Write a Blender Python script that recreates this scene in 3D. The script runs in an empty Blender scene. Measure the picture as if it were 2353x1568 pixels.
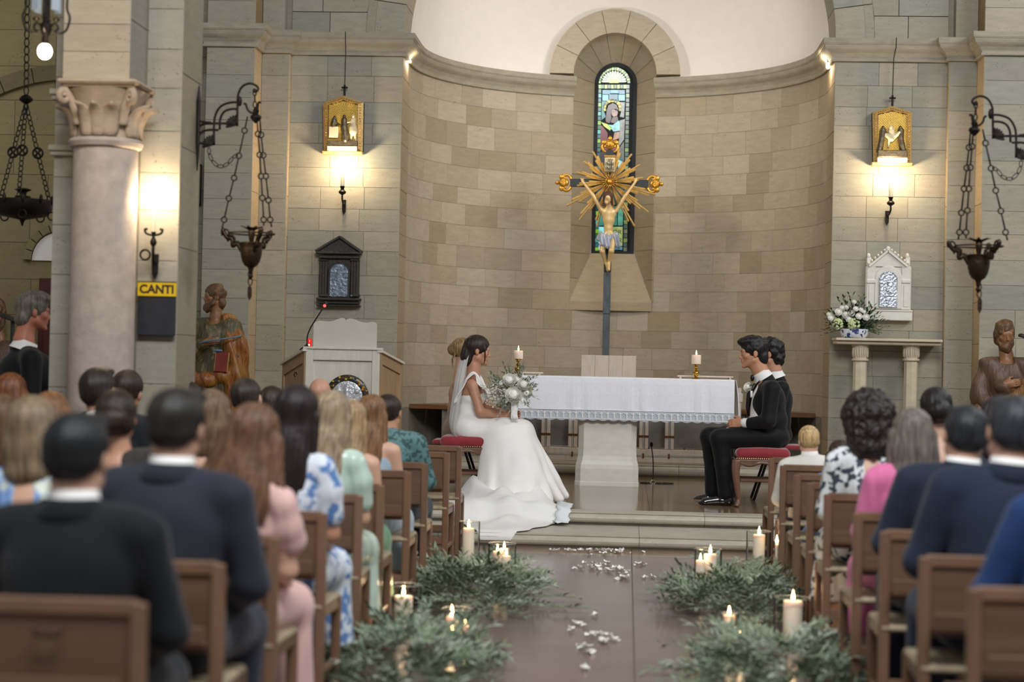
import bpy, bmesh, math, random
import numpy as np
from mathutils import Vector, Matrix, noise as mnoise
rnd = random.Random(7)
S = bpy.context.scene
COL = S.collection
PI = math.pi
# ------------------------------------------------------------------ camera
F = 4300.0; H = 1.34
def _rx(a): c, s = math.cos(a), math.sin(a); return np.array([[1,0,0],[0,c,-s],[0,s,c]])
def _rz(a): c, s = math.cos(a), math.sin(a); return np.array([[c,-s,0],[s,c,0],[0,0,1]])
CR = _rz(math.radians(3.535)) @ _rx(math.radians(90.668)) @ _rz(math.radians(1.25))
def W(px, py, d):
    """point of the vertical plane y=d seen at a pixel of the 2353x1568 photograph"""
    r = CR @ np.array([(px-1176.5)/F, -(py-784)/F, -1.0]); t = d/r[1]
    return Vector((r[0]*t, d, H + r[2]*t))
def Wz(px, py, z):
    r = CR @ np.array([(px-1176.5)/F, -(py-784)/F, -1.0]); t = (z-H)/r[2]
    return Vector((r[0]*t, r[1]*t, z))
cam = bpy.data.cameras.new('camera'); camo = bpy.data.objects.new('camera', cam); COL.objects.link(camo)
camo.matrix_world = Matrix.Translation((0, 0, H)) @ Matrix([list(map(float, r)) for r in CR]).to_4x4()
cam.sensor_width = 36.0; cam.lens = 36.0*F/2353; cam.clip_start = .1; cam.clip_end = 100
cam.dof.use_dof = True; cam.dof.focus_distance = 16.2; cam.dof.aperture_fstop = 1.9
S.camera = camo
S.view_settings.view_transform = 'Standard'; S.view_settings.look = 'None'
S.view_settings.gamma = 1.0; S.view_settings.use_curve_mapping = False
S.view_settings.exposure = 0.0
# ------------------------------------------------------------------ world and daylight
w = bpy.data.worlds.new('world'); S.world = w; w.use_nodes = True
bg = w.node_tree.nodes['Background']; bg.inputs[0].default_value = (.96, .97, 1.0, 1); bg.inputs[1].default_value = .27
def area(name, loc, target, size, size_y, power, col):
    l = bpy.data.lights.new(name, 'AREA'); l.shape = 'RECTANGLE'; l.size = size; l.size_y = size_y; l.energy = power; l.color = col
    o = bpy.data.objects.new(name, l); COL.objects.link(o); o.location = loc
    o.rotation_euler = (Vector(target)-Vector(loc)).to_track_quat('-Z', 'Y').to_euler(); return o
def point(name, loc, power, col, r=.03):
    l = bpy.data.lights.new(name, 'POINT'); l.energy = power; l.color = col; l.shadow_soft_size = r
    o = bpy.data.objects.new(name, l); COL.objects.link(o); o.location = loc; return o
def spot(name, loc, target, power, col, ang, blend=.6, r=.06):
    l = bpy.data.lights.new(name, 'SPOT'); l.energy = power; l.color = col; l.spot_size = math.radians(ang); l.spot_blend = blend; l.shadow_soft_size = r
    o = bpy.data.objects.new(name, l); COL.objects.link(o); o.location = loc
    o.rotation_euler = (Vector(target)-Vector(loc)).to_track_quat('-Z', 'Y').to_euler(); return o
WARM = (1.0, .80, .54)
area('side_aisle_window', (-6.1, 12.6, 3.6), (-4.6, 14.1, 3.4), .8, 1.4, 16, (.82, .92, 1.0))
area('daylight_west', (1.0, 1.5, 8.5), (-.2, 15.5, .8), 5, 3, 1120, (.95, .97, 1.0))
area('daylight_clerestory_right', (6.5, 13.0, 6.5), (-.5, 16.5, 1.0), 4, 2, 260, (.97, .98, 1.0))
spot('apse_flood_left', (-2.02, 18.95, 4.50), (.6, 20.6, 5.3), 66, (1, .93, .85), 130, .9, .12)
spot('apse_flood_right', (1.74, 18.95, 4.50), (-.9, 20.6, 5.3), 66, (1, .93, .85), 130, .9, .12)
spot('apse_wall_wash_left', (-2.0, 18.95, 4.3), (.5, 21.0, 2.4), 82, (1, .89, .75), 120, .9, .35)
spot('apse_wall_wash_right', (1.72, 18.95, 4.3), (-.8, 21.0, 2.4), 82, (1, .89, .75), 120, .9, .35)
# ------------------------------------------------------------------ helpers
def lin(h):
    h = h.lstrip('#'); o = []
    for i in (0, 2, 4):
        v = int(h[i:i+2], 16)/255
        o.append(v/12.92 if v <= .04045 else ((v+.055)/1.055)**2.4)
    return tuple(o)
def wloc(p):
    v = Vector((0,0,0))
    while p is not None: v += p.location; p = p.parent
    return v
def props(o, label=None, cat=None, group=None, kind=None):
    if label: o['label'] = label
    if cat: o['category'] = cat
    if group: o['group'] = group
    if kind: o['kind'] = kind
    return o
def thing(name, label, cat, loc=(0,0,0), group=None, rotz=0):
    o = bpy.data.objects.new(name, None); o.empty_display_size = .05; COL.objects.link(o)
    o.location = loc; o.rotation_euler = (0,0,rotz); return props(o, label, cat, group)
def struct(name, label=None, loc=(0,0,0)):
    o = bpy.data.objects.new(name, None); o.empty_display_size = .05; COL.objects.link(o); o.location = loc
    return props(o, label, kind='structure')
def link(name, me, parent=None, loc=None, color=None):
    o = bpy.data.objects.new(name, me); COL.objects.link(o); o.parent = parent
    if loc is not None: o.location = loc
    if color: o.color = (*color[:3], 1)
    return o
def dup(root, loc, rotz=0, scale=1.0, label=None, group=None):
    def cp(o, par):
        c = o.copy(); COL.objects.link(c); c.parent = par
        for ch in kids.get(o.name, []): cp(ch, c)
        return c
    kids = {}
    def walk(o):
        kids[o.name] = list(o.children)
        for ch in o.children: walk(ch)
    walk(root)
    r = cp(root, None); r.location = loc; r.rotation_euler = (0,0,rotz); r.scale = scale if isinstance(scale, tuple) else (scale,)*3
    props(r, label, None, group); return r
class MB:
    """collects shapes and links them as one mesh object"""
    def __init__(s): s.v = []; s.f = []
    def add(s, vs, fs):
        n = len(s.v); s.v += [tuple(v) for v in vs]; s.f += [tuple(i+n for i in f) for f in fs]; return s
    def box(s, c, sz, rot=None, ch=0.0):
        hx, hy, hz = sz[0]/2, sz[1]/2, sz[2]/2; c = Vector(c)
        if ch <= 0:
            vs = [Vector((x,y,z)) for x in (-hx,hx) for y in (-hy,hy) for z in (-hz,hz)]
            fs = [(0,1,3,2),(4,6,7,5),(0,4,5,1),(2,3,7,6),(0,2,6,4),(1,5,7,3)]
        else:
            vs = []; k = min(ch, hx*.9, hy*.9, hz*.9)
            idx = {}
            for x in (-1,1):
                for y in (-1,1):
                    for z in (-1,1):
                        for a, dv in enumerate(((0,k,k),(k,0,k),(k,k,0))):
                            idx[(x,y,z,a)] = len(vs)
                            vs.append(Vector((x*(hx-dv[0]), y*(hy-dv[1]), z*(hz-dv[2]))))
            fs = []
            for a in range(3):
                b, d = (a+1)%3, (a+2)%3
                for sg in (-1,1):
                    q = []
                    for (p, r) in ((-1,-1),(1,-1),(1,1),(-1,1)):
                        k3 = [0,0,0]; k3[a] = sg; k3[b] = p; k3[d] = r; q.append(idx[(*k3, a)])
                    fs.append(tuple(q if sg > 0 else q[::-1]))
            for a in range(3):
                b, d = (a+1)%3, (a+2)%3
                for sb in (-1,1):
                    for sd in (-1,1):
                        k1 = [0,0,0]; k1[b] = sb; k1[d] = sd; k2 = list(k1); k1[a] = -1; k2[a] = 1
                        q = [idx[(*k1,b)], idx[(*k2,b)], idx[(*k2,d)], idx[(*k1,d)]]
                        fs.append(tuple(q if sb*sd > 0 else q[::-1]))
            for x in (-1,1):
                for y in (-1,1):
                    for z in (-1,1):
                        q = [idx[(x,y,z,0)], idx[(x,y,z,1)], idx[(x,y,z,2)]]
                        fs.append(tuple(q if x*y*z > 0 else q[::-1]))
        if rot is not None: vs = [rot @ v for v in vs]
        return s.add([v+c for v in vs], fs)
    def bar(s, a, b, wd, th, up=(0,0,1), ch=0):
        a = Vector(a); b = Vector(b); z = (b-a); L = z.length; z.normalize(); x = Vector(up).cross(z)
        if x.length < 1e-4: x = Vector((1,0,0))
        x.normalize(); y = z.cross(x)
        return s.box((a+b)/2, (wd, th, L), Matrix((x,y,z)).transposed(), ch)
    def tube(s, path, r, n=8, cap=True, flat=None):
        P = [Vector(p) for p in path]; m = len(P)
        if m < 2: return s
        rs = r if isinstance(r, (list, tuple)) else [r]*m
        vs = []; fs = []; nx = None
        for i in range(m):
            t = (P[min(i+1,m-1)]-P[max(i-1,0)])
            if t.length < 1e-9: t = Vector((0,0,1))
            t.normalize()
            if nx is None:
                nx = t.orthogonal().normalized() if flat is None else (Vector(flat)-t*t.dot(Vector(flat))).normalized()
            else:
                nx = nx - t*nx.dot(t)
                nx = nx.normalized() if nx.length > 1e-6 else t.orthogonal().normalized()
            ny = t.cross(nx)
            for k in range(n):
                a = 2*PI*k/n; vs.append(P[i] + (nx*math.cos(a) + ny*math.sin(a))*rs[i])
        for i in range(m-1):
            for k in range(n):
                fs.append((i*n+k, i*n+(k+1)%n, (i+1)*n+(k+1)%n, (i+1)*n+k))
        if cap: fs += [tuple(range(n))[::-1], tuple((m-1)*n+k for k in range(n))]
        return s.add(vs, fs)
    def lathe(s, prof, n=20, c=(0,0,0), rot=None, cap=True):
        vs = []; fs = []; m = len(prof); c = Vector(c)
        for r, z in prof:
            for k in range(n):
                a = 2*PI*k/n; v = Vector((r*math.cos(a), r*math.sin(a), z))
                vs.append((rot @ v if rot is not None else v)+c)
        for i in range(m-1):
            for k in range(n): fs.append((i*n+k, i*n+(k+1)%n, (i+1)*n+(k+1)%n, (i+1)*n+k))
        if cap: fs += [tuple(range(n))[::-1], tuple((m-1)*n+k for k in range(n))]
        return s.add(vs, fs)
    def ell(s, c, r, rot=None, nu=12, nv=8):
        prof = [(math.sin(PI*i/nv), -math.cos(PI*i/nv)) for i in range(nv+1)]
        prof[0] = (1e-3, -1); prof[-1] = (1e-3, 1)
        D = Matrix.Diagonal(Vector(r)); M = rot @ D if rot is not None else D
        return s.lathe(prof, nu, c, M)
    def prism(s, poly, o, u, v, n, th, back=0.0, ch=0.0):
        """polygon in the (u,v) plane through o, extruded from -back to +th along n, front edge chamfered"""
        o = Vector(o); u = Vector(u); v = Vector(v); n = Vector(n); m = len(poly)
        A = sum(poly[i][0]*poly[(i+1)%m][1]-poly[(i+1)%m][0]*poly[i][1] for i in range(m))
        if A*(u.cross(v).dot(n)) < 0: poly = poly[::-1]
        cx = sum(p[0] for p in poly)/m; cy = sum(p[1] for p in poly)/m
        vs = [o+u*a+v*b-n*back for a, b in poly]
        fs = [tuple(range(m))[::-1]]
        if ch > 0:
            vs += [o+u*a+v*b+n*(th-ch) for a, b in poly]
            def ins(a, b):
                L = math.hypot(a-cx, b-cy) or 1; k = max(.3, 1-ch/L); return cx+(a-cx)*k, cy+(b-cy)*k
            vs += [o+u*ins(a,b)[0]+v*ins(a,b)[1]+n*th for a, b in poly]; L = 3
        else:
            vs += [o+u*a+v*b+n*th for a, b in poly]; L = 2
        for l in range(L-1):
            for i in range(m): j = (i+1)%m; fs.append((l*m+i, l*m+j, (l+1)*m+j, (l+1)*m+i))
        fs.append(tuple((L-1)*m+i for i in range(m)))
        return s.add(vs, fs)
    def grid(s, rows, closed=False):
        n = len(rows[0]); b = []; fs = []
        for r in rows: b += r
        for i in range(len(rows)-1):
            for k in range(n if closed else n-1): fs.append((i*n+k, i*n+(k+1)%n, (i+1)*n+(k+1)%n, (i+1)*n+k))
        return s.add(b, fs)
    def mesh(s, name, m, smooth=False, origin=None):
        me = bpy.data.meshes.new(name)
        vs = s.v
        if origin is not None and origin.length > 0: vs = [(a-origin.x, b-origin.y, c-origin.z) for a, b, c in vs]
        me.from_pydata([tuple(map(float, v)) for v in vs], [], s.f); me.update()
        if m is not None: me.materials.append(m)
        if smooth:
            me.polygons.foreach_set('use_smooth', [True]*len(me.polygons))
            if smooth != 'all':
                try: me.set_sharp_from_angle(angle=math.radians(40))
                except Exception: pass
        return me
    def build(s, name, m, parent=None, smooth=False, color=None, world=True, label=None, cat=None, group=None, kind=None, solid=None, subd=0):
        me = s.mesh(name, m, smooth, wloc(parent) if (parent is not None and world) else None)
        o = link(name, me, parent, None, color)
        if solid:
            md = o.modifiers.new('solidify', 'SOLIDIFY'); md.thickness = solid; md.offset = 0
        if subd:
            md = o.modifiers.new('subdivision', 'SUBSURF'); md.levels = md.render_levels = subd
        return props(o, label, cat, group, kind)
def arc(c, r, a0, a1, n, ux=(1,0,0), uy=(0,0,1)):
    c = Vector(c); ux = Vector(ux); uy = Vector(uy)
    return [c + ux*(r*math.cos(math.radians(a0+(a1-a0)*i/n))) + uy*(r*math.sin(math.radians(a0+(a1-a0)*i/n))) for i in range(n+1)]
def spline(pts, k=6):
    P = [Vector(p) for p in pts]; out = []
    for i in range(len(P)-1):
        p0 = P[max(i-1,0)]; p1 = P[i]; p2 = P[i+1]; p3 = P[min(i+2,len(P)-1)]
        for j in range(k):
            t = j/k; out.append(.5*((2*p1)+(p2-p0)*t+(2*p0-5*p1+4*p2-p3)*t*t+(3*p1-p0-3*p2+p3)*t**3))
    return out+[P[-1]]
def text_mesh(txt, size, extr=.001, shear=0, bold=0.0):
    cu = bpy.data.curves.new('writing', 'FONT'); cu.body = txt; cu.size = size; cu.extrude = extr; cu.align_x = 'CENTER'; cu.align_y = 'CENTER'; cu.shear = shear; cu.offset = size*bold
    o = bpy.data.objects.new('tmp_writing', cu); COL.objects.link(o)
    dg = bpy.context.evaluated_depsgraph_get(); dg.update()
    me = bpy.data.meshes.new_from_object(o.evaluated_get(dg)); bpy.data.objects.remove(o); return me
def writing(txt, size, m, parent, p, face=(0,-1,0), right=(1,0,0), name='lettering', extr=.001, color=None, sx=1.0, bold=0.0):
    me = text_mesh(txt, size, extr, 0, bold); me.materials.clear(); me.materials.append(m)
    r = Vector(right).normalized(); f = Vector(face).normalized(); u = f.cross(r)
    Mx = Matrix((r*sx, u, f)).transposed()
    me.transform(Mx.to_4x4())
    me.transform(Matrix.Translation(Vector(p)-wloc(parent)))
    return link(name, me, parent, None, color)
# ------------------------------------------------------------------ implicit surfaces (smooth bodies)
class SDF:
    def __init__(s, lo, hi, h):
        s.lo = np.array(lo, float); s.h = h
        s.n = np.maximum(4, np.ceil((np.array(hi, float)-s.lo)/h).astype(int)+1)
        s.D = np.full(s.n, .5, np.float32)
        s.ax = [s.lo[i]+h*np.arange(s.n[i]) for i in range(3)]
    def _sl(s, lo, hi, m):
        a = [max(0, int(math.floor((lo[i]-m-s.lo[i])/s.h))) for i in range(3)]
        b = [min(int(s.n[i]), int(math.ceil((hi[i]+m-s.lo[i])/s.h))+1) for i in range(3)]
        if any(a[i] >= b[i] for i in range(3)): return None, None
        sl = tuple(slice(a[i], b[i]) for i in range(3))
        g = np.meshgrid(*[s.ax[i][sl[i]] for i in range(3)], indexing='ij', sparse=True)
        return sl, g
    def _op(s, sl, d, k, op):
        D = s.D[sl]
        if op == 'u':
            if k <= 0: s.D[sl] = np.minimum(D, d)
            else:
                hh = np.clip(.5+.5*(d-D)/k, 0, 1); s.D[sl] = d*(1-hh)+D*hh-k*hh*(1-hh)
        elif op == 's':
            if k <= 0: s.D[sl] = np.maximum(D, -d)
            else:
                hh = np.clip(.5-.5*(D+d)/k, 0, 1); s.D[sl] = D*(1-hh)-d*hh+k*hh*(1-hh)
    def cap(s, a, b, ra, rb=None, k=.02, op='u'):
        rb = ra if rb is None else rb; a = np.array(a, float); b = np.array(b, float)
        R = max(ra, rb)
        sl, g = s._sl(np.minimum(a,b)-R, np.maximum(a,b)+R, k+4*s.h)
        if sl is None: return s
        ba = b-a; L = max(1e-9, ba@ba)
        t = np.clip(((g[0]-a[0])*ba[0]+(g[1]-a[1])*ba[1]+(g[2]-a[2])*ba[2])/L, 0, 1)
        d = np.sqrt((g[0]-a[0]-t*ba[0])**2+(g[1]-a[1]-t*ba[1])**2+(g[2]-a[2]-t*ba[2])**2)-(ra+(rb-ra)*t)
        s._op(sl, d, k, op); return s
    def chain(s, pts, rs, k=.02, op='u'):
        for i in range(len(pts)-1): s.cap(pts[i], pts[i+1], rs[i], rs[i+1], k, op)
        return s
    def ell(s, c, r, k=.02, rot=None, op='u'):
        c = np.array(c, float); R = max(r)
        if rot is None: lo, hi = c-np.array(r), c+np.array(r)
        else: lo, hi = c-R, c+R
        sl, g = s._sl(lo, hi, k+4*s.h)
        if sl is None: return s
        x, y, z = g[0]-c[0], g[1]-c[1], g[2]-c[2]
        if rot is not None:
            Q = np.array(rot)  # columns: local axes
            x, y, z = (x*Q[0,0]+y*Q[1,0]+z*Q[2,0], x*Q[0,1]+y*Q[1,1]+z*Q[2,1], x*Q[0,2]+y*Q[1,2]+z*Q[2,2])
        k0 = np.sqrt((x/r[0])**2+(y/r[1])**2+(z/r[2])**2); k1 = np.sqrt((x/r[0]**2)**2+(y/r[1]**2)**2+(z/r[2]**2)**2)+1e-9
        s._op(sl, k0*(k0-1)/k1, k, op); return s
    def box(s, c, hsz, r=.01, k=.01, rot=None, op='u'):
        c = np.array(c, float); R = float(np.linalg.norm(hsz)) if rot is not None else None
        lo, hi = (c-R, c+R) if rot is not None else (c-np.array(hsz), c+np.array(hsz))
        sl, g = s._sl(lo, hi, k+4*s.h)
        if sl is None: return s
        x, y, z = g[0]-c[0], g[1]-c[1], g[2]-c[2]
        if rot is not None:
            Q = np.array(rot)
            x, y, z = (x*Q[0,0]+y*Q[1,0]+z*Q[2,0], x*Q[0,1]+y*Q[1,1]+z*Q[2,1], x*Q[0,2]+y*Q[1,2]+z*Q[2,2])
        qx, qy, qz = np.abs(x)-hsz[0]+r, np.abs(y)-hsz[1]+r, np.abs(z)-hsz[2]+r
        d = np.sqrt(np.maximum(qx,0)**2+np.maximum(qy,0)**2+np.maximum(qz,0)**2)+np.minimum(np.maximum(qx,np.maximum(qy,qz)),0)-r
        s._op(sl, d, k, op); return s
    def plane_cut(s, p, n, k=0):
        """removes what lies on the side n points to"""
        g = np.meshgrid(*s.ax, indexing='ij', sparse=True); n = np.array(n, float); n /= np.linalg.norm(n)
        d = (g[0]-p[0])*n[0]+(g[1]-p[1])*n[1]+(g[2]-p[2])*n[2]
        s.D = np.maximum(s.D, d).astype(np.float32); return s
    def field(s, fn):
        g = np.meshgrid(*s.ax, indexing='ij'); s.D = (s.D+fn(*g)).astype(np.float32); return s
    def surface(s):
        D = s.D; D[0,:,:]=D[-1,:,:]=.1; D[:,0,:]=D[:,-1,:]=.1; D[:,:,0]=D[:,:,-1]=.1
        I = D < 0; nx, ny, nz = D.shape
        cnt = np.zeros((nx-1,ny-1,nz-1), np.int8)
        for dx in (0,1):
            for dy in (0,1):
                for dz in (0,1): cnt += I[dx:nx-1+dx, dy:ny-1+dy, dz:nz-1+dz]
        act = (cnt > 0) & (cnt < 8); ix = np.argwhere(act)
        vid = np.full(act.shape, -1, np.int32); vid[act] = np.arange(len(ix))
        acc = np.zeros((len(ix),3)); num = np.zeros(len(ix)); co = [(a,b,c) for a in (0,1) for b in (0,1) for c in (0,1)]
        for p in co:
            for ax in range(3):
                if p[ax]: continue
                q = list(p); q[ax] = 1
                da = D[ix[:,0]+p[0], ix[:,1]+p[1], ix[:,2]+p[2]]; db = D[ix[:,0]+q[0], ix[:,1]+q[1], ix[:,2]+q[2]]
                m = (da < 0) != (db < 0); t = np.where(m, da/np.where(m, da-db, 1), 0)
                pos = ix+np.array(p, float); pos[:,ax] += t
                acc[m] += pos[m]; num[m] += 1
        V = s.lo+s.h*acc/num[:,None]
        Q = []
        for ax in range(3):
            a = [slice(None)]*3; b = [slice(None)]*3; a[ax] = slice(0,-1); b[ax] = slice(1,None)
            A = I[tuple(a)]; B = I[tuple(b)]; e = np.argwhere(A != B)
            u, v = (ax+1)%3, (ax+2)%3
            ok = (e[:,u] > 0) & (e[:,v] > 0) & (e[:,u] < D.shape[u]-1) & (e[:,v] < D.shape[v]-1); e = e[ok]
            ins = A[e[:,0], e[:,1], e[:,2]]
            def at(du, dv):
                t = e.copy(); t[:,u] += du; t[:,v] += dv; return vid[t[:,0], t[:,1], t[:,2]]
            q = np.stack([at(-1,-1), at(0,-1), at(0,0), at(-1,0)], 1)
            q[~ins] = q[~ins][:, ::-1]; Q.append(q)
        Q = np.concatenate(Q); Q = Q[(Q >= 0).all(1)]
        return V, Q
    def mesh(s, name, m, relax=1, disp=None, origin=None):
        V, Q = s.surface(); n = len(V)
        for _ in range(relax):
            acc = np.zeros((n,3)); c = np.zeros(n)
            for a, b in ((0,1),(1,2),(2,3),(3,0)):
                np.add.at(acc, Q[:,a], V[Q[:,b]]); np.add.at(acc, Q[:,b], V[Q[:,a]]); np.add.at(c, Q[:,a], 1); np.add.at(c, Q[:,b], 1)
            V = V*.5+.5*acc/np.maximum(c,1)[:,None]
        if disp is not None: V = disp(V)
        if origin is not None: V = V-np.array(origin)
        me = bpy.data.meshes.new(name); me.vertices.add(n); me.vertices.foreach_set('co', V.astype(np.float32).ravel())
        k = len(Q); me.loops.add(4*k); me.loops.foreach_set('vertex_index', Q.astype(np.int32).ravel())
        me.polygons.add(k); me.polygons.foreach_set('loop_start', np.arange(0,4*k,4,dtype=np.int32))
        try: me.polygons.foreach_set('loop_total', np.full(k,4,np.int32))
        except Exception: pass
        me.update(calc_edges=True); me.polygons.foreach_set('use_smooth', np.ones(k, bool))
        if m is not None: me.materials.append(m)
        return me
    def build(s, name, m, parent=None, relax=1, disp=None, color=None, label=None, cat=None, group=None):
        o = link(name, s.mesh(name, m, relax, disp, tuple(wloc(parent)) if parent is not None else None), parent, None, color)
        return props(o, label, cat, group)
def nz(V, sc, seed=0.0):
    """cheap smooth pseudo noise for arrays of points"""
    x, y, z = V[:,0]*sc[0]+seed, V[:,1]*sc[1]+seed*1.7, V[:,2]*sc[2]-seed
    return (np.sin(x+1.3*np.sin(.7*y+seed))+np.sin(1.3*y+1.1*np.sin(.9*z))+np.sin(.9*z+1.2*np.sin(1.1*x)))/3
# ------------------------------------------------------------------ materials
MATS = {}
def mat(name, col, rough=.6, metal=0.0, vary=.08, scale=(8,8,8), bump=0.0, bscale=60, spec=.5, objcol=False, sss=0.0, sheen=0.0, attr=None, coat=0.0, cells=None, col2=None, thr=(.45,.6), pits=0.0):
    if name in MATS: return MATS[name]
    m = bpy.data.materials.new(name); m.use_nodes = True; nt = m.node_tree; N = nt.nodes; L = nt.links
    b = N['Principled BSDF']; b.inputs['Roughness'].default_value = rough; b.inputs['Metallic'].default_value = metal
    b.inputs['Specular IOR Level'].default_value = spec
    if sss: b.inputs['Subsurface Weight'].default_value = sss; b.inputs['Subsurface Radius'].default_value = (.02,.012,.008); b.inputs['Subsurface Scale'].default_value = 1
    if sheen: b.inputs['Sheen Weight'].default_value = sheen
    if coat: b.inputs['Coat Weight'].default_value = coat; b.inputs['Coat Roughness'].default_value = .08
    if isinstance(col, str): col = lin(col)
    tc = N.new('ShaderNodeTexCoord'); mp = N.new('ShaderNodeMapping'); mp.inputs['Scale'].default_value = scale
    oi = N.new('ShaderNodeObjectInfo'); ad = N.new('ShaderNodeVectorMath'); ad.operation = 'ADD'
    ml = N.new('ShaderNodeMath'); ml.operation = 'MULTIPLY'; ml.inputs[1].default_value = 37.0
    L.new(oi.outputs['Random'], ml.inputs[0]); L.new(tc.outputs['Object'], ad.inputs[0]); L.new(ml.outputs[0], ad.inputs[1]); L.new(ad.outputs[0], mp.inputs['Vector'])
    no = N.new('ShaderNodeTexNoise'); no.inputs['Scale'].default_value = 1.0; no.inputs['Detail'].default_value = 5; L.new(mp.outputs[0], no.inputs['Vector'])
    mr = N.new('ShaderNodeMapRange'); mr.inputs['From Min'].default_value = .3; mr.inputs['From Max'].default_value = .7
    mr.inputs['To Min'].default_value = 1-vary; mr.inputs['To Max'].default_value = 1+vary; L.new(no.outputs['Fac'], mr.inputs['Value'])
    if objcol: src = oi.outputs['Color']
    elif attr:
        at = N.new('ShaderNodeAttribute'); at.attribute_name = attr; src = at.outputs['Color']
    else:
        rg = N.new('ShaderNodeRGB'); rg.outputs[0].default_value = (*col,1); src = rg.outputs[0]
    if col2 is not None:
        c2 = lin(col2) if isinstance(col2, str) else col2
        mx = N.new('ShaderNodeMix'); mx.data_type = 'RGBA'; mx.inputs['B'].default_value = (*c2,1); L.new(src, mx.inputs['A'])
        r2 = N.new('ShaderNodeMapRange'); r2.inputs['From Min'].default_value = thr[0]; r2.inputs['From Max'].default_value = thr[1]; r2.clamp = True
        if cells:
            vo = N.new('ShaderNodeTexNoise'); vo.inputs['Scale'].default_value = cells; vo.inputs['Detail'].default_value = 2; L.new(ad.outputs[0], vo.inputs['Vector']); L.new(vo.outputs['Fac'], r2.inputs['Value'])
        else: L.new(no.outputs['Fac'], r2.inputs['Value'])
        L.new(r2.outputs[0], mx.inputs['Factor']); src = mx.outputs['Result']
    vm = N.new('ShaderNodeVectorMath'); vm.operation = 'SCALE'; L.new(src, vm.inputs[0]); L.new(mr.outputs[0], vm.inputs['Scale'])
    last = vm.outputs[0]
    if pits:
        pn = N.new('ShaderNodeTexVoronoi'); pn.inputs['Scale'].default_value = 30; 
        pm = N.new('ShaderNodeMapping'); pm.inputs['Scale'].default_value = (1,1,1.6); L.new(ad.outputs[0], pm.inputs['Vector']); L.new(pm.outputs[0], pn.inputs['Vector'])
        pr = N.new('ShaderNodeMapRange'); pr.inputs['From Min'].default_value = .0; pr.inputs['From Max'].default_value = .07; pr.inputs['To Min'].default_value = 1-pits; pr.inputs['To Max'].default_value = 1; pq = N.new('ShaderNodeTexNoise'); pq.inputs['Scale'].default_value = 9; L.new(ad.outputs[0], pq.inputs['Vector']); pa = N.new('ShaderNodeMath'); pa.operation = 'MULTIPLY_ADD'; pa.inputs[1].default_value = -.62; L.new(pq.outputs['Fac'], pa.inputs[0]); pb2 = N.new('ShaderNodeMath'); pb2.operation = 'ADD'; pb2.inputs[1].default_value = .24; L.new(pn.outputs['Distance'], pb2.inputs[0]); L.new(pb2.outputs[0], pa.inputs[2]); L.new(pa.outputs[0], pr.inputs['Value'])
        v2 = N.new('ShaderNodeVectorMath'); v2.operation = 'SCALE'; L.new(last, v2.inputs[0]); L.new(pr.outputs[0], v2.inputs['Scale']); last = v2.outputs[0]
    L.new(last, b.inputs['Base Color'])
    if bump:
        bn = N.new('ShaderNodeTexNoise'); bn.inputs['Scale'].default_value = bscale; bn.inputs['Detail'].default_value = 3
        L.new((mp if bscale < 12 else ad).outputs[0], bn.inputs['Vector'])
        bu = N.new('ShaderNodeBump'); bu.inputs['Strength'].default_value = bump; bu.inputs['Distance'].default_value = .01; L.new(bn.outputs['Fac'], bu.inputs['Height']); L.new(bu.outputs[0], b.inputs['Normal'])
    MATS[name] = m; return m
def emit(name, col, st):
    if name in MATS: return MATS[name]
    m = bpy.data.materials.new(name); m.use_nodes = True; b = m.node_tree.nodes['Principled BSDF']
    c = lin(col) if isinstance(col, str) else col
    b.inputs['Base Color'].default_value = (*c,1); b.inputs['Emission Color'].default_value = (*c,1); b.inputs['Emission Strength'].default_value = st
    MATS[name] = m; return m
def lit_glass(name='lit_coloured_glass'):
    if name in MATS: return MATS[name]
    m = bpy.data.materials.new(name); m.use_nodes = True; nt = m.node_tree; N = nt.nodes; L = nt.links; b = N['Principled BSDF']
    oi = N.new('ShaderNodeObjectInfo'); tc = N.new('ShaderNodeTexCoord'); no = N.new('ShaderNodeTexNoise'); no.inputs['Scale'].default_value = 18; no.inputs['Detail'].default_value = 3
    L.new(tc.outputs['Object'], no.inputs['Vector']); mr = N.new('ShaderNodeMapRange'); mr.inputs['From Min'].default_value = .3; mr.inputs['From Max'].default_value = .7; mr.inputs['To Min'].default_value = .3; mr.inputs['To Max'].default_value = 1.05
    L.new(no.outputs['Fac'], mr.inputs['Value']); L.new(oi.outputs['Color'], b.inputs['Base Color']); L.new(oi.outputs['Color'], b.inputs['Emission Color']); L.new(mr.outputs[0], b.inputs['Emission Strength'])
    b.inputs['Roughness'].default_value = .15; MATS[name] = m; return m
def clear_glass():
    if 'clear_glass' in MATS: return MATS['clear_glass']
    m = bpy.data.materials.new('clear_glass'); m.use_nodes = True; nt = m.node_tree; N = nt.nodes; L = nt.links
    N.remove(N['Principled BSDF']); out = N['Material Output']
    t = N.new('ShaderNodeBsdfTransparent'); t.inputs[0].default_value = (.96,.97,.96,1); g = N.new('ShaderNodeBsdfGlossy'); g.inputs['Roughness'].default_value = .03
    lw = N.new('ShaderNodeLayerWeight'); lw.inputs['Blend'].default_value = .08; mx = N.new('ShaderNodeMixShader')
    L.new(lw.outputs['Fresnel'], mx.inputs[0]); L.new(t.outputs[0], mx.inputs[1]); L.new(g.outputs[0], mx.inputs[2]); L.new(mx.outputs[0], out.inputs[0])
    MATS['clear_glass'] = m; return m
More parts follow.
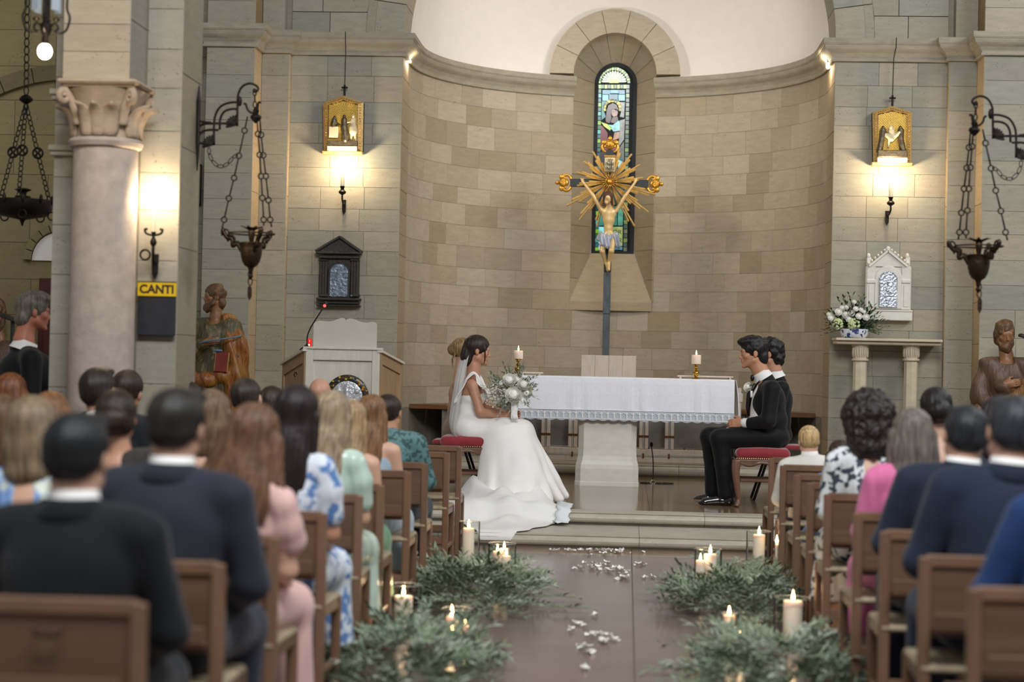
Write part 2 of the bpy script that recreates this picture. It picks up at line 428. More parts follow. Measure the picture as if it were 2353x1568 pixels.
def veil_mat():
    m = bpy.data.materials.new('tulle'); m.use_nodes = True; nt = m.node_tree; N = nt.nodes; L = nt.links
    b = N['Principled BSDF']; out = N['Material Output']; b.inputs['Base Color'].default_value = (.86,.86,.84,1); b.inputs['Roughness'].default_value = .8
    t = N.new('ShaderNodeBsdfTransparent'); mx = N.new('ShaderNodeMixShader'); mx.inputs[0].default_value = .5
    L.new(t.outputs[0], mx.inputs[1]); L.new(b.outputs[0], mx.inputs[2]); L.new(mx.outputs[0], out.inputs[0]); return m
STONE = mat('travertine', (.5,.5,.5), .85, vary=.075, scale=(7,7,30), bump=.15, bscale=45, objcol=True, pits=.4)
STONE_PLAIN = mat('carved_stone', '#9c9482', .85, vary=.12, scale=(7,7,20), bump=.25, bscale=40, pits=.25)
MORTAR = mat('mortar_joint', '#7d7565', .95, vary=.1)
PLASTER = mat('white_plaster', '#e8e2d9', .9, vary=.02, bump=.05, bscale=20)
MARBLE_W = mat('white_marble', '#dcd8cc', .45, vary=.06, scale=(9,9,20), bump=.08, bscale=40)
STEP = mat('step_travertine', '#b2ab9a', .4, vary=.10, scale=(9,9,24), bump=.15, bscale=30, pits=.3, objcol=False)
PLATF = mat('polished_platform_marble', '#7d6a52', .13, vary=.16, scale=(3,14,3), objcol=False)
FLOORM = mat('polished_red_brown_stone', (.1,.07,.06), .2, vary=.14, scale=(3,3,3), objcol=True)
IRON = mat('wrought_iron', '#241f1a', .5, metal=.7, vary=.2, bump=.2)
BRONZE = mat('dark_bronze', '#3c2f22', .4, metal=.8, vary=.25, bump=.3, bscale=50)
GOLD = mat('gilded_wood', '#cf9c3e', .34, metal=.7, vary=.2, scale=(30,30,30), bump=.3, bscale=70)
BRASS = mat('polished_brass', '#c39a45', .15, metal=1, vary=.05)
WOOD_CH = mat('chair_oak', '#735743', .34, vary=.2, scale=(6,6,1.5), bump=.1, bscale=30)
WOOD_CH2 = mat('chair_oak_panel', '#634a38', .4, vary=.22, scale=(1.5,6,14), bump=.1, bscale=30)
WAX = mat('ivory_wax', '#f6e4d2', .45, vary=.02, sss=.7)
FLAME = emit('candle_flame', (1,.66,.30), 18)
BULB = emit('warm_lamp', (1,.80,.5), 40)
SKIN = mat('skin', (.5,.3,.2), .5, vary=.04, objcol=True, sss=.12)
HAIR = mat('hair', (.05,.03,.02), .42, vary=.55, scale=(70,70,6), objcol=True, bump=.25, bscale=8, spec=.4)
HAIRC = mat('curly_hair', (.03,.02,.015), .5, vary=.5, scale=(45,45,45), objcol=True, bump=.9, bscale=55)
CLOTH = mat('wool_cloth', (.02,.02,.03), .8, vary=.12, scale=(5,5,5), objcol=True, sheen=.12, bump=.1, bscale=120, spec=.2)
SATIN = mat('satin', (.5,.6,.5), .28, vary=.1, scale=(6,6,6), objcol=True)
COTTON = mat('cotton', (.5,.6,.7), .8, vary=.08, scale=(6,6,6), objcol=True, sheen=.2)
WHITE = mat('white_cloth', '#eceae6', .7, vary=.02, sheen=.1)
# ================================================================== THE SETTING
def jit(c, a, r=rnd):
    k = 1+r.uniform(-a, a); t = r.uniform(-.02, .02)
    return (c[0]*k*(1+t), c[1]*k, c[2]*k*(1-t))
C_GREY = lin('#9b9583'); C_APSE = [lin('#a99c87')]*4+[lin('#9f927c'), lin('#a2957f'), lin('#aca18e'), lin('#998c73')]
def gcol(r=rnd): return jit(r.choice([C_GREY]*4+[lin('#a39a87'), lin('#929082')]), .06, r)
def stone(parent, o, u, n, a0, a1, z0, z1, col, dep=.03, proud=0.0, gap=.0014, ch=.0022, z=(0,0,1), name='stone'):
    MB().prism([(a0+gap,z0+gap),(a1-gap,z0+gap),(a1-gap,z1-gap),(a0+gap,z1-gap)], o, u, z, n, proud, dep, ch).build(name, STONE, parent, color=col)
def courses(z0, z1, h, r=rnd):
    n = max(1, round((z1-z0)/h)); e = [z0+(z1-z0)*(i+(r.uniform(-.12,.12) if 0 < i < n else 0))/n for i in range(n+1)]
    return list(zip(e[:-1], e[1:]))
def stone_face(parent, o, u, n, L, cs, wd, colf=gcol, r=rnd, single=False):
    for z0, z1 in cs:
        a = 0
        if single: stone(parent, o, u, n, 0, L, z0, z1, colf(), proud=r.uniform(0,.002)); continue
        k = max(1, round(L/wd+r.uniform(-.5,.5))); e = [0]+[L*(i+r.uniform(-.25,.25))/k for i in range(1,k)]+[L]
        if k == 2 and r.random() < .5: e[1] = L*r.choice([.33,.66])
        for i in range(k): stone(parent, o, u, n, e[i], e[i+1], z0, z1, colf(), proud=r.uniform(0,.002))
def sweep(path, prof, closed=False):
    """profile (offset to the left-hand normal, z) swept along a plan polyline with mitres"""
    P = [Vector((p[0],p[1])) for p in path]; m = len(P); rows = []
    for i in range(m):
        d0 = (P[i]-P[i-1]).normalized() if i > 0 else None; d1 = (P[i+1]-P[i]).normalized() if i < m-1 else None
        if d0 is None: d0 = d1
        if d1 is None: d1 = d0
        n0 = Vector((-d0.y,d0.x)); n1 = Vector((-d1.y,d1.x)); nn = (n0+n1); nn = nn.normalized() if nn.length > 1e-6 else n0
        k = 1/max(.35, nn.dot(n0))
        rows.append([Vector((P[i].x+nn.x*o*k, P[i].y+nn.y*o*k, z)) for o, z in prof])
    mb = MB(); mb.grid(rows); n = len(prof)
    mb.f += [tuple(range(n)), tuple((m-1)*n+j for j in range(n))[::-1]]
    return mb
# ---- floor of separate slabs
fl = struct('floor', 'glossy red brown stone floor of the nave aisle')
MB().box((-1.5,9,-.06),(13,27,.1)).build('floor_bed', MORTAR, fl)
xs = [-7.5,-5.9,-4.55,-3.35,-2.15,-1.15,.06,1.27,2.4,3.6,4.8]; ys = [-4,-1,1.5,3.6,5.4,7.2,8.9,10.5,11.95,13.22,13.64,22]
for i in range(len(xs)-1):
    for j in range(len(ys)-1):
        c = jit(lin('#796863'), .05)
        if j == 9: c = jit(lin('#988470'), .05)
        g = .002; MB().prism([(xs[i]+g,ys[j]+g),(xs[i+1]-g,ys[j]+g),(xs[i+1]-g,ys[j+1]-g),(xs[i]+g,ys[j+1]-g)], (0,0,0),(1,0,0),(0,1,0),(0,0,1),0,.04,.002).build('slab', FLOORM, fl, color=c)
# ---- steps and platform
def step_blocks(nm, label, yf, yb, z0, z1, xj, m):
    t = struct(nm, label)
    r = (z1-z0)
    prof = [(yb,z0),(yf+.05,z0),(yf+.045,z0+.012),(yf+.03,z0+.02)]+[(yf+.028-.028*math.sin(PI*k/6), z0+.02+(r-.032)*(1-math.cos(PI*k/6))/2) for k in range(1,6)]+[(yf+.03,z1-.012),(yf+.022,z1-.01),(yf+.022,z1-.002),(yf+.026,z1),(yb,z1)]
    for a, b in zip(xj[:-1], xj[1:]):
        MB().prism([(y,z) for y, z in prof], (a+.0015,0,0),(0,1,0),(0,0,1),(1,0,0),b-a-.003).build('step_block', m, t)
    return t
step_blocks('trim_1', 'lower travertine step below the altar platform', 13.61, 14.50, 0, .1, [-4.4,-2.9,-1.35,.115,1.6,3.1,4.4], STEP)
step_blocks('trim_2', 'upper travertine step edging the altar platform', 14.47, 14.75, .1, .2, [-4.4,-2.6,-.9,.62,2.2,4.4], STEP)
pf = struct('trim_3', 'polished brown marble platform that carries the altar')
for a, b in ((-4.4,-2.4),(-2.4,-1.1),(-1.1,.2),(.2,1.5),(1.5,4.4)):
    for c, d in ((14.752,16.3),(16.3,17.9),(17.9,21.6)):
        MB().prism([(a+.001,c+.001),(b-.001,c+.001),(b-.001,d-.001),(a+.001,d-.001)], (0,0,.2),(1,0,0),(0,1,0),(0,0,1),0,.19).build('slab', PLATF, pf)
step_blocks('trim_4', 'rounded marble step across the apse behind the altar', 19.17, 21.3, .2, .325, [-2.28,-.9,.55,1.97], STEP)
# ---- chancel walls left and right of the apse
ZC, ZT = 4.385, 4.60
YA = 18.6; XL0, XL1 = -3.433, -2.303; XR0, XR1 = 1.987, 3.085
YCC = 18.5; YB = 18.15
XB1 = W(577,500,YB).x; XC0 = XB1
XBR = W(2255,500,YB).x; XCR = XBR
AX = (XL1+XR0)/2; AY = 19.18; AR = (XR0-XL1)/2
wl = struct('wall_left', 'grey travertine pilaster wall left of the apse'); wr = struct('wall_right', 'grey travertine pilaster wall right of the apse')
for wall, x0, x1, xe, sg in ((wl, XL0, XL1, XB1, 1), (wr, XR0, XR1, XBR, -1)):
    MB().box(((x0+x1)/2, (YA+AY)/2, 2.3),(x1-x0-.008, AY-YA-.008, 4.6)).build('wall_core', MORTAR, wall)
    stone_face(wall, (x0,YA,0),(1,0,0),(0,-1,0), x1-x0, courses(.2,ZC,.225), .36)
    xj = x1 if sg > 0 else x0                        # jamb of the apse opening
    stone_face(wall, (xj,YA if sg>0 else AY,0),(0,1 if sg>0 else -1,0),(sg,0,0), AY-YA, courses(.2,ZC,.225), .6, lambda: jit(lin('#a08f75'),.06))
    # narrow pier next to it, then the projecting pilaster
    xa, xb = (XC0, x0) if sg > 0 else (x1, XCR)
    MB().box(((xa+xb)/2, YCC+.3+.004, 2.3),(abs(xb-xa)-.008, .6, 4.6)).build('wall_core', MORTAR, wall)
    stone_face(wall, (xa,YCC,0),(1,0,0),(0,-1,0), xb-xa, courses(.2,ZC,.24), .4, single=True)
    ex = xb if sg > 0 else xa
    stone_face(wall, (ex,YCC if sg>0 else YA,0),(0,1 if sg>0 else -1,0),(sg,0,0), YA-YCC, courses(.2,ZC,.45), .3, lambda: jit(lin('#ad9a7c'),.05), single=True)  # return face of the pier: warm lamp light put into the stone colour
    pa, pb = (-4.19, XB1) if sg > 0 else (XBR, 4.6)
    MB().box(((pa+pb)/2, YB+.35+.004, 2.3),(pb-pa-.008, .7, 4.6)).build('wall_core', MORTAR, wall)
    stone_face(wall, (pa,YB,0),(1,0,0),(0,-1,0), pb-pa, courses(.2,ZC,.24), .5)
    ex = pb if sg > 0 else pa
    stone_face(wall, (ex,YB if sg>0 else YCC,0),(0,1 if sg>0 else -1,0),(sg,0,0), YCC-YB, courses(.2,ZC,.45), .3, lambda: jit(lin('#ad9776'),.05), single=True)  # pilaster return, its orange lighting likewise painted as stone colour
    # above the cornice
    stone_face(wall, (pa,YB,0),(1,0,0),(0,-1,0), pb-pa, courses(ZT,5.35,.25), .5)
    stone_face(wall, (ex,YB if sg>0 else YCC,0),(0,1 if sg>0 else -1,0),(sg,0,0), .3, [(ZT,5.35)], .3, lambda: lin('#8c7350'), single=True)  # same return higher up, warm light again carried by the colour
    MB().box(((pa+pb)/2, YB+.354, 5.6),(pb-pa-.008, .7, 2.0)).build('wall_core', MORTAR, wall)
# arch over the apse: voussoirs, archivolt strip, spandrel stones
wc = struct('wall_front', 'triumphal arch wall above the apse cornice')
def ring(parent, cx, cz, r0, r1, y, dep, a0, a1, n, colf, name='voussoir', proud=0.0, gap=.003):
    for i in range(n):
        b0 = math.radians(a0+(a1-a0)*i/n); b1 = math.radians(a0+(a1-a0)*(i+1)/n); g0 = gap/r0; q = 3
        pts = [(cx+r0*math.cos(b0+g0+(b1-b0-2*g0)*k/q), cz+r0*math.sin(b0+g0+(b1-b0-2*g0)*k/q)) for k in range(q+1)] + [(cx+r1*math.cos(b1-g0-(b1-b0-2*g0)*k/q), cz+r1*math.sin(b1-g0-(b1-b0-2*g0)*k/q)) for k in range(q+1)]
        MB().prism(pts, (0,y,0),(1,0,0),(0,0,1),(0,-1,0), proud, dep, .003).build(name, STONE, parent, color=colf())
ring(wc, AX, ZT, AR, AR+.29, YA, .58, 0, 180, 22, gcol)
ring(wc, AX, ZT, AR+.29, AR+.38, YA, .2, 0, 180, 22, gcol, 'archivolt')
for sg in (-1, 1):
    for z0, z1 in courses(ZT, 5.35, .22):
        zz = z0-ZT; z2 = z1-ZT; R = AR+.383
        e0 = AX+sg*math.sqrt(R*R-zz*zz); e1 = AX+sg*math.sqrt(R*R-z2*z2); o = XL0 if sg < 0 else XR1
        m = o+(e0-o)*rnd.uniform(.4,.7)
        MB().prism([(o,z0+.003),(m-sg*-.003,z0+.003),(m-sg*-.003,z1-.003),(o,z1-.003)], (0,YA,0),(1,0,0),(0,0,1),(0,-1,0),0,.03,.003).build('stone', STONE, wc, color=gcol())
        MB().prism([(m+sg*-.003,z0+.003),(e0,z0+.003),(e1,z1-.003),(m+sg*-.003,z1-.003)], (0,YA,0),(1,0,0),(0,0,1),(0,-1,0),0,.03,.003).build('stone', STONE, wc, color=gcol())
    # second, outer order of the arch on the narrow pier
    for k, (xa, xb, y) in enumerate(((XC0, XL0-.055, YCC),) if sg < 0 else ((XR1+.055, XCR, YCC),)):
        for z0, z1 in courses(ZT, 5.35, .3): stone(wc, (0,y,0),(1,0,0),(0,-1,0), xa, xb, z0, z1, gcol(), dep=.2)
poly = [(-5.2,5.3),(-5.2,7.6),(5,7.6),(5,5.3)]
bk = MB(); pts = [(AX+(AR+.36)*math.cos(math.radians(a)), ZT+(AR+.36)*math.sin(math.radians(a))) for a in range(0,181,6)]
rows = [[Vector((x,YA+.04,z)) for x, z in pts],[Vector((max(-5.2,min(5,AX+(x-AX)*2.2)),YA+.04,7.6 if 20<180*i/30<160 else max(z,4.62))) for i,(x,z) in enumerate(pts)]]
bk.grid(rows).build('wall_core', STONE_PLAIN, wc)
# ---- cornice
PROF = [(0,ZC),(.03,ZC),(.036,ZC+.008),(.036,ZC+.02),(.028,ZC+.028),(.028,ZC+.036),(.034,ZC+.05),(.055,ZC+.078),(.085,ZC+.1),(.10,ZC+.115),(.112,ZC+.14),(.112,ZC+.15),(.122,ZC+.154),(.122,ZC+.162),(.128,ZC+.164),(.128,ZT),(0,ZT)]
def flip(p): return [(-a,z) for a, z in p]
tc_ = struct('trim_5', 'moulded travertine cornice left of the apse')
sweep([(-4.7,18.8),(-4.19,18.8),(-4.19,YB),(XB1,YB),(XB1,YCC),(XL0,YCC),(XL0,YA),(XL1,YA),(XL1,AY)], flip(PROF)).build('cornice', STONE_PLAIN, tc_)
tc_ = struct('trim_6', 'moulded travertine cornice right of the apse')
sweep([(XR0,AY),(XR0,YA),(XR1,YA),(XR1,YCC),(XBR,YCC),(XBR,YB),(4.7,YB)], flip(PROF)).build('cornice', STONE_PLAIN, tc_)
def apt(a, r=AR): return (AX-r*math.cos(a), AY+r*math.sin(a))
WX = -.205; WR = .466; WZ = 4.62; YW = 21.265
aL = PI/2-math.asin((AX-(WX-WR))/AR); aR = PI/2+math.asin((WX+WR-AX)/AR)
tc_ = struct('trim_7', 'curved cornice along the apse wall')
for a0, a1, n in ((0, aL*.5, 8), (aL*.5, aL, 8), (aR, aR+(PI-aR)*.5, 8), (aR+(PI-aR)*.5, PI, 8)):
    sweep([apt(a0+(a1-a0)*i/n) for i in range(n+1)], flip(PROF)).build('cornice', STONE_PLAIN, tc_)
# ---- apse wall of single stones
wa = struct('wall_back', 'curved apse wall of warm beige travertine blocks')
mb = MB(); n = 48
for z0, z1, i0, i1 in ((.2, 2.02, 0, n), (2.02, 4.6, 0, n)):
    ang = [PI*i/n for i in range(n+1)]
    if z0 > 2: 
        for seq in ([a for a in ang if a < aL]+[aL], [aR]+[a for a in ang if a > aR]):
            mb.grid([[Vector((*apt(a, AR+.0035), z)) for a in seq] for z in (z0, z1)])
    else: mb.grid([[Vector((*apt(a, AR+.0035), z)) for a in ang] for z in (z0, z1)])
mb.build('wall_core', MORTAR, wa)
def curved(parent, a0, a1, z0, z1, col):
    g = .0014/AR; a0 += g; a1 -= g; z0 += .0014; z1 -= .0014; q = max(2, int((a1-a0)/.07)); vs = []; fs = []
    for i in range(q+1):
        a = a0+(a1-a0)*i/q
        for r in (AR+.03, AR): x, y = apt(a, r); vs += [(x,y,z0),(x,y,z1)]
    for i in range(q):
        b = 4*i; fs += [(b+2,b+6,b+7,b+3),(b+3,b+7,b+5,b+1),(b,b+4,b+6,b+2)]
    fs += [(0,2,3,1),(4*q,4*q+1,4*q+3,4*q+2)]
    MB().add(vs, fs).build('stone', STONE, parent, color=col)
def acol(): return jit(rnd.choice(C_APSE), .05)
r2 = random.Random(11)
for k, (z0, z1) in enumerate(courses(.85, ZC, .222, r2)):
    segs = [(0, PI)] if z1 < 2.05 else [(0, aL), (aR, PI)]
    if k in (0,): segs = [(0, PI)]
    for s0, s1 in segs:
        a = s0; first = True
        while a < s1-1e-3:
            wd = r2.uniform(.31, .52)/AR
            if first and k % 2: wd *= .6
            first = False
            b = a+wd
            if s1-b < .1: b = s1
            curved(wa, a, b, z0, z1, acol()); a = b
# splayed window surround
ww = struct('window_1', 'tall round arched stained glass window in a splayed stone recess')
GX = W(1411,400,21.6).x; GR = .215; GZ = W(1411,193,21.6).z; GB = W(1411,580,21.6).z; YG = 21.6; ZS = W(1410,694,YW).z
ring(ww, WX, WZ, WR, .735, 21.07, .4, 0, 180, 7, lambda: jit(lin('#aea28c'),.06), gap=.0015)
for i in range(7):
    a0 = PI*i/7; a1 = PI*(i+1)/7; q = 4; rows = []
    for k in range(q+1):
        a = a0+.006+(a1-a0-.012)*k/q; c, s_ = math.cos(a), math.sin(a)
        rows.append([Vector((WX+WR*c, YW, WZ+WR*s_)), Vector((GX+GR*1.12*c, YG, GZ+GR*1.12*s_)), Vector((GX+GR*1.12*c*1.6, YG+.1, GZ+GR*1.12*s_*1.6)), Vector((WX+(WR+.1)*c, YW+.05, WZ+(WR+.1)*s_))])
    MB().grid(rows).build('voussoir', STONE, ww, color=jit(lin('#a0947f'),.12))
for sg in (-1,1):
    for z0, z1 in courses(ZS, WZ, .3):
        t0_ = min(1,max(.02,(z0-ZS)/(GB-ZS))); t1_ = min(1,max(.02,(z1-ZS)/(GB-ZS))); zt0 = z0 if z1 < WZ-.01 else z0; xf = WX+sg*WR; xg = GX+sg*GR*1.12; zz1 = z1 if z1 < WZ-.01 else None
        jx = lambda t: xf+(xg-xf)*t
        jy = lambda t: YW+(YG-YW)*t
        g1 = z1 if zz1 is not None else GZ
        MB().add([(xf,YW,z0+.002),(xf,YW,z1-.002),(jx(t1_),jy(t1_),g1-.002),(jx(t0_),jy(t0_),z0+.002),(xf+sg*.08,YW+.05,z0+.002),(xf+sg*.08,YW+.05,z1-.002),(jx(t1_)+sg*.06,jy(t1_)+.05,g1-.002),(jx(t0_)+sg*.06,jy(t0_)+.05,z0+.002)],
                 [(0,1,2,3),(4,7,6,5),(0,4,5,1),(3,2,6,7),(1,5,6,2),(0,3,7,4)]).build('stone', STONE, ww, color=jit(lin('#a2947b'),.1))
MB().add([(WX-WR,YW,ZS),(WX+WR,YW,ZS),(GX+GR*1.12,YG,GB),(GX-GR*1.12,YG,GB),(WX-WR,YW,ZS-.1),(WX+WR,YW,ZS-.1),(GX+GR,YG,GB-.2),(GX-GR,YG,GB-.2)], [(0,1,2,3),(4,7,6,5),(0,4,5,1),(2,6,7,3)]).build('sill', STONE, ww, color=lin('#a5957a'))
# dark frame and leaded panes
def warc(r, z=None, n=20): return [(GX+r*math.cos(PI*i/n), (GZ if z is None else z)+r*math.sin(PI*i/n)) for i in range(n+1)]
fo = warc(GR*1.14)+[(GX-GR*1.14,GB-.03),(GX+GR*1.14,GB-.03)]; fi = warc(GR*.93)+[(GX-GR*.93,GB+.015),(GX+GR*.93,GB+.015)]
LEAD = mat('lead_came', '#15171a', .6, metal=.3)
mb = MB(); N_ = len(fo); vs = []
for (a, b) in fo: vs.append((a,YG-.01,b))
for (a, b) in fi: vs.append((a,YG-.01,b))
for (a, b) in fi: vs.append((a,YG+.03,b))
for (a, b) in fo: vs.append((a,YG+.03,b))
fs = []
for i in range(N_):
    j = (i+1)%N_; fs += [(i,j,N_+j,N_+i),(N_+i,N_+j,2*N_+j,2*N_+i),(3*N_+i,2*N_+i,2*N_+j,3*N_+j)]
mb.add(vs, fs).build('window_frame', LEAD, ww)
MB().prism(fo, (0,YG+.05,0),(1,0,0),(0,0,1),(0,-1,0),.01).build('lead_backing', LEAD, ww)
GL = lit_glass()
def ic(px, py): p = W(px, py, YG); return (p.x, p.z)
def pane(pts, col, th=.012):
    MB().prism([ic(*p) for p in pts], (0,YG+.032,0),(1,0,0),(0,0,1),(0,-1,0),th,0,.002).build('pane', GL, ww, color=lin(col) if isinstance(col,str) else col)
wcx, wcy, s0 = 1411, 193, 1
def R_(x0,y0,x1,y1): return [(x0,y0),(x1,y0),(x1,y1),(x0,y1)]
for k in range(14):                                                  # sun rays in the arch head
    a0 = PI*(k+.08)/14; a1 = PI*(k+.92)/14; cx, cy = 1411, 189
    pane([(cx+9*math.cos(a0),cy-9*math.sin(a0)),(cx+27*math.cos(a0),cy-25*math.sin(a0)),(cx+30*math.cos((a0+a1)/2),cy-28*math.sin((a0+a1)/2)),(cx+27*math.cos(a1),cy-25*math.sin(a1)),(cx+9*math.cos(a1),cy-9*math.sin(a1))], '#b9c4a0' if k%2 else '#8f9f86')
pane([(1411+11*math.cos(PI*k/8), 190-11*math.sin(PI*k/8)) for k in range(9)], '#c8c72a')
for k in range(18):                                                  # zigzag border of the arch head
    a0 = PI*(k+.06)/18; a1 = PI*(k+.94)/18; r0, r1 = 30.5, 37.5
    pane([(1411+r0*math.cos(a0),191-r0*math.sin(a0)),(1411+r1*math.cos(a0),191-r1*math.sin(a0)),(1411+r1*math.cos(a1),191-r1*math.sin(a1)),(1411+r0*math.cos(a1),191-r0*math.sin(a1))], '#8fb23c' if k%2 else '#3d6b35')
for k in range(8): pane(R_(1382+7.2*k,194,1388.4+7.2*k,203), '#8fb23c' if k%2 else '#38552e')
yy = 194; k = 0
while yy < 572:                                                      # side borders
    x0 = 1373.5-(yy-194)*.0155; c1 = ['#79a838','#2f5d3a','#4fa39a','#35606b'][k%4] if yy < 330 or yy > 480 else ['#3c5a55','#254348'][k%2]
    pane(R_(x0, yy, x0+8.5, yy+9), c1); pane(R_(x0+65, yy, x0+73, yy+9), ['#58604c','#3d4a40','#6c7a4a','#39504a'][k%4]); yy += 10.4; k += 1
for (x0,y0,x1,y1,c_) in ((1384,206,1402,216,'#2c6c86'),(1402,206,1422,214,'#3f86a0'),(1422,206,1436,216,'#2b5f78'),(1384,217,1398,231,'#5ba3b0'),(1399,216,1420,231,'#235a72'),(1421,217,1436,231,'#62a8b8')): pane(R_(x0,y0,x1,y1), c_)
for k in range(9):                                                   # halo
    a0 = math.radians(-20+220*(k+.05)/9); a1 = math.radians(-20+220*(k+.95)/9); cx, cy = 1407, 249
    pane([(cx+r*math.cos(a),cy-r*math.sin(a)) for r, a in ((15,a0),(22,a0),(22.6,(a0+a1)/2),(22,a1),(15,a1))], '#b9a53a' if k%3 else '#5d6b2c')
pane([(1391,274),(1394,252),(1398,241),(1408,236),(1417,240),(1421,250),(1417,254),(1408,250),(1404,262),(1405,274),(1400,283),(1393,281)], '#3f2d26')
pane([(1406,251),(1417,249),(1420,258),(1418,266),(1409,268),(1405,262)], '#8a6f60')
pane([(1407,269),(1419,267),(1421,275),(1412,283),(1403,281)], '#4d382e')
for sx_ in (1410,1416): MB().ell(Vector((ic(sx_,256)[0], YG+.019, ic(sx_,256)[1])), (.006,.002,.003)).build('painted_eye', LEAD, ww)
for pts, c_ in (([(1383,232),(1392,232),(1386,250),(1392,268),(1382,276)],'#2e6f73'),([(1424,234),(1436,234),(1434,270),(1424,268),(1429,250)],'#6d716d'),([(1381,280),(1394,284),(1406,292),(1402,300),(1388,290)],'#9db84a'),([(1380,286),(1386,291),(1396,304),(1398,345),(1379,345)],'#5a1517'),([(1396,286),(1408,287),(1421,276),(1426,282),(1424,300),(1410,302)],'#7db3b6'),([(1412,304),(1424,302),(1422,318),(1408,322)],'#9b7c66'),
    ([(1424,276),(1436,273),(1434,320),(1420,340),(1424,304)],'#73746f'),([(1400,310),(1410,324),(1418,342),(1412,352),(1400,346)],'#6c2a24'),([(1420,343),(1434,324),(1434,372),(1416,366)],'#555752'),([(1379,348),(1398,349),(1399,400),(1378,400)],'#241a1c'),([(1418,358),(1428,352),(1433,390),(1422,400)],'#8cbfc0'),([(1402,350),(1415,356),(1420,398),(1402,400)],'#3c4a52'),
    ([(1379,404),(1400,404),(1400,470),(1377,470)],'#222a30'),([(1403,404),(1433,404),(1432,470),(1403,470)],'#28363a'),([(1377,474),(1400,474),(1399,518),(1376,518)],'#3c7f78'),([(1403,474),(1418,474),(1418,518),(1402,518)],'#2f6f63'),([(1420,474),(1432,474),(1431,518),(1420,518)],'#4f8d7a'),([(1376,521),(1399,521),(1398,560),(1375,560)],'#7cc3c8'),
    ([(1401,521),(1431,521),(1430,565),(1400,565)],'#8a9a62'),([(1375,563),(1398,563),(1398,574),(1375,574)],'#b9c3d6'),([(1400,567),(1430,567),(1430,574),(1400,574)],'#3f6f86')): pane(pts, c_)
LET = mat('painted_letters', '#1b1a14', .7)
for t_, yy in (('OR',534),('FER',553)):
    p = W(1418, yy, YG); writing(t_, .075, LET, ww, (p.x, YG+.017, p.z))
# ---- half dome
dm = MB(); nA, nE = 96, 40
rows = [[Vector((AX-AR*math.cos(PI*i/nA)*math.cos(PI/2*j/nE), AY+AR*math.sin(PI*i/nA)*math.cos(PI/2*j/nE), ZT-.005+AR*math.sin(PI/2*j/nE))) for i in range(nA+1)] for j in range(nE+1)]
dm.grid(rows)
dm.f = [f for f in dm.f if not (dm.v[f[0]][1] > 20.3 and math.hypot(dm.v[f[0]][0]-WX, dm.v[f[0]][2]-WZ) < .60)]
o = dm.build('ceiling', PLASTER, None, smooth='all'); props(o, 'white plaster half dome above the apse cornice', kind='structure')
# ---- slate and wood bench along the apse
bn = thing('apse_bench', 'low stone bench with a brown wooden seat following the curved apse wall', 'bench', (AX, AY, .325))
DARKP = mat('slate_panel', '#77736b', .5, vary=.3, scale=(5,5,5)); PLANK = mat('bench_plank', '#6f4a2c', .35, vary=.2, scale=(9,9,30))
nb = 12
for i in range(nb):
    a0 = .16+(PI-.32)*i/nb; a1 = .16+(PI-.32)*(i+1)/nb
    seg = [a0+.004+(a1-a0-.008)*k/4 for k in range(5)]
    MB().grid([[Vector((*apt(a, AR-.36), z)) for a in seg] for z in (.325,.835)]).grid([[Vector((*apt(a, r), .835)) for a in seg] for r in (AR-.36,AR-.03)]).build('panel', DARKP, bn)
    rr = (AR-.41, AR-.005)
    m = MB(); m.grid([[Vector((*apt(a, r), z)) for a in seg] for r, z in ((rr[1],.84),(rr[0]+.01,.84),(rr[0],.85),(rr[0],.875),(rr[0]+.01,.885),(rr[1],.885))]); m.f += [(0,5,10,15,20,25),(29,24,19,14,9,4)]; m.build('seat_plank', PLANK, bn)
# ---- left arcade pier with its column
wp = struct('trim_8', 'left nave pier of pale stone with an engaged column')
YP = 10.5; px0, px1 = W(118,600,YP).x, W(409,600,YP).x; PY1 = 10.98
MB().box(((px0+px1)/2,(YP+PY1)/2,2.6),(px1-px0-.008,PY1-YP-.008,5.2)).build('wall_core', MORTAR, wp)
pc = lambda: jit(lin('#958f80'), .06)
stone_face(wp, (px0,YP,0),(1,0,0),(0,-1,0), W(172,600,YP).x-px0, courses(0,5,.3), .3, pc, single=True)
xs_ = W(316,600,YP).x
stone_face(wp, (xs_,YP,0),(1,0,0),(0,-1,0), px1-xs_, courses(0,5,.24), .3, pc, single=True)
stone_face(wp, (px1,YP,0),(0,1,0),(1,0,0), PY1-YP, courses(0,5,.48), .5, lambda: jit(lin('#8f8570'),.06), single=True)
for yy in (205, 333):
    z = W(140,yy,YP).z; x = px0
    MB().box((x+.06,YP-.01,z-.02),(.17,.07,.035),ch=.006).box((x+.06,YP-.008,z-.052),(.15,.05,.025),ch=.005).build('moulding', STONE_PLAIN, wp)
cc = W(236,600,10.3); cx, cy, cr = cc.x, 10.31, .178; zcap0 = W(236,322,10.3).z; zcap1 = W(236,180,10.1).z
COLM = mat('column_stone', '#a4968a', .75, vary=.14, scale=(14,14,14), bump=.2, bscale=60)
cl = struct('trim_9', 'round pinkish stone column shaft with leaf capital on the left')
MB().lathe([(.25,0),(.25,.08),(.23,.1),(.21,.14),(cr+.02,.2),(cr+.006,.24),(cr+.004,1.2),(cr,zcap0-.06),(cr-.002,zcap0-.055),(cr+.02,zcap0-.045),(cr+.03,zcap0-.02),(cr+.02,zcap0),(cr-.01,zcap0+.005)], 40, (cx,cy,0)).build('column_shaft', COLM, cl, smooth=True)
hb = zcap1-zcap0
CAPM = mat('capital_stone', '#a8937c', .8, vary=.15, scale=(12,12,12), bump=.25, bscale=50)
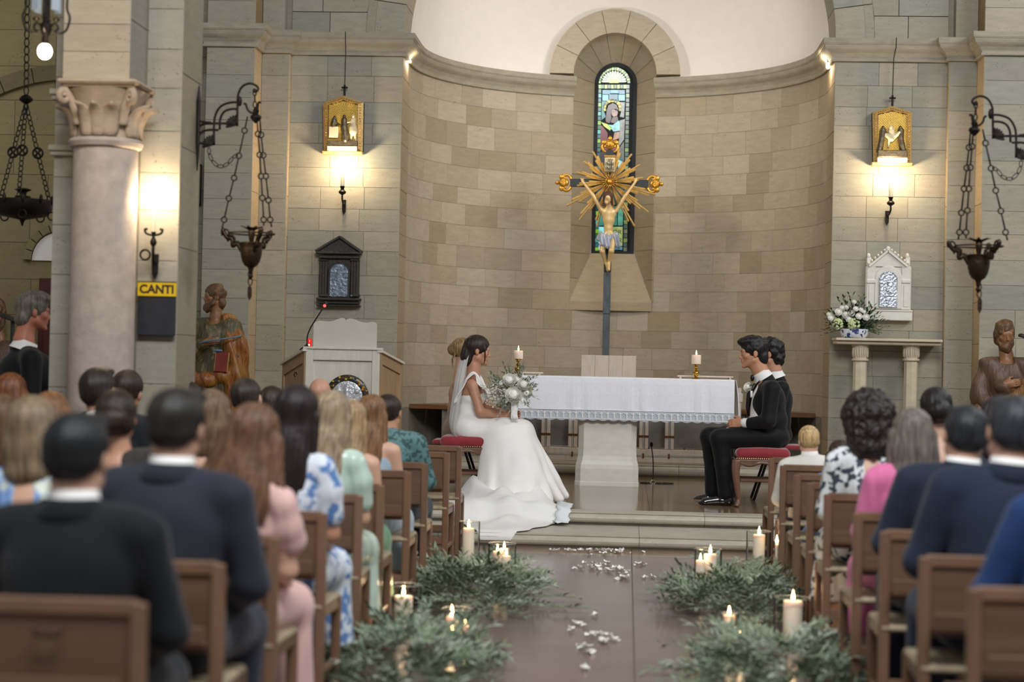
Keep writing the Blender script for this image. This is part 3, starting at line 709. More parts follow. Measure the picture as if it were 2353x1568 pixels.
MB().lathe([(cr-.01,zcap0),(cr-.012,zcap0+hb*.3),(cr+.0,zcap0+hb*.5),(cr+.03,zcap0+hb*.72),(cr+.055,zcap0+hb*.84),(cr+.02,zcap0+hb*.87)], 32, (cx,cy,0)).build('capital_bell', CAPM, cl, smooth=True)
ab = .225
MB().box((cx,cy,zcap1-hb*.05),(2*ab,2*ab,hb*.09),ch=.012).box((cx,cy,zcap1-hb*.115),(2*ab-.05,2*ab-.05,hb*.05),ch=.01).build('abacus', CAPM, cl)
for k in range(4):                                                   # corner volutes and leaves
    a = PI/4+PI/2*k; dx, dy = math.cos(a), math.sin(a)
    pts = []; 
    for i in range(10):
        t = i/9; pts.append(Vector((cx+dx*(cr-.0+.085*t**2), cy+dy*(cr+.085*t**2), zcap0+hb*(.22+.58*t))))
    c0 = pts[-1]+Vector((-dx*.0,-dy*.0,-.035))
    for i in range(1,15):
        th = PI/2-i*.55; rr = .04*(1-i/16); pts.append(c0+Vector((dx*rr*math.cos(th), dy*rr*math.cos(th), rr*math.sin(th))))
    MB().tube(pts, [.028]*6+[.024]*4+[.02]*14, 8).build('volute', CAPM, cl, smooth='all')
    for b in (-.42,.42,0):
        aa = a+b if b else a+PI/4; rr0 = cr-.004; pts = []
        for i in range(9):
            t = i/8; out = .095*t**3; pts.append(Vector((cx+math.cos(aa)*(rr0+out), cy+math.sin(aa)*(rr0+out), zcap0+hb*(.02+.62*t-(.07*max(0,t-.8)/.2)))))
        m = MB(); rows = []
        tang = Vector((-math.sin(aa), math.cos(aa), 0)); nr = Vector((math.cos(aa), math.sin(aa), 0))
        for i, p in enumerate(pts):
            wd = .055*math.sin(PI*(.22+.7*i/8)); rows.append([p-tang*wd-nr*.01, p-tang*wd*.5+nr*.006, p+nr*.02, p+tang*wd*.5+nr*.006, p+tang*wd-nr*.01])
        m.grid(rows).build('leaf', CAPM, cl, smooth='all', solid=.016)
# impost wall above the capital
ix0, ix1 = cx-.2, cx+.175
MB().box(((ix0+ix1)/2, 10.36, zcap1+1.3),(ix1-ix0-.008,.472,2.6)).build('wall_core', MORTAR, wp)
stone_face(wp, (ix0,10.12,0),(1,0,0),(0,-1,0), ix1-ix0, courses(zcap1,zcap1+1.2,.16), .5, lambda: jit(lin('#a89a84'),.05), single=True)
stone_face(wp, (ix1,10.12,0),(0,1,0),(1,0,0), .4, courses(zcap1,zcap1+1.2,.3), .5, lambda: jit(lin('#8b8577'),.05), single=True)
# ---- side aisle seen left of the pier
wsa = struct('wall_side', 'dim side aisle wall with a stone arch at far left')
YS = 14.2; sx0 = W(-60,400,YS).x; sx1 = W(128,400,YS).x+.3
MB().box(((sx0+sx1)/2,YS+.1,3),(sx1-sx0,.19,6)).build('wall_core', MORTAR, wsa)
dc = lambda: jit(lin('#857752'), .07)
stone_face(wsa, (sx0,YS,0),(1,0,0),(0,-1,0), sx1-sx0, courses(0,5.2,.27), .55, dc)
ac = W(150,560,YS-.02); 
rr_ = (W(150,150,YS).z-ac.z)
ring(wsa, ac.x, ac.z, rr_-.12, rr_, YS, .02, 80, 180, 9, lambda: jit(lin('#6d6143'),.06), 'voussoir', .05)
a2 = W(140,600,YS); r3 = W(140,515,YS).z-a2.z
ring(wsa, a2.x, a2.z, r3*.8, r3, YS, .02, 90, 180, 5, lambda: jit(lin('#7d724e'),.06), 'voussoir', .05)
MB().prism([(a2.x+r3*.78*math.cos(PI/2+PI/2*i/8), a2.z+r3*.78*math.sin(PI/2+PI/2*i/8)) for i in range(9)]+[(a2.x,a2.z)], (0,YS,0),(1,0,0),(0,0,1),(0,-1,0),.02).build('lunette', PLASTER, wsa)
# side aisle vault and outer wall, so that the aisle is as dim as in the photograph
MB().box((-4.9,12.5,5.35),(2.7,4.0,.1)).build('vault', STONE_PLAIN, wsa)
MB().box((-6.3,12.3,2.7),(.1,5.0,5.4)).build('outer_wall', STONE_PLAIN, wsa)
d1 = struct('door_1', 'dark red wooden door at the end of the side aisle')
p0 = W(93,640,YS-.05); p1 = W(150,900,YS-.05)
DRED = mat('dark_red_door', '#4a1a14', .5, vary=.15, scale=(10,10,3))
MB().box(((p0.x+p1.x)/2,YS-.06,p0.z/2),(p1.x-p0.x,.05,p0.z),ch=.006).build('door_leaf', DRED, d1)
for k in (0,1): MB().box(((p0.x+p1.x)/2,YS-.09,p0.z*(.28+.42*k)),(p1.x-p0.x-.08,.02,p0.z*.34),ch=.008).build('door_panel', DRED, d1)
# wall strip beyond the pier with a small dark framed picture
ws = struct('wall_transept', 'shadowed wall strip between the left pier and the pilaster')
MB().box((-4.7,18.86,2.8),(1.1,.1,5.6)).build('wall_core', MORTAR, ws)
stone_face(ws, (-5.2,18.8,0),(1,0,0),(0,-1,0), 1.02, courses(0,5.4,.3), .5)
# ================================================================== FURNISHINGS OF THE CHANCEL
ZP = .2
# ---- altar
at = thing('altar', 'stone altar with a flared white pedestal behind the bride and groom', 'altar', (-.17,17.95,ZP))
pts = []; hw0 = (W(1468,1117,17.6).x-W(1320,1117,17.6).x)/2
prof = [(0,hw0),(.035,hw0),(.04,hw0*.985),(.16,hw0*.985),(.2,hw0*.97),(.24,hw0*.935),(.28,hw0*.915),(.34,hw0*.905),(.9,hw0*.905)]
rows = []
for z, w_ in prof:
    d_ = .3*w_/hw0; c = .05
    rows.append([Vector((-.17+x, 17.93+y, ZP+z)) for x, y in ((-w_+c,-d_),(w_-c,-d_),(w_,-d_+c),(w_,d_-c),(w_-c,d_),(-w_+c,d_),(-w_,d_-c),(-w_,-d_+c))])
MB().grid(rows, True).build('pedestal', MARBLE_W, at)
xa, xb = W(1188,866,17.6).x, W(1684,873,17.6).x; zt = 1.218
MB().box(((xa+xb)/2,17.98,zt-.06),(xb-xa-.03,.72,.1),ch=.01).build('table_slab', MARBLE_W, at)
# ---- altar cloth with lace border
CLO = mat('altar_linen', '#f0f1f5', .8, vary=.03, sheen=.15, scale=(40,40,40))
cth = thing('altar_cloth', 'white altar cloth with a lace border of small crosses', 'tablecloth', ((xa+xb)/2,17.98,1.2))
zb = W(1430,945,17.58).z; zl = W(1430,966,17.58).z
m = MB(); nx = 60; yf = 17.60
rows = []
for (y, z, k) in ((18.33,zt+.004,0),(17.62,zt+.004,0),(17.605,zt-.004,0),(17.598,zt-.05,.2),(17.59,(zt+zb)/2,.6),(17.585,zb,1)):
    rows.append([Vector((xa-.012+(xb-xa+.03)*i/nx, y-.012*k*math.sin(i*.9+math.sin(i*.37)*2)*.5, z)) for i in range(nx+1)])
m.grid(rows)
def side(x, sg):
    rows = []
    for z, k in ((zt+.004,0),(zt-.05,.3),((zt+zb)/2,.7),(zb-.02,1)):
        rows.append([Vector((x+sg*(.012+.05*k*(.6+.4*math.sin(i*1.3))), 17.6-.01*k+.73*i/8, z)) for i in range(9)])
    return rows
lin_ = m.grid(side(xa,-1)).grid(side(xb+.018,1)).build('linen', CLO, cth, smooth=False, solid=.004)
LACE = mat('lace_net', '#bfc6cf', .85, vary=.2, scale=(160,160,160)); 
m = MB(); n_ = 120
m.grid([[Vector((xa-.012+(xb-xa+.03)*i/n_, 17.588, z-(.012*abs(math.sin(i*.55)) if z < zb-.05 else 0))) for i in range(n_+1)] for z in (zb+.004, zl)])
lac_ = m.build('lace_border', LACE, lin_, solid=.002)
m = MB(); k = 0
nC = 34
for i in range(nC):
    x = xa+.03+(xb-xa-.06)*i/(nC-1); zc = (zb+zl)/2+.004
    m.box((x,17.583,zc-.004),(.012,.004,.062)).box((x,17.5822,zc+.012),(.036,.004,.01))
    for s_ in (-1,1):
        if i < nC-1: m.box((x+(xb-xa-.06)/(nC-1)/2+s_*.008,17.584,zc+.024),(.006,.003,.014), Matrix.Rotation(s_*.7,3,'Y'))
m.box(((xa+xb)/2,17.584,zb+.004),(xb-xa,.004,.006)).box(((xa+xb)/2,17.584,zl+.006),(xb-xa,.004,.008)).build('lace_crosses', WHITE, lin_)
# ---- candlesticks and pillar candles on the altar
def flame(parent, p, s=1.0):
    q = MB().lathe([(.0005,-.004*s),(.0055*s,.004*s),(.0075*s,.012*s),(.006*s,.022*s),(.003*s,.034*s),(.0005,.046*s)], 10, p)
    q.build('flame', FLAME, parent, smooth='all')
    MB().lathe([(.0012,-.01),(.001,.006)], 5, p).build('wick', LEAD, parent)
def candle(name, label, p, r, h, group, s=1.0, light=0.0):
    t = thing(name, label, 'candle', p, group)
    MB().lathe([(r*.96,0),(r,.004),(r,h-.006),(r*.94,h),(r*.8,h-.004),(r*.25,h-.009),(.001,h-.009)], 24, p).build('wax', WAX, t, smooth=True)
    flame(t, Vector(p)+Vector((0,0,h)), s)
    if light: point('candle_glow', Vector(p)+Vector((0,-.004,h+.058*s)), light, (1,.66,.36), .012)
    return t
for px, yb_, yt, lab, lab2 in ((1190,868,803,'brass candlestick on the altar beside the bride\'s bouquet','short white candle on the candlestick left of the crucifix'),(1599,872,813,'brass candlestick at the right end of the altar','short white candle on the candlestick right of the crucifix')):
    b = W(px, yb_-1, 17.78); b.z = zt+.007
    cs = thing('candlestick', lab, 'candlestick', b, 'brass candlesticks on the altar')
    h = W(px, (825 if px < 1300 else 837), 17.78).z-b.z; k = h/.19
    MB().lathe([(.045,0),(.045,.006*k),(.034,.012*k),(.016,.02*k),(.012,.03*k)], 24, b).build('foot', BRASS, cs, smooth=True)
    MB().lathe([(.012,.03*k),(.03,.055*k),(.034,.075*k),(.026,.098*k),(.012,.11*k),(.018,.118*k),(.022,.128*k),(.012,.14*k),(.01,.15*k),(.02,.158*k),(.012,.168*k),(.03,.18*k),(.03,.19*k)], 24, b).build('stem', BRASS, cs, smooth=True)
    candle('pillar_candle', lab2, b+Vector((0,0,h)), .045, W(px,yt+3,17.78).z-b.z-h, 'candles on the altar', 1.0, .4)
BLEACH = mat('bleached_wood', '#d2c6b8', .6, vary=.14, scale=(30,30,4), col2='#b39c86', thr=(.5,.75))
for px0_, px1_, yy, lab in ((1556,1684,867,'low bleached wood missal rest at the right end of the altar'),(1196,1248,858,'low wooden missal rest behind the bride\'s bouquet')):
    p0, p1 = W(px0_,yy,18.2), W(px1_,yy,18.2)
    t = thing('missal_rest', lab, 'book rest', ((p0.x+p1.x)/2,18.2,zt+.007), 'missal rests on the altar')
    MB().box(((p0.x+p1.x)/2,18.2,zt+.03),(p1.x-p0.x,.2,.014),ch=.003).build('board', BLEACH, t)
    for x in (p0.x+.03,p1.x-.03): MB().box((x,18.2,zt+.015),(.02,.18,.016)).build('foot', BLEACH, t)
# ---- presider's chair: bleached panel behind the altar
YC = 19.55; p0, p1 = W(1336,816,YC), W(1462,818,YC)
pc_ = thing('presider_chair', 'square bleached wood chair back standing behind the altar below the crucifix', 'chair', ((p0.x+p1.x)/2,YC+.25,.325))
wq = (p1.x-p0.x)
for i in range(4): MB().box((p0.x+wq*(i+.5)/4,YC,(p0.z+.75)/2),(wq/4-.002,.035,p0.z-.75),ch=.003).build('back_board', BLEACH, pc_)
MB().box(((p0.x+p1.x)/2,YC+.26,.77),(wq,.48,.05),ch=.006).build('seat', BLEACH, pc_)
for x in (p0.x+.03,p1.x-.03):
    for y in (YC+.02,YC+.46): MB().box((x,y,.535),(.05,.05,.42),ch=.005).build('leg', BLEACH, pc_)
# ---- wooden lattice stalls with metal inlay behind the altar
STEEL = mat('steel_inlay', '#d8d8d4', .25, metal=.9); CLAMP = mat('bronze_clamp', '#6b4526', .4, metal=.5)
def stall(lab, x0, x1, posts, y=19.35):
    zb_ = .345; t = thing('wooden_stall', lab, 'stall', ((x0+x1)/2, y, .325), 'wooden stalls behind the altar')
    zr = W(1600,1035,y).z
    for k in (0,1): MB().box(((x0+x1)/2,y,zb_+(zr-zb_)*(.22+.54*k)),(x1-x0,.05,(zr-zb_)*.44),ch=.004).build('bottom_rail', BLEACH, t)
    MB().box(((x0+x1)/2,y-.02,zb_+(zr-zb_)*.49),(x1-x0,.02,.014)).build('inlay', STEEL, t)
    for x in posts:
        for s_ in (-1,1): MB().box((x+s_*.028,y,(zr+.98)/2),(.036,.05,.98-zr),ch=.004).build('post', BLEACH, t)
        MB().box((x,y-.015,(zr+.98)/2),(.012,.02,.98-zr)).build('inlay', STEEL, t)
        MB().box((x,y-.022,zr+.13),(.105,.016,.022)).build('clamp', CLAMP, t)
        MB().box((x,y-.022,zb_+(zr-zb_)*.49),(.016,.02,.05)).build('clamp', CLAMP, t)
    MB().box(((x0+x1)/2,y,.975),(x1-x0,.06,.045),ch=.005).build('top_rail', BLEACH, t)
    MB().box(((x0+x1)/2,y+.03,(zr+.98)/2),(x1-x0,.012,.95-zr)).build('panel', DARKP, t)
    return t
X_ = lambda px: W(px,1000,19.35).x
stall('bleached wood stall with steel inlay between the bride and the altar pedestal', X_(1150), X_(1332), [X_(1254), X_(1316)])
stall('bleached wood stall with steel inlay between the altar pedestal and the groom', X_(1458), X_(1690), [X_(1479), X_(1538)])
t = thing('wooden_post', 'short wooden post with steel inlay standing between the altar and the groom', 'post', (W(1691,1000,19.3).x,19.3,.325))
x = W(1691,960,19.3).x; zt2 = W(1691,892,19.3).z
for s_ in (-1,1): MB().box((x+s_*.03,19.3,(.325+zt2)/2),(.04,.05,zt2-.325),ch=.004).build('upright', BLEACH, t)
MB().box((x,19.28,(.4+zt2)/2),(.012,.02,zt2-.45)).build('inlay', STEEL, t)
MB().box((x,19.275,zt2-.1),(.13,.02,.09),ch=.004).build('cross_board', BLEACH, t)
# ---- floor microphone
BLK = mat('black_plastic', '#121212', .4, vary=.05); CHROME = mat('chrome', '#c8c8c8', .12, metal=1)
b = Wz(1500,1112,ZP)
t = thing('floor_microphone', 'thin black gooseneck microphone standing on the platform beside the altar pedestal', 'microphone', b)
MB().lathe([(.035,0),(.035,.01),(.024,.022),(.016,.034),(.006,.04)], 20, b).build('base', CHROME, t, smooth=True)
top = W(1497,1022,b.y); MB().tube(spline([b+Vector((0,0,.03)), b+Vector((.002,0,.12)), b+Vector((-.004,0,.25)), top-Vector((0,0,.02))]), .0055, 8).build('gooseneck', BLK, t, smooth='all')
MB().ell(top, (.016,.016,.024)).build('windscreen', mat('foam', '#1a0d0b', .9), t, smooth='all')
for sg, L in ((-1,.12),(1,.2)):
    MB().tube(spline([b+Vector((sg*.02,.02,.006)), b+Vector((sg*.08,.06,.006)), b+Vector((sg*.05,-.02,.006)), b+Vector((sg*L,.03,.006)), b+Vector((sg*L*.5,.09,.006))]), .005, 6).build('cable', BLK, t, smooth='all')
# ---- crucifix
YX = 20.3
cxp = W(1400,420,YX); xb0 = W(1394,800,YX); 
t = thing('crucifix', 'tall black wooden crucifix with gilded rays and a carved figure in front of the window', 'crucifix', (xb0.x, YX, .325))
CW = mat('black_crosswood', '#1d2426', .5, vary=.3, scale=(20,20,5)); CW2 = mat('blue_grey_post', '#4d555a', .55, vary=.3, scale=(20,20,6), metal=.2)
def sc(px): return px/F*YX
x0 = cxp.x; zc = cxp.z
zt_ = W(1401,345,YX).z; zm = W(1396,625,YX).z; zj = W(1394,722,YX).z
MB().box((x0,YX+.02,(zt_+zm)/2),(sc(17),.06,zt_-zm),ch=.004).build('upright', CW, t)
MB().box((x0,YX+.02,(zm+zj)/2),(sc(17),.05,zm-zj-.006),ch=.004).build('post', CW2, t)
MB().box((x0,YX+.02,(zj+.325)/2),(sc(16),.05,zj-.325-.006),ch=.004).build('post', CW2, t)
MB().box((x0,YX+.025,zj),(sc(15),.05,.02)).build('joint', CW, t)
bl, br = W(1310,420,YX).x, W(1490,420,YX).x
cb_ = MB().box(((bl+br)/2,YX+.03,zc-.005),(br-bl,.05,sc(18)),ch=.004).build('cross_beam', CW, t)
def finial(c, ang, par):
    q = Matrix.Rotation(ang, 3, 'Y'); m = MB(); c = Vector(c)
    m.ell(c+q@Vector((0,0,sc(17))), (sc(11),.03,sc(12)), q).ell(c+q@Vector((0,-.005,sc(31))), (sc(5),.025,sc(6)), q)
    for s_ in (-1,1):
        pts = [Vector((s_*sc(6),0,0)),Vector((s_*sc(13),0,sc(2))),Vector((s_*sc(18),0,sc(9))),Vector((s_*sc(16),0,sc(17))),Vector((s_*sc(11),0,sc(16))),Vector((s_*sc(11),0,sc(11)))]
        m.tube([c+q@p for p in spline(pts,4)], sc(3.4), 8)
        m.ell(c+q@Vector((s_*sc(13),-.01,sc(22))), (sc(7),.02,sc(6)), q)
    for k in range(7):
        a = -1.1+2.2*k/6; m.tube([c+q@Vector((0,-.03,sc(12))), c+q@Vector((math.sin(a)*sc(10),-.035,sc(12)+math.cos(a)*sc(14)))], [sc(1.5),sc(2.4)], 6)
    m.build('finial', GOLD, par, smooth='all')
finial((x0,YX+.02,zt_-.02), 0, t); finial((bl+.01,YX+.03,zc-.005), -PI/2, cb_); finial((br-.01,YX+.03,zc-.005), PI/2, cb_)
rc = W(1401,418,YX-.02)
k = 0
RAYM = mat('gold_ray', '#dfc07a', .36, metal=.6, vary=.12, scale=(40,40,40))
for g in range(16):                                                  # gilded rays in clusters
    base = 2*PI*g/16+.1
    dgr = math.degrees(base)%360
    if 80 < dgr < 100: continue
    for j in range(4):
        a = base+(j-1.5)*.07; L = sc([48,68,78,56][j]*(1.42 if 195 < dgr < 345 and not 255 < dgr < 285 else 1.0)*(.95+.1*rnd.random()))
        r0 = sc(14)
        u = Vector((math.cos(a),0,math.sin(a))); v = Vector((-math.sin(a),0,math.cos(a)))
        p = rc+Vector((0,-.002*(j%2),0))
        w0, w1 = sc(.8), sc(2.3)
        MB().add([p+u*r0-v*w0, p+u*L-v*w1, p+u*(L+sc(2)), p+u*L+v*w1, p+u*r0+v*w0, p+u*r0+Vector((0,-.012,0)), p+u*L+Vector((0,-.012,0))],
                 [(0,1,6,5),(5,6,3,4),(1,2,6),(2,3,6),(4,3,2,1,0),(0,5,4)]).build('ray', RAYM, t)
m = MB()
for k in range(18):
    a = 2*PI*k/18; u = Vector((math.cos(a),0,math.sin(a))); m.tube([rc+Vector((0,-.02,0))+u*.02, rc+Vector((0,-.03,0))+u*sc(17+4*(k%2))], [sc(1.5),sc(.8)], 5)
m.ell(rc+Vector((0,-.03,0)), (sc(6),.02,sc(6))).build('ray_boss', GOLD, t, smooth='all')
sp = W(1401,378,YX-.05)
m = MB(); pl = []
rows = []
for i in range(9):
    z = sp.z+sc(18)-sc(36)*i/8; off = -.012*math.sin(PI*i/8)+(.02 if i in (0,8) else 0)
    rows.append([Vector((sp.x+xx*sc(11.5), sp.y+off, z)) for xx in (-1,-.5,0,.5,1)])
PARCH = mat('parchment', '#d8c9a0', .7, vary=.1)
scr_ = m.grid(rows).build('scroll', PARCH, t, smooth='all', solid=.008)
MB().tube([(sp.x-sc(13),sp.y,sp.z+sc(19)),(sp.x+sc(13),sp.y,sp.z+sc(19))], sc(2.2), 10).build('scroll_roll', GOLD, scr_, smooth=True)
INK = mat('ink_letters', '#1c1812', .7)
for tx, dz, s_ in (('ינמי', 9, .05),('INBI', 0, .052),('INRI', -10, .052)):
    try: writing(tx, s_, INK, scr_, (sp.x, sp.y-.03, sp.z+sc(dz)), sx=1.0, bold=.02)
    except Exception: pass
# carved figure
def X2(px, py, dy=0): p = W(px, py, YX-.09+dy); return (p.x, p.y, p.z)
lo = W(1320,640,YX-.3); hi = W(1480,380,YX+.1); k_ = sc(1)
sd = SDF((lo.x,YX-.3,lo.z),(hi.x,YX+.08,hi.z), .0075)
CORP = mat('polychrome_figure', '#d3b47c', .38, vary=.1, scale=(9,9,9), metal=.15)
hd = X2(1397,455,-.06)
sd.ell(hd,(8.5*k_,10*k_,12.5*k_),.01).cap(X2(1394,463,-.07),X2(1394,466,-.08),5.5*k_,4.5*k_,.01)
sd.ell((hd[0]-1*k_,hd[1]-10*k_,hd[2]-1*k_),(1.6*k_,2.5*k_,3*k_),.006)
sd.cap(X2(1399,468),X2(1399,480),5.5*k_,6.5*k_,.015)
sd.ell(X2(1399,490,.0),(17*k_,10*k_,14*k_),.02).ell(X2(1399,505),(14*k_,10*k_,16*k_),.02).ell(X2(1398,524),(10.5*k_,8.5*k_,15*k_),.02).ell(X2(1399,541),(14*k_,10*k_,11*k_),.02)
for a, b_, c_, ha in (((1383,484),(1362,448),(1342,422),(1338,416)),((1416,484),(1437,450),(1456,424),(1461,416))):
    sd.chain([X2(*a),X2(*b_),X2(*c_,.03),X2(*ha,.04)],[5.4*k_,4.0*k_,2.9*k_,3.3*k_],.010)
    for f_ in range(4): sd.cap(X2(*ha,.04), X2(ha[0]-5+3*f_, ha[1]-6-(f_%2), .035), 1.3*k_, 1.0*k_, .003)
    sd.cap(X2(*ha,.04), X2(ha[0]+(5 if ha[0]<1400 else -5), ha[1]-1, .02), 1.4*k_, 1.0*k_, .003)
sd.chain([X2(1388,545),X2(1384,578,-.06),X2(1391,602,-.0),X2(1396,612,-.01)],[8.6*k_,6.4*k_,4.2*k_,3.6*k_],.008)
sd.chain([X2(1407,545),X2(1405,577,-.09),X2(1400,600,-.03),X2(1398,610,-.04)],[8.6*k_,6.4*k_,4.2*k_,3.6*k_],.008)
sd.cap(X2(1395,609,-.02),X2(1397,622,-.07),4*k_,3.4*k_,.01).cap(X2(1399,608,-.04),X2(1399,620,-.09),4*k_,3.4*k_,.01)
sd.build('figure', CORP, t)
sd = SDF((lo.x,YX-.3,lo.z),(hi.x,YX+.08,hi.z), .008)
sd.ell((hd[0],hd[1]+.012,hd[2]+3*k_),(12*k_,12.5*k_,13.5*k_),.01); sd.cap((hd[0]-8*k_,hd[1],hd[2]-2*k_),(hd[0]-9*k_,hd[1]-.01,hd[2]-17*k_),4*k_,3*k_,.01).cap((hd[0]+8*k_,hd[1],hd[2]),(hd[0]+10*k_,hd[1]+.01,hd[2]-15*k_),4*k_,3*k_,.01)
sd.ell((hd[0]-.5*k_,hd[1]-12*k_,hd[2]-5*k_),(7.4*k_,9*k_,10.5*k_),.004,None,'s')
sd.build('carved_hair', mat('painted_brown_hair', '#4a2b18', .6, vary=.3, bump=.5), t)
sd = SDF((lo.x,YX-.3,lo.z),(hi.x,YX+.08,hi.z), .008)
sd.ell(X2(1398,545,-.0),(17*k_,13*k_,9*k_),.01).cap(X2(1385,542,-.03),X2(1383,562,-.06),7*k_,6*k_,.02).cap(X2(1398,548,-.06),X2(1396,566,-.08),8*k_,7*k_,.02).cap(X2(1412,540,-.02),X2(1414,565,-.03),6*k_,5*k_,.02).cap(X2(1418,538,0),X2(1421,566,0),4*k_,5.5*k_,.015).cap(X2(1380,536,0),X2(1374,550,-.02),4*k_,5*k_,.015)
sd.build('loincloth', mat('silvered_cloth', '#aab0bd', .4, metal=.35, vary=.15), t, disp=lambda V: V+np.c_[0*V[:,0], .012*np.sin(V[:,0]*170+V[:,2]*35), .004*np.sin(V[:,0]*120)])
# ---- ambo
YAm = 17.1
def A2(px, py, d=YAm): return W(px, py, d)
p0, p1 = A2(703,803), A2(873,805); ztop = (p0.z+p1.z)/2; fw = p1.x-p0.x
AMB = mat('whitewashed_wood', '#d6d0c2', .55, vary=.07, scale=(30,30,4)); AMB2 = mat('limed_oak', '#a88b68', .5, vary=.15, scale=(30,30,4))
am = thing('ambo', 'whitewashed wooden ambo with angled sides and a ceramic roundel left of the apse', 'lectern', ((p0.x+p1.x)/2,YAm+.3,ZP))
fx0, fx1 = p0.x, p1.x
MB().box(((fx0+fx1)/2,YAm+.03,(ZP+ztop)/2),(fw-.02,.02,ztop-ZP-.02)).build('front_panel', AMB, am)
for x in (fx0+.035,fx1-.035): MB().box((x,YAm+.01,(ZP+ztop)/2),(.07,.04,ztop-ZP),ch=.004).build('stile', AMB, am)
MB().box(((fx0+fx1)/2,YAm+.01,ztop-.05),(fw-.14,.038,.1),ch=.004).build('rail', AMB, am)
MB().box(((fx0+fx1)/2,YAm+.01,ZP+.08),(fw-.14,.038,.16),ch=.004).build('rail', AMB, am)
dS = .75; lB, rB = W(652,840,YAm+dS), W(921,838,YAm+dS)
for a, b_, sg in ((Vector((fx0,YAm,0)), Vector((lB.x,YAm+dS,0)), -1),(Vector((fx1,YAm,0)), Vector((rB.x,YAm+dS,0)), 1)):
    dz = ztop-.02; dzb = lB.z if sg < 0 else rB.z; L = (b_-a).length; u = (b_-a).normalized(); n_ = Vector((u.y,-u.x,0))*(1 if sg > 0 else -1)
    n_ = n_ if n_.x*sg > 0 else -n_
    MB().prism([(0,ZP),(L,ZP),(L,dzb),(0,dz)], a, u,(0,0,1), n_, .0, .025).build('side_panel', AMB2, am)
    for q0, q1 in (((0,.06)),(L-.06,L)): 
        zq = lambda q: dz+(dzb-dz)*q/L
        MB().prism([(q0,ZP),(q1,ZP),(q1,zq(q1)),(q0,zq(q0))], a, u,(0,0,1), n_, .014, 0,.003).build('stile', AMB2, am)
    MB().prism([(.06,dz+(dzb-dz)*.06/L-.1),(L-.06,dz+(dzb-dz)*(L-.06)/L-.1),(L-.06,dz+(dzb-dz)*(L-.06)/L),(.06,dz+(dzb-dz)*.06/L)], a, u,(0,0,1), n_, .014,0,.003).build('rail', AMB2, am)
    MB().prism([(-.02,dz-.0),(L+.03,dzb-.0),(L+.03,dzb+.022),(-.02,dz+.022)], a, u,(0,0,1), n_, .035, .02,.003).build('cap_moulding', AMB, am)
    if sg < 0: MB().tube([tuple(a+u*L*.3+n_*(.03+.012*math.sin(q))+Vector((0,0,dz-.22-.02*math.cos(q)))) for q in np.linspace(0,5,10)], .005, 6).build('handle', IRON, am)
MB().box(((fx0+fx1)/2,YAm+.02,ztop+.012),(fw+.05,.09,.022),ch=.004).build('cap_moulding', AMB, am)
# wavy top board
TB = mat('pale_board', '#c6c1b3', .6, vary=.04)
l0, r0 = A2(720,800), A2(864,802); yb0 = YAm+.06; prof = [(720,745),(724,740),(735,737),(748,738.5),(760,739),(770,736),(780,732),(787,731),(793,734),(793.5,738),(797,734),(803,732),(811,733),(820,737),(832,741),(845,742),(855,739.5),(861,741),(866,745)]
poly = [(A2(x,y,yb0).x, A2(x,y,yb0).z) for x, y in prof]+[(A2(865,800,yb0).x, ztop),(A2(719,800,yb0).x, ztop)]
MB().prism(poly, (0,yb0+.03,0),(1,0,0),(0,0,1),(0,-1,0),.03,0,.003).build('book_board', TB, am)
# ceramic roundel
rc_ = A2(797,912,YAm-.02); r_o = 51/F*YAm
FRU = mat('glazed_garland', '#33301f', .3, vary=.3, scale=(40,40,40)); RD = Matrix.Rotation(PI/2,3,'X')
rd = thing('ceramic_roundel', 'glazed roundel with a fruit garland around a silver relief on the ambo front', 'roundel', rc_)
MB().lathe([(r_o*.98,0),(r_o,.006),(r_o,.012),(r_o*.94,.022),(r_o*.76,.022),(r_o*.74,.012),(.001,.012)], 48, rc_+Vector((0,.018,0)), RD).build('rim', FRU, rd, smooth=True)
fr = [('#c98a1e',.5),('#b8791a',.4),('#7a1f1c',.4),('#2f4a24',.5),('#233250',.45),('#8c9a86',.5),('#b5a22c',.3)]
mF = [mat('glaze_%s' % nm, c_, .25, vary=.1) for nm, (c_, _) in zip(('orange','amber','red','green','blue','sage','lemon'), fr)]
for q in range(46):
    a = 2*PI*q/46+rnd.uniform(-.05,.05); rr = r_o*(.79+.14*(q%3)/2)
    MB().ell(rc_+Vector((math.cos(a)*rr,-.008,math.sin(a)*rr)), (rnd.uniform(.009,.014),.012,rnd.uniform(.009,.014)), None, 8, 5).build('fruit', mF[rnd.randrange(7)], rd, smooth='all')
SILV = mat('silver_relief', '#c4c6c9', .3, metal=.35, vary=.2, scale=(30,30,30), bump=.8, bscale=40)
sdR = SDF((rc_.x-.18,rc_.y-.03,rc_.z-.18),(rc_.x+.18,rc_.y+.03,rc_.z+.18), .005)
sdR.ell((rc_.x,rc_.y+.008,rc_.z),(r_o*.74,.012,r_o*.74),.003)
for px, py, r in ((797,890,7),(775,898,5),(820,900,5),(783,922,5),(812,925,5),(797,935,6)): q = A2(px,py,rc_.y-.006); sdR.ell(q,(r*.0038,.012,r*.0038),.01)
sdR.cap(A2(797,900,rc_.y),A2(797,938,rc_.y),.024,.03,.02)
sdR.build('silver_relief', SILV, rd)
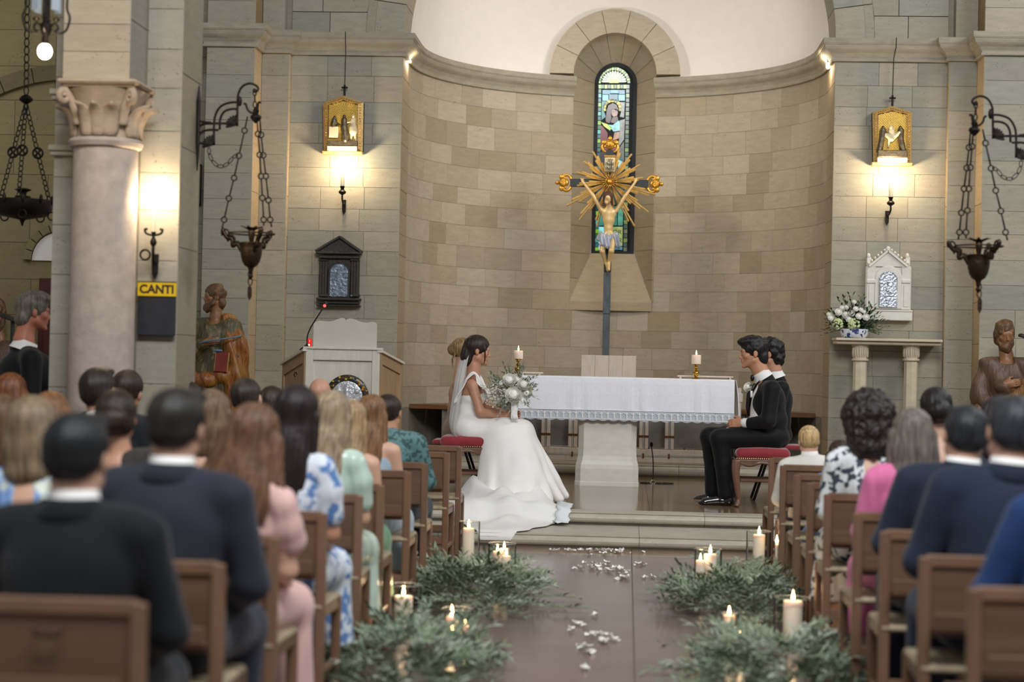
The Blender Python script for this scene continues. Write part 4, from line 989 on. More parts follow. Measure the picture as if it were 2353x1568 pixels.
# gooseneck microphone and red votive on the ambo
mb_ = A2(692,804,YAm+.12)
t = thing('ambo_microphone', 'black gooseneck microphone with a glowing red ring on the ambo', 'microphone', mb_)
MB().tube(spline([A2(690,806,YAm+.1),A2(700,798,YAm+.1),A2(708,793,YAm+.1)]), .014, 8).build('clamp_arm', BLK, t, smooth='all')
MB().tube(spline([A2(706,797,YAm+.1),A2(706,775,YAm+.1),A2(713,755,YAm+.08),A2(725,735,YAm+.06),A2(742,709,YAm+.05)]), .006, 8).build('gooseneck', BLK, t, smooth='all')
q = A2(748,699,YAm+.05); MB().ell(q, (.022,.02,.026)).build('windscreen', BLK, t, smooth='all')
q = A2(746,703,YAm+.03); MB().ell(q, (.014,.012,.014)).build('light_ring', emit('red_led', (1,.03,.03), 6), t, smooth='all')
vb = A2(711,797,YAm+.14); vb.z = ztop+.02
t = thing('votive_light', 'small red glass votive light on the left corner of the ambo', 'votive light', vb)
rg = bpy.data.materials.new('red_glass'); rg.use_nodes = True; bb = rg.node_tree.nodes['Principled BSDF']; bb.inputs['Base Color'].default_value = (.6,.01,.01,1); bb.inputs['Roughness'].default_value = .1; bb.inputs['Emission Color'].default_value = (1,.03,.02,1); bb.inputs['Emission Strength'].default_value = .5
MB().lathe([(.018,0),(.022,.004),(.022,.075),(.020,.078)], 16, vb).build('cup', rg, t, smooth=True)
MB().ell(vb+Vector((0,-.022,.018)), (.008,.004,.009)).build('flame', emit('red_flame', (1,.35,.2), 7), t, smooth='all')
# ---- dark tabernacle plaque on the left pilaster
TAB = mat('dark_carved_wood', '#2e2a22', .55, vary=.3, scale=(30,30,30), bump=.4, bscale=60); YQ = 18.57
def Q(px, py, d=YQ): p = W(px,py,d); return p
c0 = Q(780,630)
t = thing('wall_tabernacle', 'dark carved wooden aedicule with a silver arched panel on the left pilaster', 'wall shrine', c0)
def qbox(x0,y0,x1,y1,th,m_,nm,ch=.006,dep=0):
    a, b_ = Q(x0,y0), Q(x1,y1); MB().box(((a.x+b_.x)/2,YQ-th/2-dep+.02,(a.z+b_.z)/2),(b_.x-a.x,th,a.z-b_.z),ch=ch).build(nm, m_, t)
qbox(737,592,824,690,.03,TAB,'back_board')
a, b_, cpk = Q(727,578), Q(833,580), Q(783,545)
MB().prism([(a.x,a.z),(b_.x,b_.z),(cpk.x,cpk.z)], (0,YQ+.02,0),(1,0,0),(0,0,1),(0,-1,0),.06).build('pediment', TAB, t)
for (pa_, pb_) in ((a,cpk),(cpk,b_)): MB().bar(pa_+Vector((0,-.03,0)), pb_+Vector((0,-.03,0)), .02, .1, (0,1,0)).build('raking_cornice', TAB, t)
qbox(729,578,832,586,.1,TAB,'entablature'); qbox(734,587,827,596,.07,TAB,'entablature')
for x0 in (735,807): 
    for j in range(3): qbox(x0+1+6*j,600,x0+5+6*j,678,.062,TAB,'flute',.004)
    qbox(x0-1,596,x0+20,601,.075,TAB,'capital'); qbox(x0-1,676,x0+20,683,.075,TAB,'plinth'); qbox(x0,598,x0+18,680,.05,TAB,'pilaster')
qbox(729,684,830,692,.1,TAB,'base_moulding'); qbox(733,693,827,700,.08,TAB,'base_moulding'); qbox(729,700,829,706,.09,TAB,'base_moulding')
def archp(x0,x1,yb_,ys,k=1.0,n=12):
    a, b_ = Q(x0,ys), Q(x1,ys); r = (b_.x-a.x)/2; z0 = Q((x0+x1)/2,yb_).z
    return [((a.x+b_.x)/2+r*math.cos(PI*i/n), a.z+r*k*math.sin(PI*i/n)) for i in range(n+1)]+[(a.x,z0),(b_.x,z0)]
MB().prism(archp(755,806,686,628), (0,YQ-.02,0),(1,0,0),(0,0,1),(0,-1,0),.02,0,.006).build('arch_moulding', TAB, t)
SILW = mat('worn_silver_panel', '#7f8c98', .35, metal=.7, vary=.5, scale=(25,25,40), bump=.5, bscale=40)
MB().prism(archp(760,801,683,627), (0,YQ-.04,0),(1,0,0),(0,0,1),(0,-1,0),.012,0,.004).build('silver_panel', SILW, t)
for xx in (757,806): MB().ell(Q(xx+1,680,YQ-.05), (.012,.012,.012)).build('knob', SILW, t, smooth='all')
# ---- white gothic tabernacle on the right pilaster
t = thing('wall_tabernacle', 'white marble gothic aedicule with a bright silver arched door on the right pilaster', 'wall shrine', Q(2040,660))
qbox(1989,612,2092,716,.04,MARBLE_W,'back_slab')
qbox(1989,714,2094,738,.09,MARBLE_W,'base_moulding'); qbox(1988,712,2095,718,.1,MARBLE_W,'base_moulding')
for x0 in (1991,2071):
    qbox(x0,612,x0+19,713,.06,MARBLE_W,'pilaster'); qbox(x0+4,655,x0+15,706,.068,MARBLE_W,'pilaster_panel',.004); qbox(x0-1,643,x0+20,652,.075,MARBLE_W,'capital')
    qbox(x0+(0 if x0 < 2000 else 9),592,x0+(10 if x0 < 2000 else 19),612,.06,MARBLE_W,'pinnacle'); p = Q(x0+(5 if x0 < 2000 else 14),589,YQ-.02); MB().ell(p,(.02,.025,.03)).build('pinnacle_cap', MARBLE_W, t, smooth='all')
MB().prism([(Q(x,y).x,Q(x,y).z) for x, y in ((1994,613),(2089,614),(2041,573))], (0,YQ+.02,0),(1,0,0),(0,0,1),(0,-1,0),.06,0,.006).build('gable', MARBLE_W, t)
for sg in (-1,1):
    e = Q(2041+sg*44,612,YQ-.05); pk = Q(2041,576,YQ-.05); MB().bar(e, pk, .02, .03, (0,1,0)).build('gable_moulding', MARBLE_W, t)
    for j in range(6):
        f = j/6; p = e.lerp(pk,f+.06); MB().ell(p+Vector((sg*.015,0,.02)), (.013,.015,.015), None, 8, 5).build('crocket', MARBLE_W, t, smooth='all')
MB().ell(Q(2041,572,YQ-.03),(.022,.022,.026)).build('crocket', MARBLE_W, t, smooth='all')
MB().prism(archp(2008,2072,711,642), (0,YQ-.02,0),(1,0,0),(0,0,1),(0,-1,0),.03,0,.012).build('arch_moulding', MARBLE_W, t)
SILB = mat('bright_silver_door', '#c9d0d8', .22, metal=.85, vary=.25, scale=(30,30,30), bump=.7, bscale=45)
MB().prism(archp(2018,2061,708,644), (0,YQ-.05,0),(1,0,0),(0,0,1),(0,-1,0),.012,0,.004).build('silver_door', SILB, t)
m = MB(); 
pp = archp(2020,2059,706,644); 
m.tube([Vector((a_,YQ-.066,b2)) for a_, b2 in pp+[pp[0]]], .006, 6).build('door_rim', SILB, t, smooth='all')
sdd = SDF((Q(2010,700).x,YQ-.11,Q(2010,715).z),(Q(2070,630).x,YQ-.03,Q(2040,625).z), .006)
for (x_, y_, a_, c_) in ((2040,650,.012,.03),(2040,668,.02,.02),(2034,680,.028,.012),(2046,680,.026,.012),(2040,690,.03,.012),(2040,697,.022,.01)): sdd.ell(Q(x_,y_,YQ-.062),(a_,.014,c_),.01)
sdd.build('door_relief', SILB, t)
# ---- console shelf with two columns and flower bowl
YSh = 18.2; a, b_ = W(1921,783,YSh), W(2166,786,YSh)
PALE = mat('pale_stone', '#cbbfa4', .6, vary=.08, scale=(9,9,20))
t = thing('credence_shelf', 'pale stone shelf on two fluted half columns under the white tabernacle', 'shelf', ((a.x+b_.x)/2,18.4,.2))
zs = (a.z+b_.z)/2
MB().box(((a.x+b_.x)/2,18.39,zs+.012),(b_.x-a.x,.4,.025),ch=.004).build('shelf_slab', PALE, t)
MB().box(((a.x+b_.x)/2,18.41,zs-.018),(b_.x-a.x-.02,.36,.035),ch=.008).build('shelf_moulding', PALE, t)
for px in (1976,2093):
    c = W(px,850,18.35); r = 17/F*18.35; zc1 = zs-.036; zc0 = W(px,825,18.35).z
    MB().lathe([(r*1.15,zc1),(r*1.15,zc1-.02),(r*1.05,zc1-.025),(r*1.0,zc0+.04),(r*.96,zc0)], 8, (c.x,18.35,0)).build('capital', PALE, t)
    for q in range(10):
        a_ = PI+PI*(q+.5)/10; MB().ell((c.x+math.cos(a_)*r*1.02,18.35+math.sin(a_)*r*1.02,(zc0+zc1)/2), (.009,.009,(zc1-zc0)*.42), None, 6, 5).build('capital_leaf', PALE, t, smooth='all')
    MB().lathe([(r*1.15,zc0),(r*1.15,zc0-.016),(r*.95,zc0-.026)], 20, (c.x,18.35,0)).build('astragal', PALE, t, smooth=True)
    MB().lathe([(r*.92,zc0-.02),(r*.95,.35),(r*1.1,.3),(r*1.15,.2)], 8, (c.x,18.35,0)).build('shaft', PALE, t)
# flower arrangement
LEAF_D = mat('dark_foliage', '#2c4a26', .5, vary=.3, scale=(30,30,30)); LEAF_O = mat('olive_leaf', '#74846a', .45, vary=.25, scale=(14,14,14)); LEAF_O2 = mat('olive_leaf_pale', '#a3ad98', .45, vary=.2, scale=(14,14,14))
PETW = mat('white_petal', '#f2f0e8', .6, vary=.04); PETG = mat('green_hydrangea', '#ccd6a0', .6, vary=.12, scale=(60,60,60)); STEM = mat('green_stem', '#4c5a34', .6, vary=.2)
def leaf_into(m, p, d, L, wd, up=Vector((0,0,1)), bend=.2):
    d = Vector(d).normalized(); s_ = d.cross(up)
    s_ = s_.normalized() if s_.length > 1e-3 else Vector((1,0,0)); u = s_.cross(d)
    a0 = Vector(p); b0 = a0+d*L*.5+u*bend*L*.3; c0 = a0+d*L
    m.add([a0, b0-s_*wd/2, b0+u*wd*.18, b0+s_*wd/2, c0], [(0,1,2),(0,2,3),(1,4,2),(2,4,3)])
def sprig(m, p, d, L, nl, ll, lw, r, st=None, droop=.4):
    P = [Vector(p)]; d = Vector(d).normalized()
    for i in range(6): d = (d+Vector((r.uniform(-.1,.1),r.uniform(-.1,.1),-droop/6))).normalized(); P.append(P[-1]+d*L/6)
    (st or m).tube(P, [.003,.0027,.0024,.002,.0016,.0013,.001], 4)
    for i in range(nl):
        t_ = .12+.88*i/max(1,nl-1); j = min(5,int(t_*6)); q = P[j].lerp(P[j+1], min(1,t_*6-j)); dd = (P[j+1]-P[j]).normalized()
        sd_ = dd.cross(Vector((0,0,1))); sd_ = sd_.normalized() if sd_.length > .01 else Vector((1,0,0))
        v = dd*.7+sd_*(1 if i%2 else -1)*r.uniform(.5,.9)+Vector((0,0,r.uniform(-.2,.6)))
        leaf_into(m, q, v, ll*r.uniform(.7,1.15), lw*r.uniform(.8,1.2), Vector((r.uniform(-.3,.3),r.uniform(-.3,.3),1)))
def rose_into(m, c, r, f=Vector((0,-1,.3)), n=3):
    """a cupped rose: rings of overlapping petals around a bud"""
    f = Vector(f).normalized(); x = f.orthogonal().normalized(); y = f.cross(x); c = Vector(c)
    for k in range(n):
        rr = r*(.35+.65*(k+1)/n); np_ = 5+k; 
        for i in range(np_):
            a = 2*PI*(i+.5*k)/np_; u = x*math.cos(a)+y*math.sin(a); v = x*-math.sin(a)+y*math.cos(a); rows = []
            for h_ in range(4):
                t_ = h_/3; rad = rr*(.55+.55*math.sin(t_*1.5)); hh = r*(-.45+(.95-.35*(k+1)/n)*t_); wd = rr*(.35+.45*math.sin(PI*(.15+.6*t_)))
                rows.append([c+u*(rad-.12*rr*abs(e))+v*wd*e+f*(hh-.06*r*abs(e)) for e in (-1,-.5,0,.5,1)])
            m.grid(rows)
    m.ell(c-f*r*.1, (r*.62,r*.62,r*.62), None, 12, 8)
bc = W(1963,768,18.3); bc.z = zs+.026
fb = thing('flower_bowl', 'white and blue painted ceramic bowl on the left end of the stone shelf', 'bowl', bc)
CER = mat('painted_ceramic', '#e4e6ea', .15, vary=.1, col2='#33477e', cells=26, thr=(.56,.6)); rB_ = 33/F*18.3
MB().lathe([(rB_*.8,0),(rB_*.86,.008),(rB_*.97,.05),(rB_*1.0,.085),(rB_*.96,.085),(rB_*.9,.05),(.001,.03)], 28, bc).build('bowl_body', CER, fb, smooth=True)
fa = thing('flower_arrangement', 'white roses and green hydrangeas with dark leaves in the painted bowl', 'flowers', bc+Vector((0,0,.08)))
r3_ = random.Random(5)
for px, py, r, g in ((1925,745,.055,1),(1962,746,.06,1),(1927,717,.033,0),(1943,722,.036,0),(1951,733,.033,0),(1974,727,.03,0),(1990,729,.032,0),(1909,731,.026,0),(1905,723,.022,0),(1967,710,.024,0),(1979,712,.02,0),(1946,706,.02,0),(1963,694,.02,0),(1936,708,.024,0),(1957,720,.03,0),(1985,716,.02,0)):
    c = W(px,py,18.22+r3_.uniform(-.06,.05)); m = MB()
    if g:
        for q in range(46):
            v = Vector((r3_.gauss(0,1),r3_.gauss(0,1)-.4,r3_.gauss(0,1))).normalized(); m.ell(c+v*r*.85,(r*.22,r*.22,r*.2),None,6,4)
        m.build('hydrangea_head', PETG, fa, smooth='all')
    else: rose_into(m, c, r, (0,-1,.4), 2); m.build('rose_head', PETW, fa, smooth='all')
for q in range(74):
    a = r3_.uniform(-.3,PI+.3); L = r3_.uniform(.14,.33); m = MB()
    sprig(m, bc+Vector((0,.0,.1)), (math.cos(a),r3_.uniform(-.5,.3),math.sin(a)*.9+.15), L, 9, .062, .021, r3_, droop=.3); m.build('leaf_sprig', LEAF_D, fa)
# ---- stations of the cross reliefs
TES = mat('gilded_tiles', '#e0b54e', .4, metal=.45, vary=.15, scale=(60,60,60)); RBZ = mat('relief_bronze', '#5e5340', .4, metal=.6, vary=.4, scale=(40,40,40)); RIV = mat('relief_ivory', '#d8c9a2', .5, vary=.12); FRM = mat('gilt_frame', '#c6a468', .4, metal=.4, vary=.2, scale=(60,60,60), bump=.4)
def station(px0, px1, ypk, ysh, yb_, ycross, lab, kind):
    Y = 18.57; pc = (px0+px1)/2; c = W(pc,(ysh+yb_)/2,Y)
    t = thing('relief_plaque', lab, 'relief', c, 'gilded relief plaques on the pilasters')
    g = lambda px, py: (W(px,py,Y).x, W(px,py,Y).z)
    out = [g(px0+2,yb_),g(px1-2,yb_),g(px1,ysh),g(pc,ypk),g(px0,ysh)]
    MB().prism(out, (0,Y+.03,0),(1,0,0),(0,0,1),(0,-1,0),.09,0).build('case', TAB, t)
    k = 11; inn = [g(px0+k,yb_-8),g(px1-k,yb_-8),g(px1-k,ysh+5),g(pc,ypk+10),g(px0+k,ysh+5)]
    for i in range(5):
        a, b2 = Vector((out[i][0],0,out[i][1])), Vector((out[(i+1)%5][0],0,out[(i+1)%5][1])); a2, b3 = inn[i], inn[(i+1)%5]
        MB().add([(out[i][0],Y-.06,out[i][1]),(out[(i+1)%5][0],Y-.06,out[(i+1)%5][1]),(b3[0],Y-.09,b3[1]),(a2[0],Y-.09,a2[1]),(b3[0],Y-.06,b3[1]),(a2[0],Y-.06,a2[1])],[(0,1,2,3),(3,2,4,5)]).build('frame_rail', FRM, t, solid=.006)
        ctr = Vector(((sum(p[0] for p in inn))/5,Y-.085,(sum(p[1] for p in inn))/5))
        n_ = max(3, int((b2-a).length/.028)); m = MB()
        for j in range(n_):
            f = (j+.5)/n_; q = Vector((out[i][0]+(out[(i+1)%5][0]-out[i][0])*f,Y-.082,out[i][1]+(out[(i+1)%5][1]-out[i][1])*f)); q2 = Vector((a2[0]+(b3[0]-a2[0])*f,Y-.086,a2[1]+(b3[1]-a2[1])*f)); m.ell(q.lerp(q2,.55),(.009,.008,.007),None,6,4)
        m.build('frame_ornament', GOLD, t, smooth='all')
    m = MB(); zlo = min(p[1] for p in inn); zhi = max(p[1] for p in inn); xl = inn[0][0]; xr = inn[1][0]; z = zlo; row = 0
    while z < zhi-.012:
        half = (xr-xl)/2; zsh = inn[2][1]
        hw = half if z+.012 < zsh else half*(zhi-z-.012)/(zhi-zsh)
        x = (xl+xr)/2-hw-(.012 if row%2 else 0)
        while x < (xl+xr)/2+hw:
            xa_, xb_ = max(x,(xl+xr)/2-hw), min(x+.024,(xl+xr)/2+hw)
            if xb_-xa_ > .005: m.box(((xa_+xb_)/2,Y-.062,z+.006),(xb_-xa_-.003,.01,.0095))
            x += .024
        z += .012; row += 1
    m.build('gilded_tiles', TES, t, kind='stuff')
    def S2(px,py,dy=0): p = W(px,py,Y-.075-dy); return (p.x,p.y,p.z)
    lo = W(px0,yb_+3,Y); hi = W(px1,ypk,Y); s1 = Y/F
    qb = W(pc,yb_-14,Y)
    MB().box((c.x,Y-.085,W(pc,yb_-20,Y).z),((px1-px0-22)*s1,.05,12*s1),ch=.004).build('ground_ledge', RBZ, t)
    MB().box((c.x,Y-.09,W(pc,yb_-8,Y).z),((px1-px0-22)*s1,.05,11*s1),ch=.004).build('inscription_slab', RIV, t)
    MB().box((c.x,Y-.05,W(pc,yb_+1,Y).z),((px1-px0+2)*s1,.12,7*s1),ch=.006).build('base_moulding', FRM, t)
    def fig(pts, m_):
        sd = SDF((lo.x,Y-.17,lo.z),(hi.x,Y-.02,hi.z), .0055)
        for p in pts:
            if len(p) == 4: sd.ell(S2(p[0],p[1],.02+p[3]),(p[2]*s1*1.15,p[2]*s1*1.15,p[2]*1.4*s1),.006)
            else: sd.cap(S2(p[0],p[1],.015),S2(p[2],p[3],.015+(p[6] if len(p)>6 else 0)),p[4]*s1*1.25,p[5]*s1*1.2,.008)
        sd.build('relief_figure', m_, t)
    o = px0
    if kind == 0:
        fig([(o+24,ypk+48,3.2,0),(o+23,ypk+55,o+21,ypk+66,5,6),(o+25,ypk+58,o+38,ypk+66,2,1.5,.02)], RBZ)
        MB().box((S2(o+22,ypk+85)[0],Y-.085,S2(o+22,ypk+82)[2]),(22*s1,.05,26*s1),ch=.006).build('relief_altar', RIV, t)
        fig([(o+46,ypk+46,3.4,.01),(o+46,ypk+54,o+46,ypk+70,5.2,6),(o+46,ypk+70,o+49,ypk+98,6,7.5),(o+44,ypk+60,o+40,ypk+76,2.4,2)], RBZ)
        fig([(o+67,ypk+45,3.3,.01),(o+67,ypk+53,o+66,ypk+70,5,5.5),(o+64,ypk+57,o+52,ypk+60,2.2,1.8),(o+64,ypk+72,o+62,ypk+99,3,2),(o+69,ypk+72,o+72,ypk+102,3,2),(o+66,ypk+72,o+67,ypk+80,7,8)], RIV)
    else:
        fig([(o+26,ypk+48,3.6,.01),(o+26,ypk+55,o+23,ypk+75,6,5.5),(o+23,ypk+75,o+18,ypk+100,5,6),(o+28,ypk+55,o+38,ypk+66,2.6,2)], RBZ)
        fig([(o+66,ypk+48,3.6,.01),(o+67,ypk+55,o+67,ypk+75,6,5.5),(o+67,ypk+75,o+72,ypk+100,5,6),(o+65,ypk+56,o+56,ypk+68,2.6,2)], RBZ)
        fig([(o+44,ypk+46,3.6,.02),(o+45,ypk+55,o+46,ypk+66,6.5,6),(o+30,ypk+62,o+46,ypk+74,3.4,4.6,.02),(o+46,ypk+74,o+64,ypk+58,4.6,2.8,.02),(o+40,ypk+74,o+38,ypk+92,2.6,1.8)], RIV)
        MB().box((c.x,Y-.095,S2(pc,yb_-24)[2]),((px1-px0-24)*s1,.055,16*s1),ch=.006).build('relief_tomb', RBZ, t)
    zc_ = W(pc,ypk,Y).z; cz = W(pc,ycross,Y).z
    MB().box((c.x,Y-.03,(zc_+cz)/2),(.02,.02,cz-zc_),ch=.003).box((c.x,Y-.03,cz-.028),(.062,.02,.018),ch=.003).build('cross_finial', IRON, t)
    MB().tube([(c.x,Y-.03,cz),(c.x+.004,Y-.04,ZC+.03),(c.x+.012,Y-.13,ZC+.12),(c.x+.012,Y-.135,ZT)], .004, 6).build('hanging_rod', IRON, t)
station(745,837,222,238,352,196,'gilded gabled relief with three standing figures on the left pilaster',0)
station(2003,2093,246,260,378,220,'gilded gabled relief of two figures carrying a third on the right pilaster',1)
# ---- wall sconces with candle lamps
def sconce(px, ytop, ycup, ybot, Y, yw, lab, kind, power, yl=None):
    c = W(px,ycup,Y); t = thing('wall_sconce', lab, 'wall lamp', W(px,(ycup+ybot)/2,Y), 'iron wall sconces')
    s1 = Y/F; cw = (4.5 if kind == 0 else 4)*s1; zt3 = W(px,ytop,Y).z
    MB().lathe([(cw,0),(cw*1.02,(zt3-c.z)*.5),(cw*.86,zt3-c.z)], 14, c).build('candle_sleeve', mat('sleeve', '#d9ccb0', .5), t, smooth=True)
    zb_ = W(px-3,ybot,Y).z
    MB().lathe([(.1*s1*60,0),(.09*s1*60,-.005),(cw*1.1,-.012),(cw*.8,-.03),(cw*2.0,-.055),(cw*1.8,-.07),(cw*.6,-.085)], 16, c).build('drip_pan', IRON, t, smooth=True)
    top = c+Vector((0,0,-.08))
    MB().tube(spline([top, top+Vector((0,.0,-.05)), Vector((c.x-.004,(Y+yw)/2,top.z-.085)), Vector((c.x-.006,yw-.015,top.z-.07))]), .009, 8).build('arm', IRON, t, smooth='all')
    z0 = top.z-.04
    MB().prism([(-.016,zb_+.03),(0,zb_),(.016,zb_+.03),(.02,z0),(-.02,z0)], (c.x-.008,yw,0),(1,0,0),(0,0,1),(0,-1,0),.022,0,.004).build('back_spike', IRON, t)
    if kind:
        MB().tube(arc((c.x-.045,Y,c.z-.13),.028,0,360,16), .006, 6).build('ring', IRON, t, smooth='all')
        for s_ in (-1,1): MB().tube(spline([c+Vector((0,0,-.02)),c+Vector((s_*.04,0,-.01)),c+Vector((s_*.05,0,.012)),c+Vector((s_*.035,0,.016))]), .007, 6).build('scroll', IRON, t, smooth='all')
    bp = Vector((c.x, Y, zt3+.02)); 
    if kind: MB().ell(bp+Vector((0,0,.005)), (.014,.014,.028)).build('bulb', BULB, t, smooth='all')
    else: MB().ell(bp+Vector((0,0,.012)), (.011,.011,.028)).build('bulb', BULB, t, smooth='all')
    point('sconce_light', bp+Vector((0,-.02,.03 if kind else .06)), power, WARM, .03)
sconce(787,396,428,490,18.38,18.57,'iron candle sconce under the left gilded relief',0,21)
sconce(2047,418,453,515,18.38,18.57,'iron candle sconce under the right gilded relief',0,21)
sconce(353,473,533,640,10.38,10.47,'black iron candle sconce on the near left pier above the yellow sign',1,11)
# ---- small flood lamps under the cornice ends
for px, py, y, lab in ((931,141,18.9,'small bright lamp under the left end of the apse cornice'),(1903,151,18.9,'small bright lamp under the right end of the apse cornice')):
    p = W(px,py,y); t = thing('spot_lamp', lab, 'lamp', p, 'small lamps at the apse cornice')
    MB().ell(p,(.022,.022,.034)).build('bulb', BULB, t, smooth='all')
    MB().lathe([(.012,.03),(.016,.05),(.016,.09),(.008,.1)], 12, p).build('socket', CHROME, t, smooth=True)
    sg = -1 if px < 1400 else 1
    MB().tube([p+Vector((0,0,.09)), p+Vector((sg*.06,0,.11)), Vector(((XL1+.005) if sg < 0 else (XR0-.005), y, p.z+.11))], .007, 6).build('arm', IRON, t)
    point('spot_lamp_light', p+Vector((-sg*.05,.05,0)), 5, WARM, .03)
# ---- painted sign for the hymns
s0_, s1_ = W(318,648,10.46), W(403,772,10.46); sm = W(318,681,10.46).z
t = thing('hymn_board', 'black hymn board with a yellow CANTI header on the near left pier', 'sign', ((s0_.x+s1_.x)/2,10.47,(s0_.z+s1_.z)/2))
YEL = mat('yellow_paint', '#e2b90c', .5, vary=.03); SLB = mat('black_board', '#26272b', .45, vary=.2, scale=(20,20,20))
hdr_ = MB().box(((s0_.x+s1_.x)/2,10.455,(s0_.z+sm)/2),(s1_.x-s0_.x,.03,s0_.z-sm),ch=.003).build('header', YEL, t)
MB().box(((s0_.x+s1_.x)/2,10.46,(sm+s1_.z)/2),(s1_.x-s0_.x-.004,.02,sm-s1_.z),ch=.003).build('board', SLB, t)
MB().box(((s0_.x+s1_.x)/2,10.453,s0_.z+.001),(s1_.x-s0_.x,.032,.004)).build('header_edge', SLB, t)
writing('CANTI', .066, mat('brown_black_letters', '#3a1c10', .6), hdr_, ((s0_.x+s1_.x)/2+.002,10.4385,(s0_.z+sm)/2-.001), sx=1.0, extr=.002, bold=.03)
# ---- hanging sanctuary lamps on scrolled brackets
def links(m, a, b, n, r, th, alt=True):
    a = Vector(a); b = Vector(b); d = (b-a).normalized(); s_ = d.cross(Vector((0,1,0))).normalized(); f_ = d.cross(s_)
    for i in range(n):
        c = a.lerp(b,(i+.5)/n); L = (b-a).length/n*.5
        u = s_ if (i%2 == 0 or not alt) else f_
        m.tube([c+d*(L*1.15*math.cos(2*PI*k/10))+u*(r*math.sin(2*PI*k/10)) for k in range(11)], th, 5, cap=False)
def bars_rings(m, pts, th=.005):
    """rods joined by rings"""
    for i in range(len(pts)-1):
        a, b = Vector(pts[i]), Vector(pts[i+1]); d = (b-a).normalized(); m.tube([a+d*.016, b-d*.016], th, 6)
    for p in pts[1:-1]: m.tube(arc(p,.016,0,360,10), .0045, 5, cap=False)
def sanctuary_lamp(mx, Y, lab, lab2, plate):
    """mx maps a pixel of the left-hand lamp to this one"""
    def G(px, py, dy=0):
        p = W(*mx(px,py), Y+dy)
        if plate: p.x = max(p.x, px1+.016)
        return p
    br = thing('lamp_bracket', lab2, 'bracket', G(432,340), 'scrolled iron lamp brackets')
    T = .007
    if plate: MB().tube([G(431,196),G(430,230),G(428,330),G(426,392)], [.004,.013,.013,.004], 8).build('back_plate', IRON, br)
    for pts in ([(430,358),(437,355),(438,330),(444,305),(462,288),(485,284),(543,284)],[(438,345),(452,345),(453,322),(462,305),(478,299),(502,299)],[(492,334),(492,285),(496,262),(508,244),(528,236),(546,235)],[(505,298),(506,275),(514,258),(530,251),(546,251)],[(545,290),(546,235),(548,215),(558,198),(575,192),(590,198),(593,206),(586,212),(583,206)],[(430,329),(472,329)],[(434,252),(445,270),(462,279),(485,282)],[(434,252),(440,256),(444,253),(441,250)]):
        MB().tube(spline([G(*p) for p in pts],5), T, 8).build('scroll_bar', IRON, br, smooth='all')
    for cx_, cy_ in ((488,334),(542,288)):
        for k in range(7):
            a = PI*.5+PI*.55*k/6; MB().tube(spline([G(cx_,cy_),G(cx_+16*math.cos(a-.1),cy_-16*math.sin(a-.1)),G(cx_+23*math.cos(a),cy_-23*math.sin(a)),G(cx_+18*math.cos(a+.1),cy_-18*math.sin(a+.1)),G(cx_,cy_)],4), .004, 5).build('palmette', IRON, br, smooth='all')
    MB().ell(G(551,233),(.014,.014,.03)).build('bud', IRON, br, smooth='all')
    lp = thing('sanctuary_lamp', lab, 'hanging lamp', G(575,560), 'hanging sanctuary lamps')
    m = MB(); links(m, G(585,205), G(586,262), 4, .010, .004); m.build('top_chain', IRON, lp, smooth='all')
    MB().lathe([(.008,.05),(.02,.03),(.014,.01),(.03,0),(.034,-.012),(.02,-.03),(.004,-.045)], 14, G(588,266)).build('chain_cap', IRON, lp, smooth=True)
    for pts in ([(588,262),(575,258),(568,250),(565,240),(560,238)],[(588,262),(592,250),(594,236),(600,236)]): MB().tube(spline([G(*p) for p in pts],4), .007, 6).build('cap_hook', IRON, lp, smooth='all')
    for k, pts in enumerate(([(570,262),(562,300),(549,358),(538,409),(526,456),(515,505),(509,530)],[(590,265),(593,308),(597,356),(600,405),(603,455),(606,505),(606,525)],[(596,265),(600,310),(605,357),(611,405),(617,460),(621,505),(625,528)])):
        m = MB(); bars_rings(m, [G(*p, (.0,-.09,.09)[k]*(i/6)) for i, p in enumerate(pts)]); m.build('chain', IRON, lp, smooth='all')
    c = G(577,590); s1 = Y/F
    bw_ = MB().lathe([(.004,-.05),(.012,-.046),(.015,-.03),(.02,-.018),(15*s1,-.008),(21*s1,.018),(24.5*s1,.055),(25.5*s1,.09),(24.5*s1,.112),(25.5*s1,.118),(25.5*s1,.128),(21*s1,.13),(.005,.115)], 24, c+Vector((0,0,-.045))).build('bowl', BRONZE, lp, smooth=True)
    zz = G(577,537).z
    MB().tube([(c.x+.135*math.cos(a),c.y+.135*math.sin(a),zz) for a in np.linspace(0,2*PI,33)], .005, 6, cap=False).build('hoop', BRONZE, lp, smooth='all')
    for k in range(3):
        a = PI+2*PI*k/3 if True else 0; dx, dy = math.cos(a), math.sin(a); top = Vector((c.x+dx*.17,c.y+dy*.17,G(577,532).z)); m = MB()
        m.tube(spline([(c.x+dx*.055,c.y+dy*.055,c.z+.03),(c.x+dx*.085,c.y+dy*.085,c.z+.075),(c.x+dx*.11,c.y+dy*.11,c.z+.06),(c.x+dx*.115,c.y+dy*.115,c.z+.1),(c.x+dx*.145,c.y+dy*.145,c.z+.11),top],4), .013, 8)
        for q in range(3):
            cc_ = Vector((c.x+dx*(.085+.035*q),c.y+dy*(.085+.035*q),c.z+.065+.035*q)); m.tube(arc(cc_,.022,-40,220,10,(dx,dy,0)), .006, 5)
        m.ell(top,(.014,.014,.02)); m.build('arm', BRONZE, bw_, smooth='all')
    cu = c+Vector((0,0,.085)); MB().lathe([(.012,0),(.018,.03),(.022,.06),(.016,.075)], 12, cu).build('oil_cup', BRONZE, lp, smooth=True)
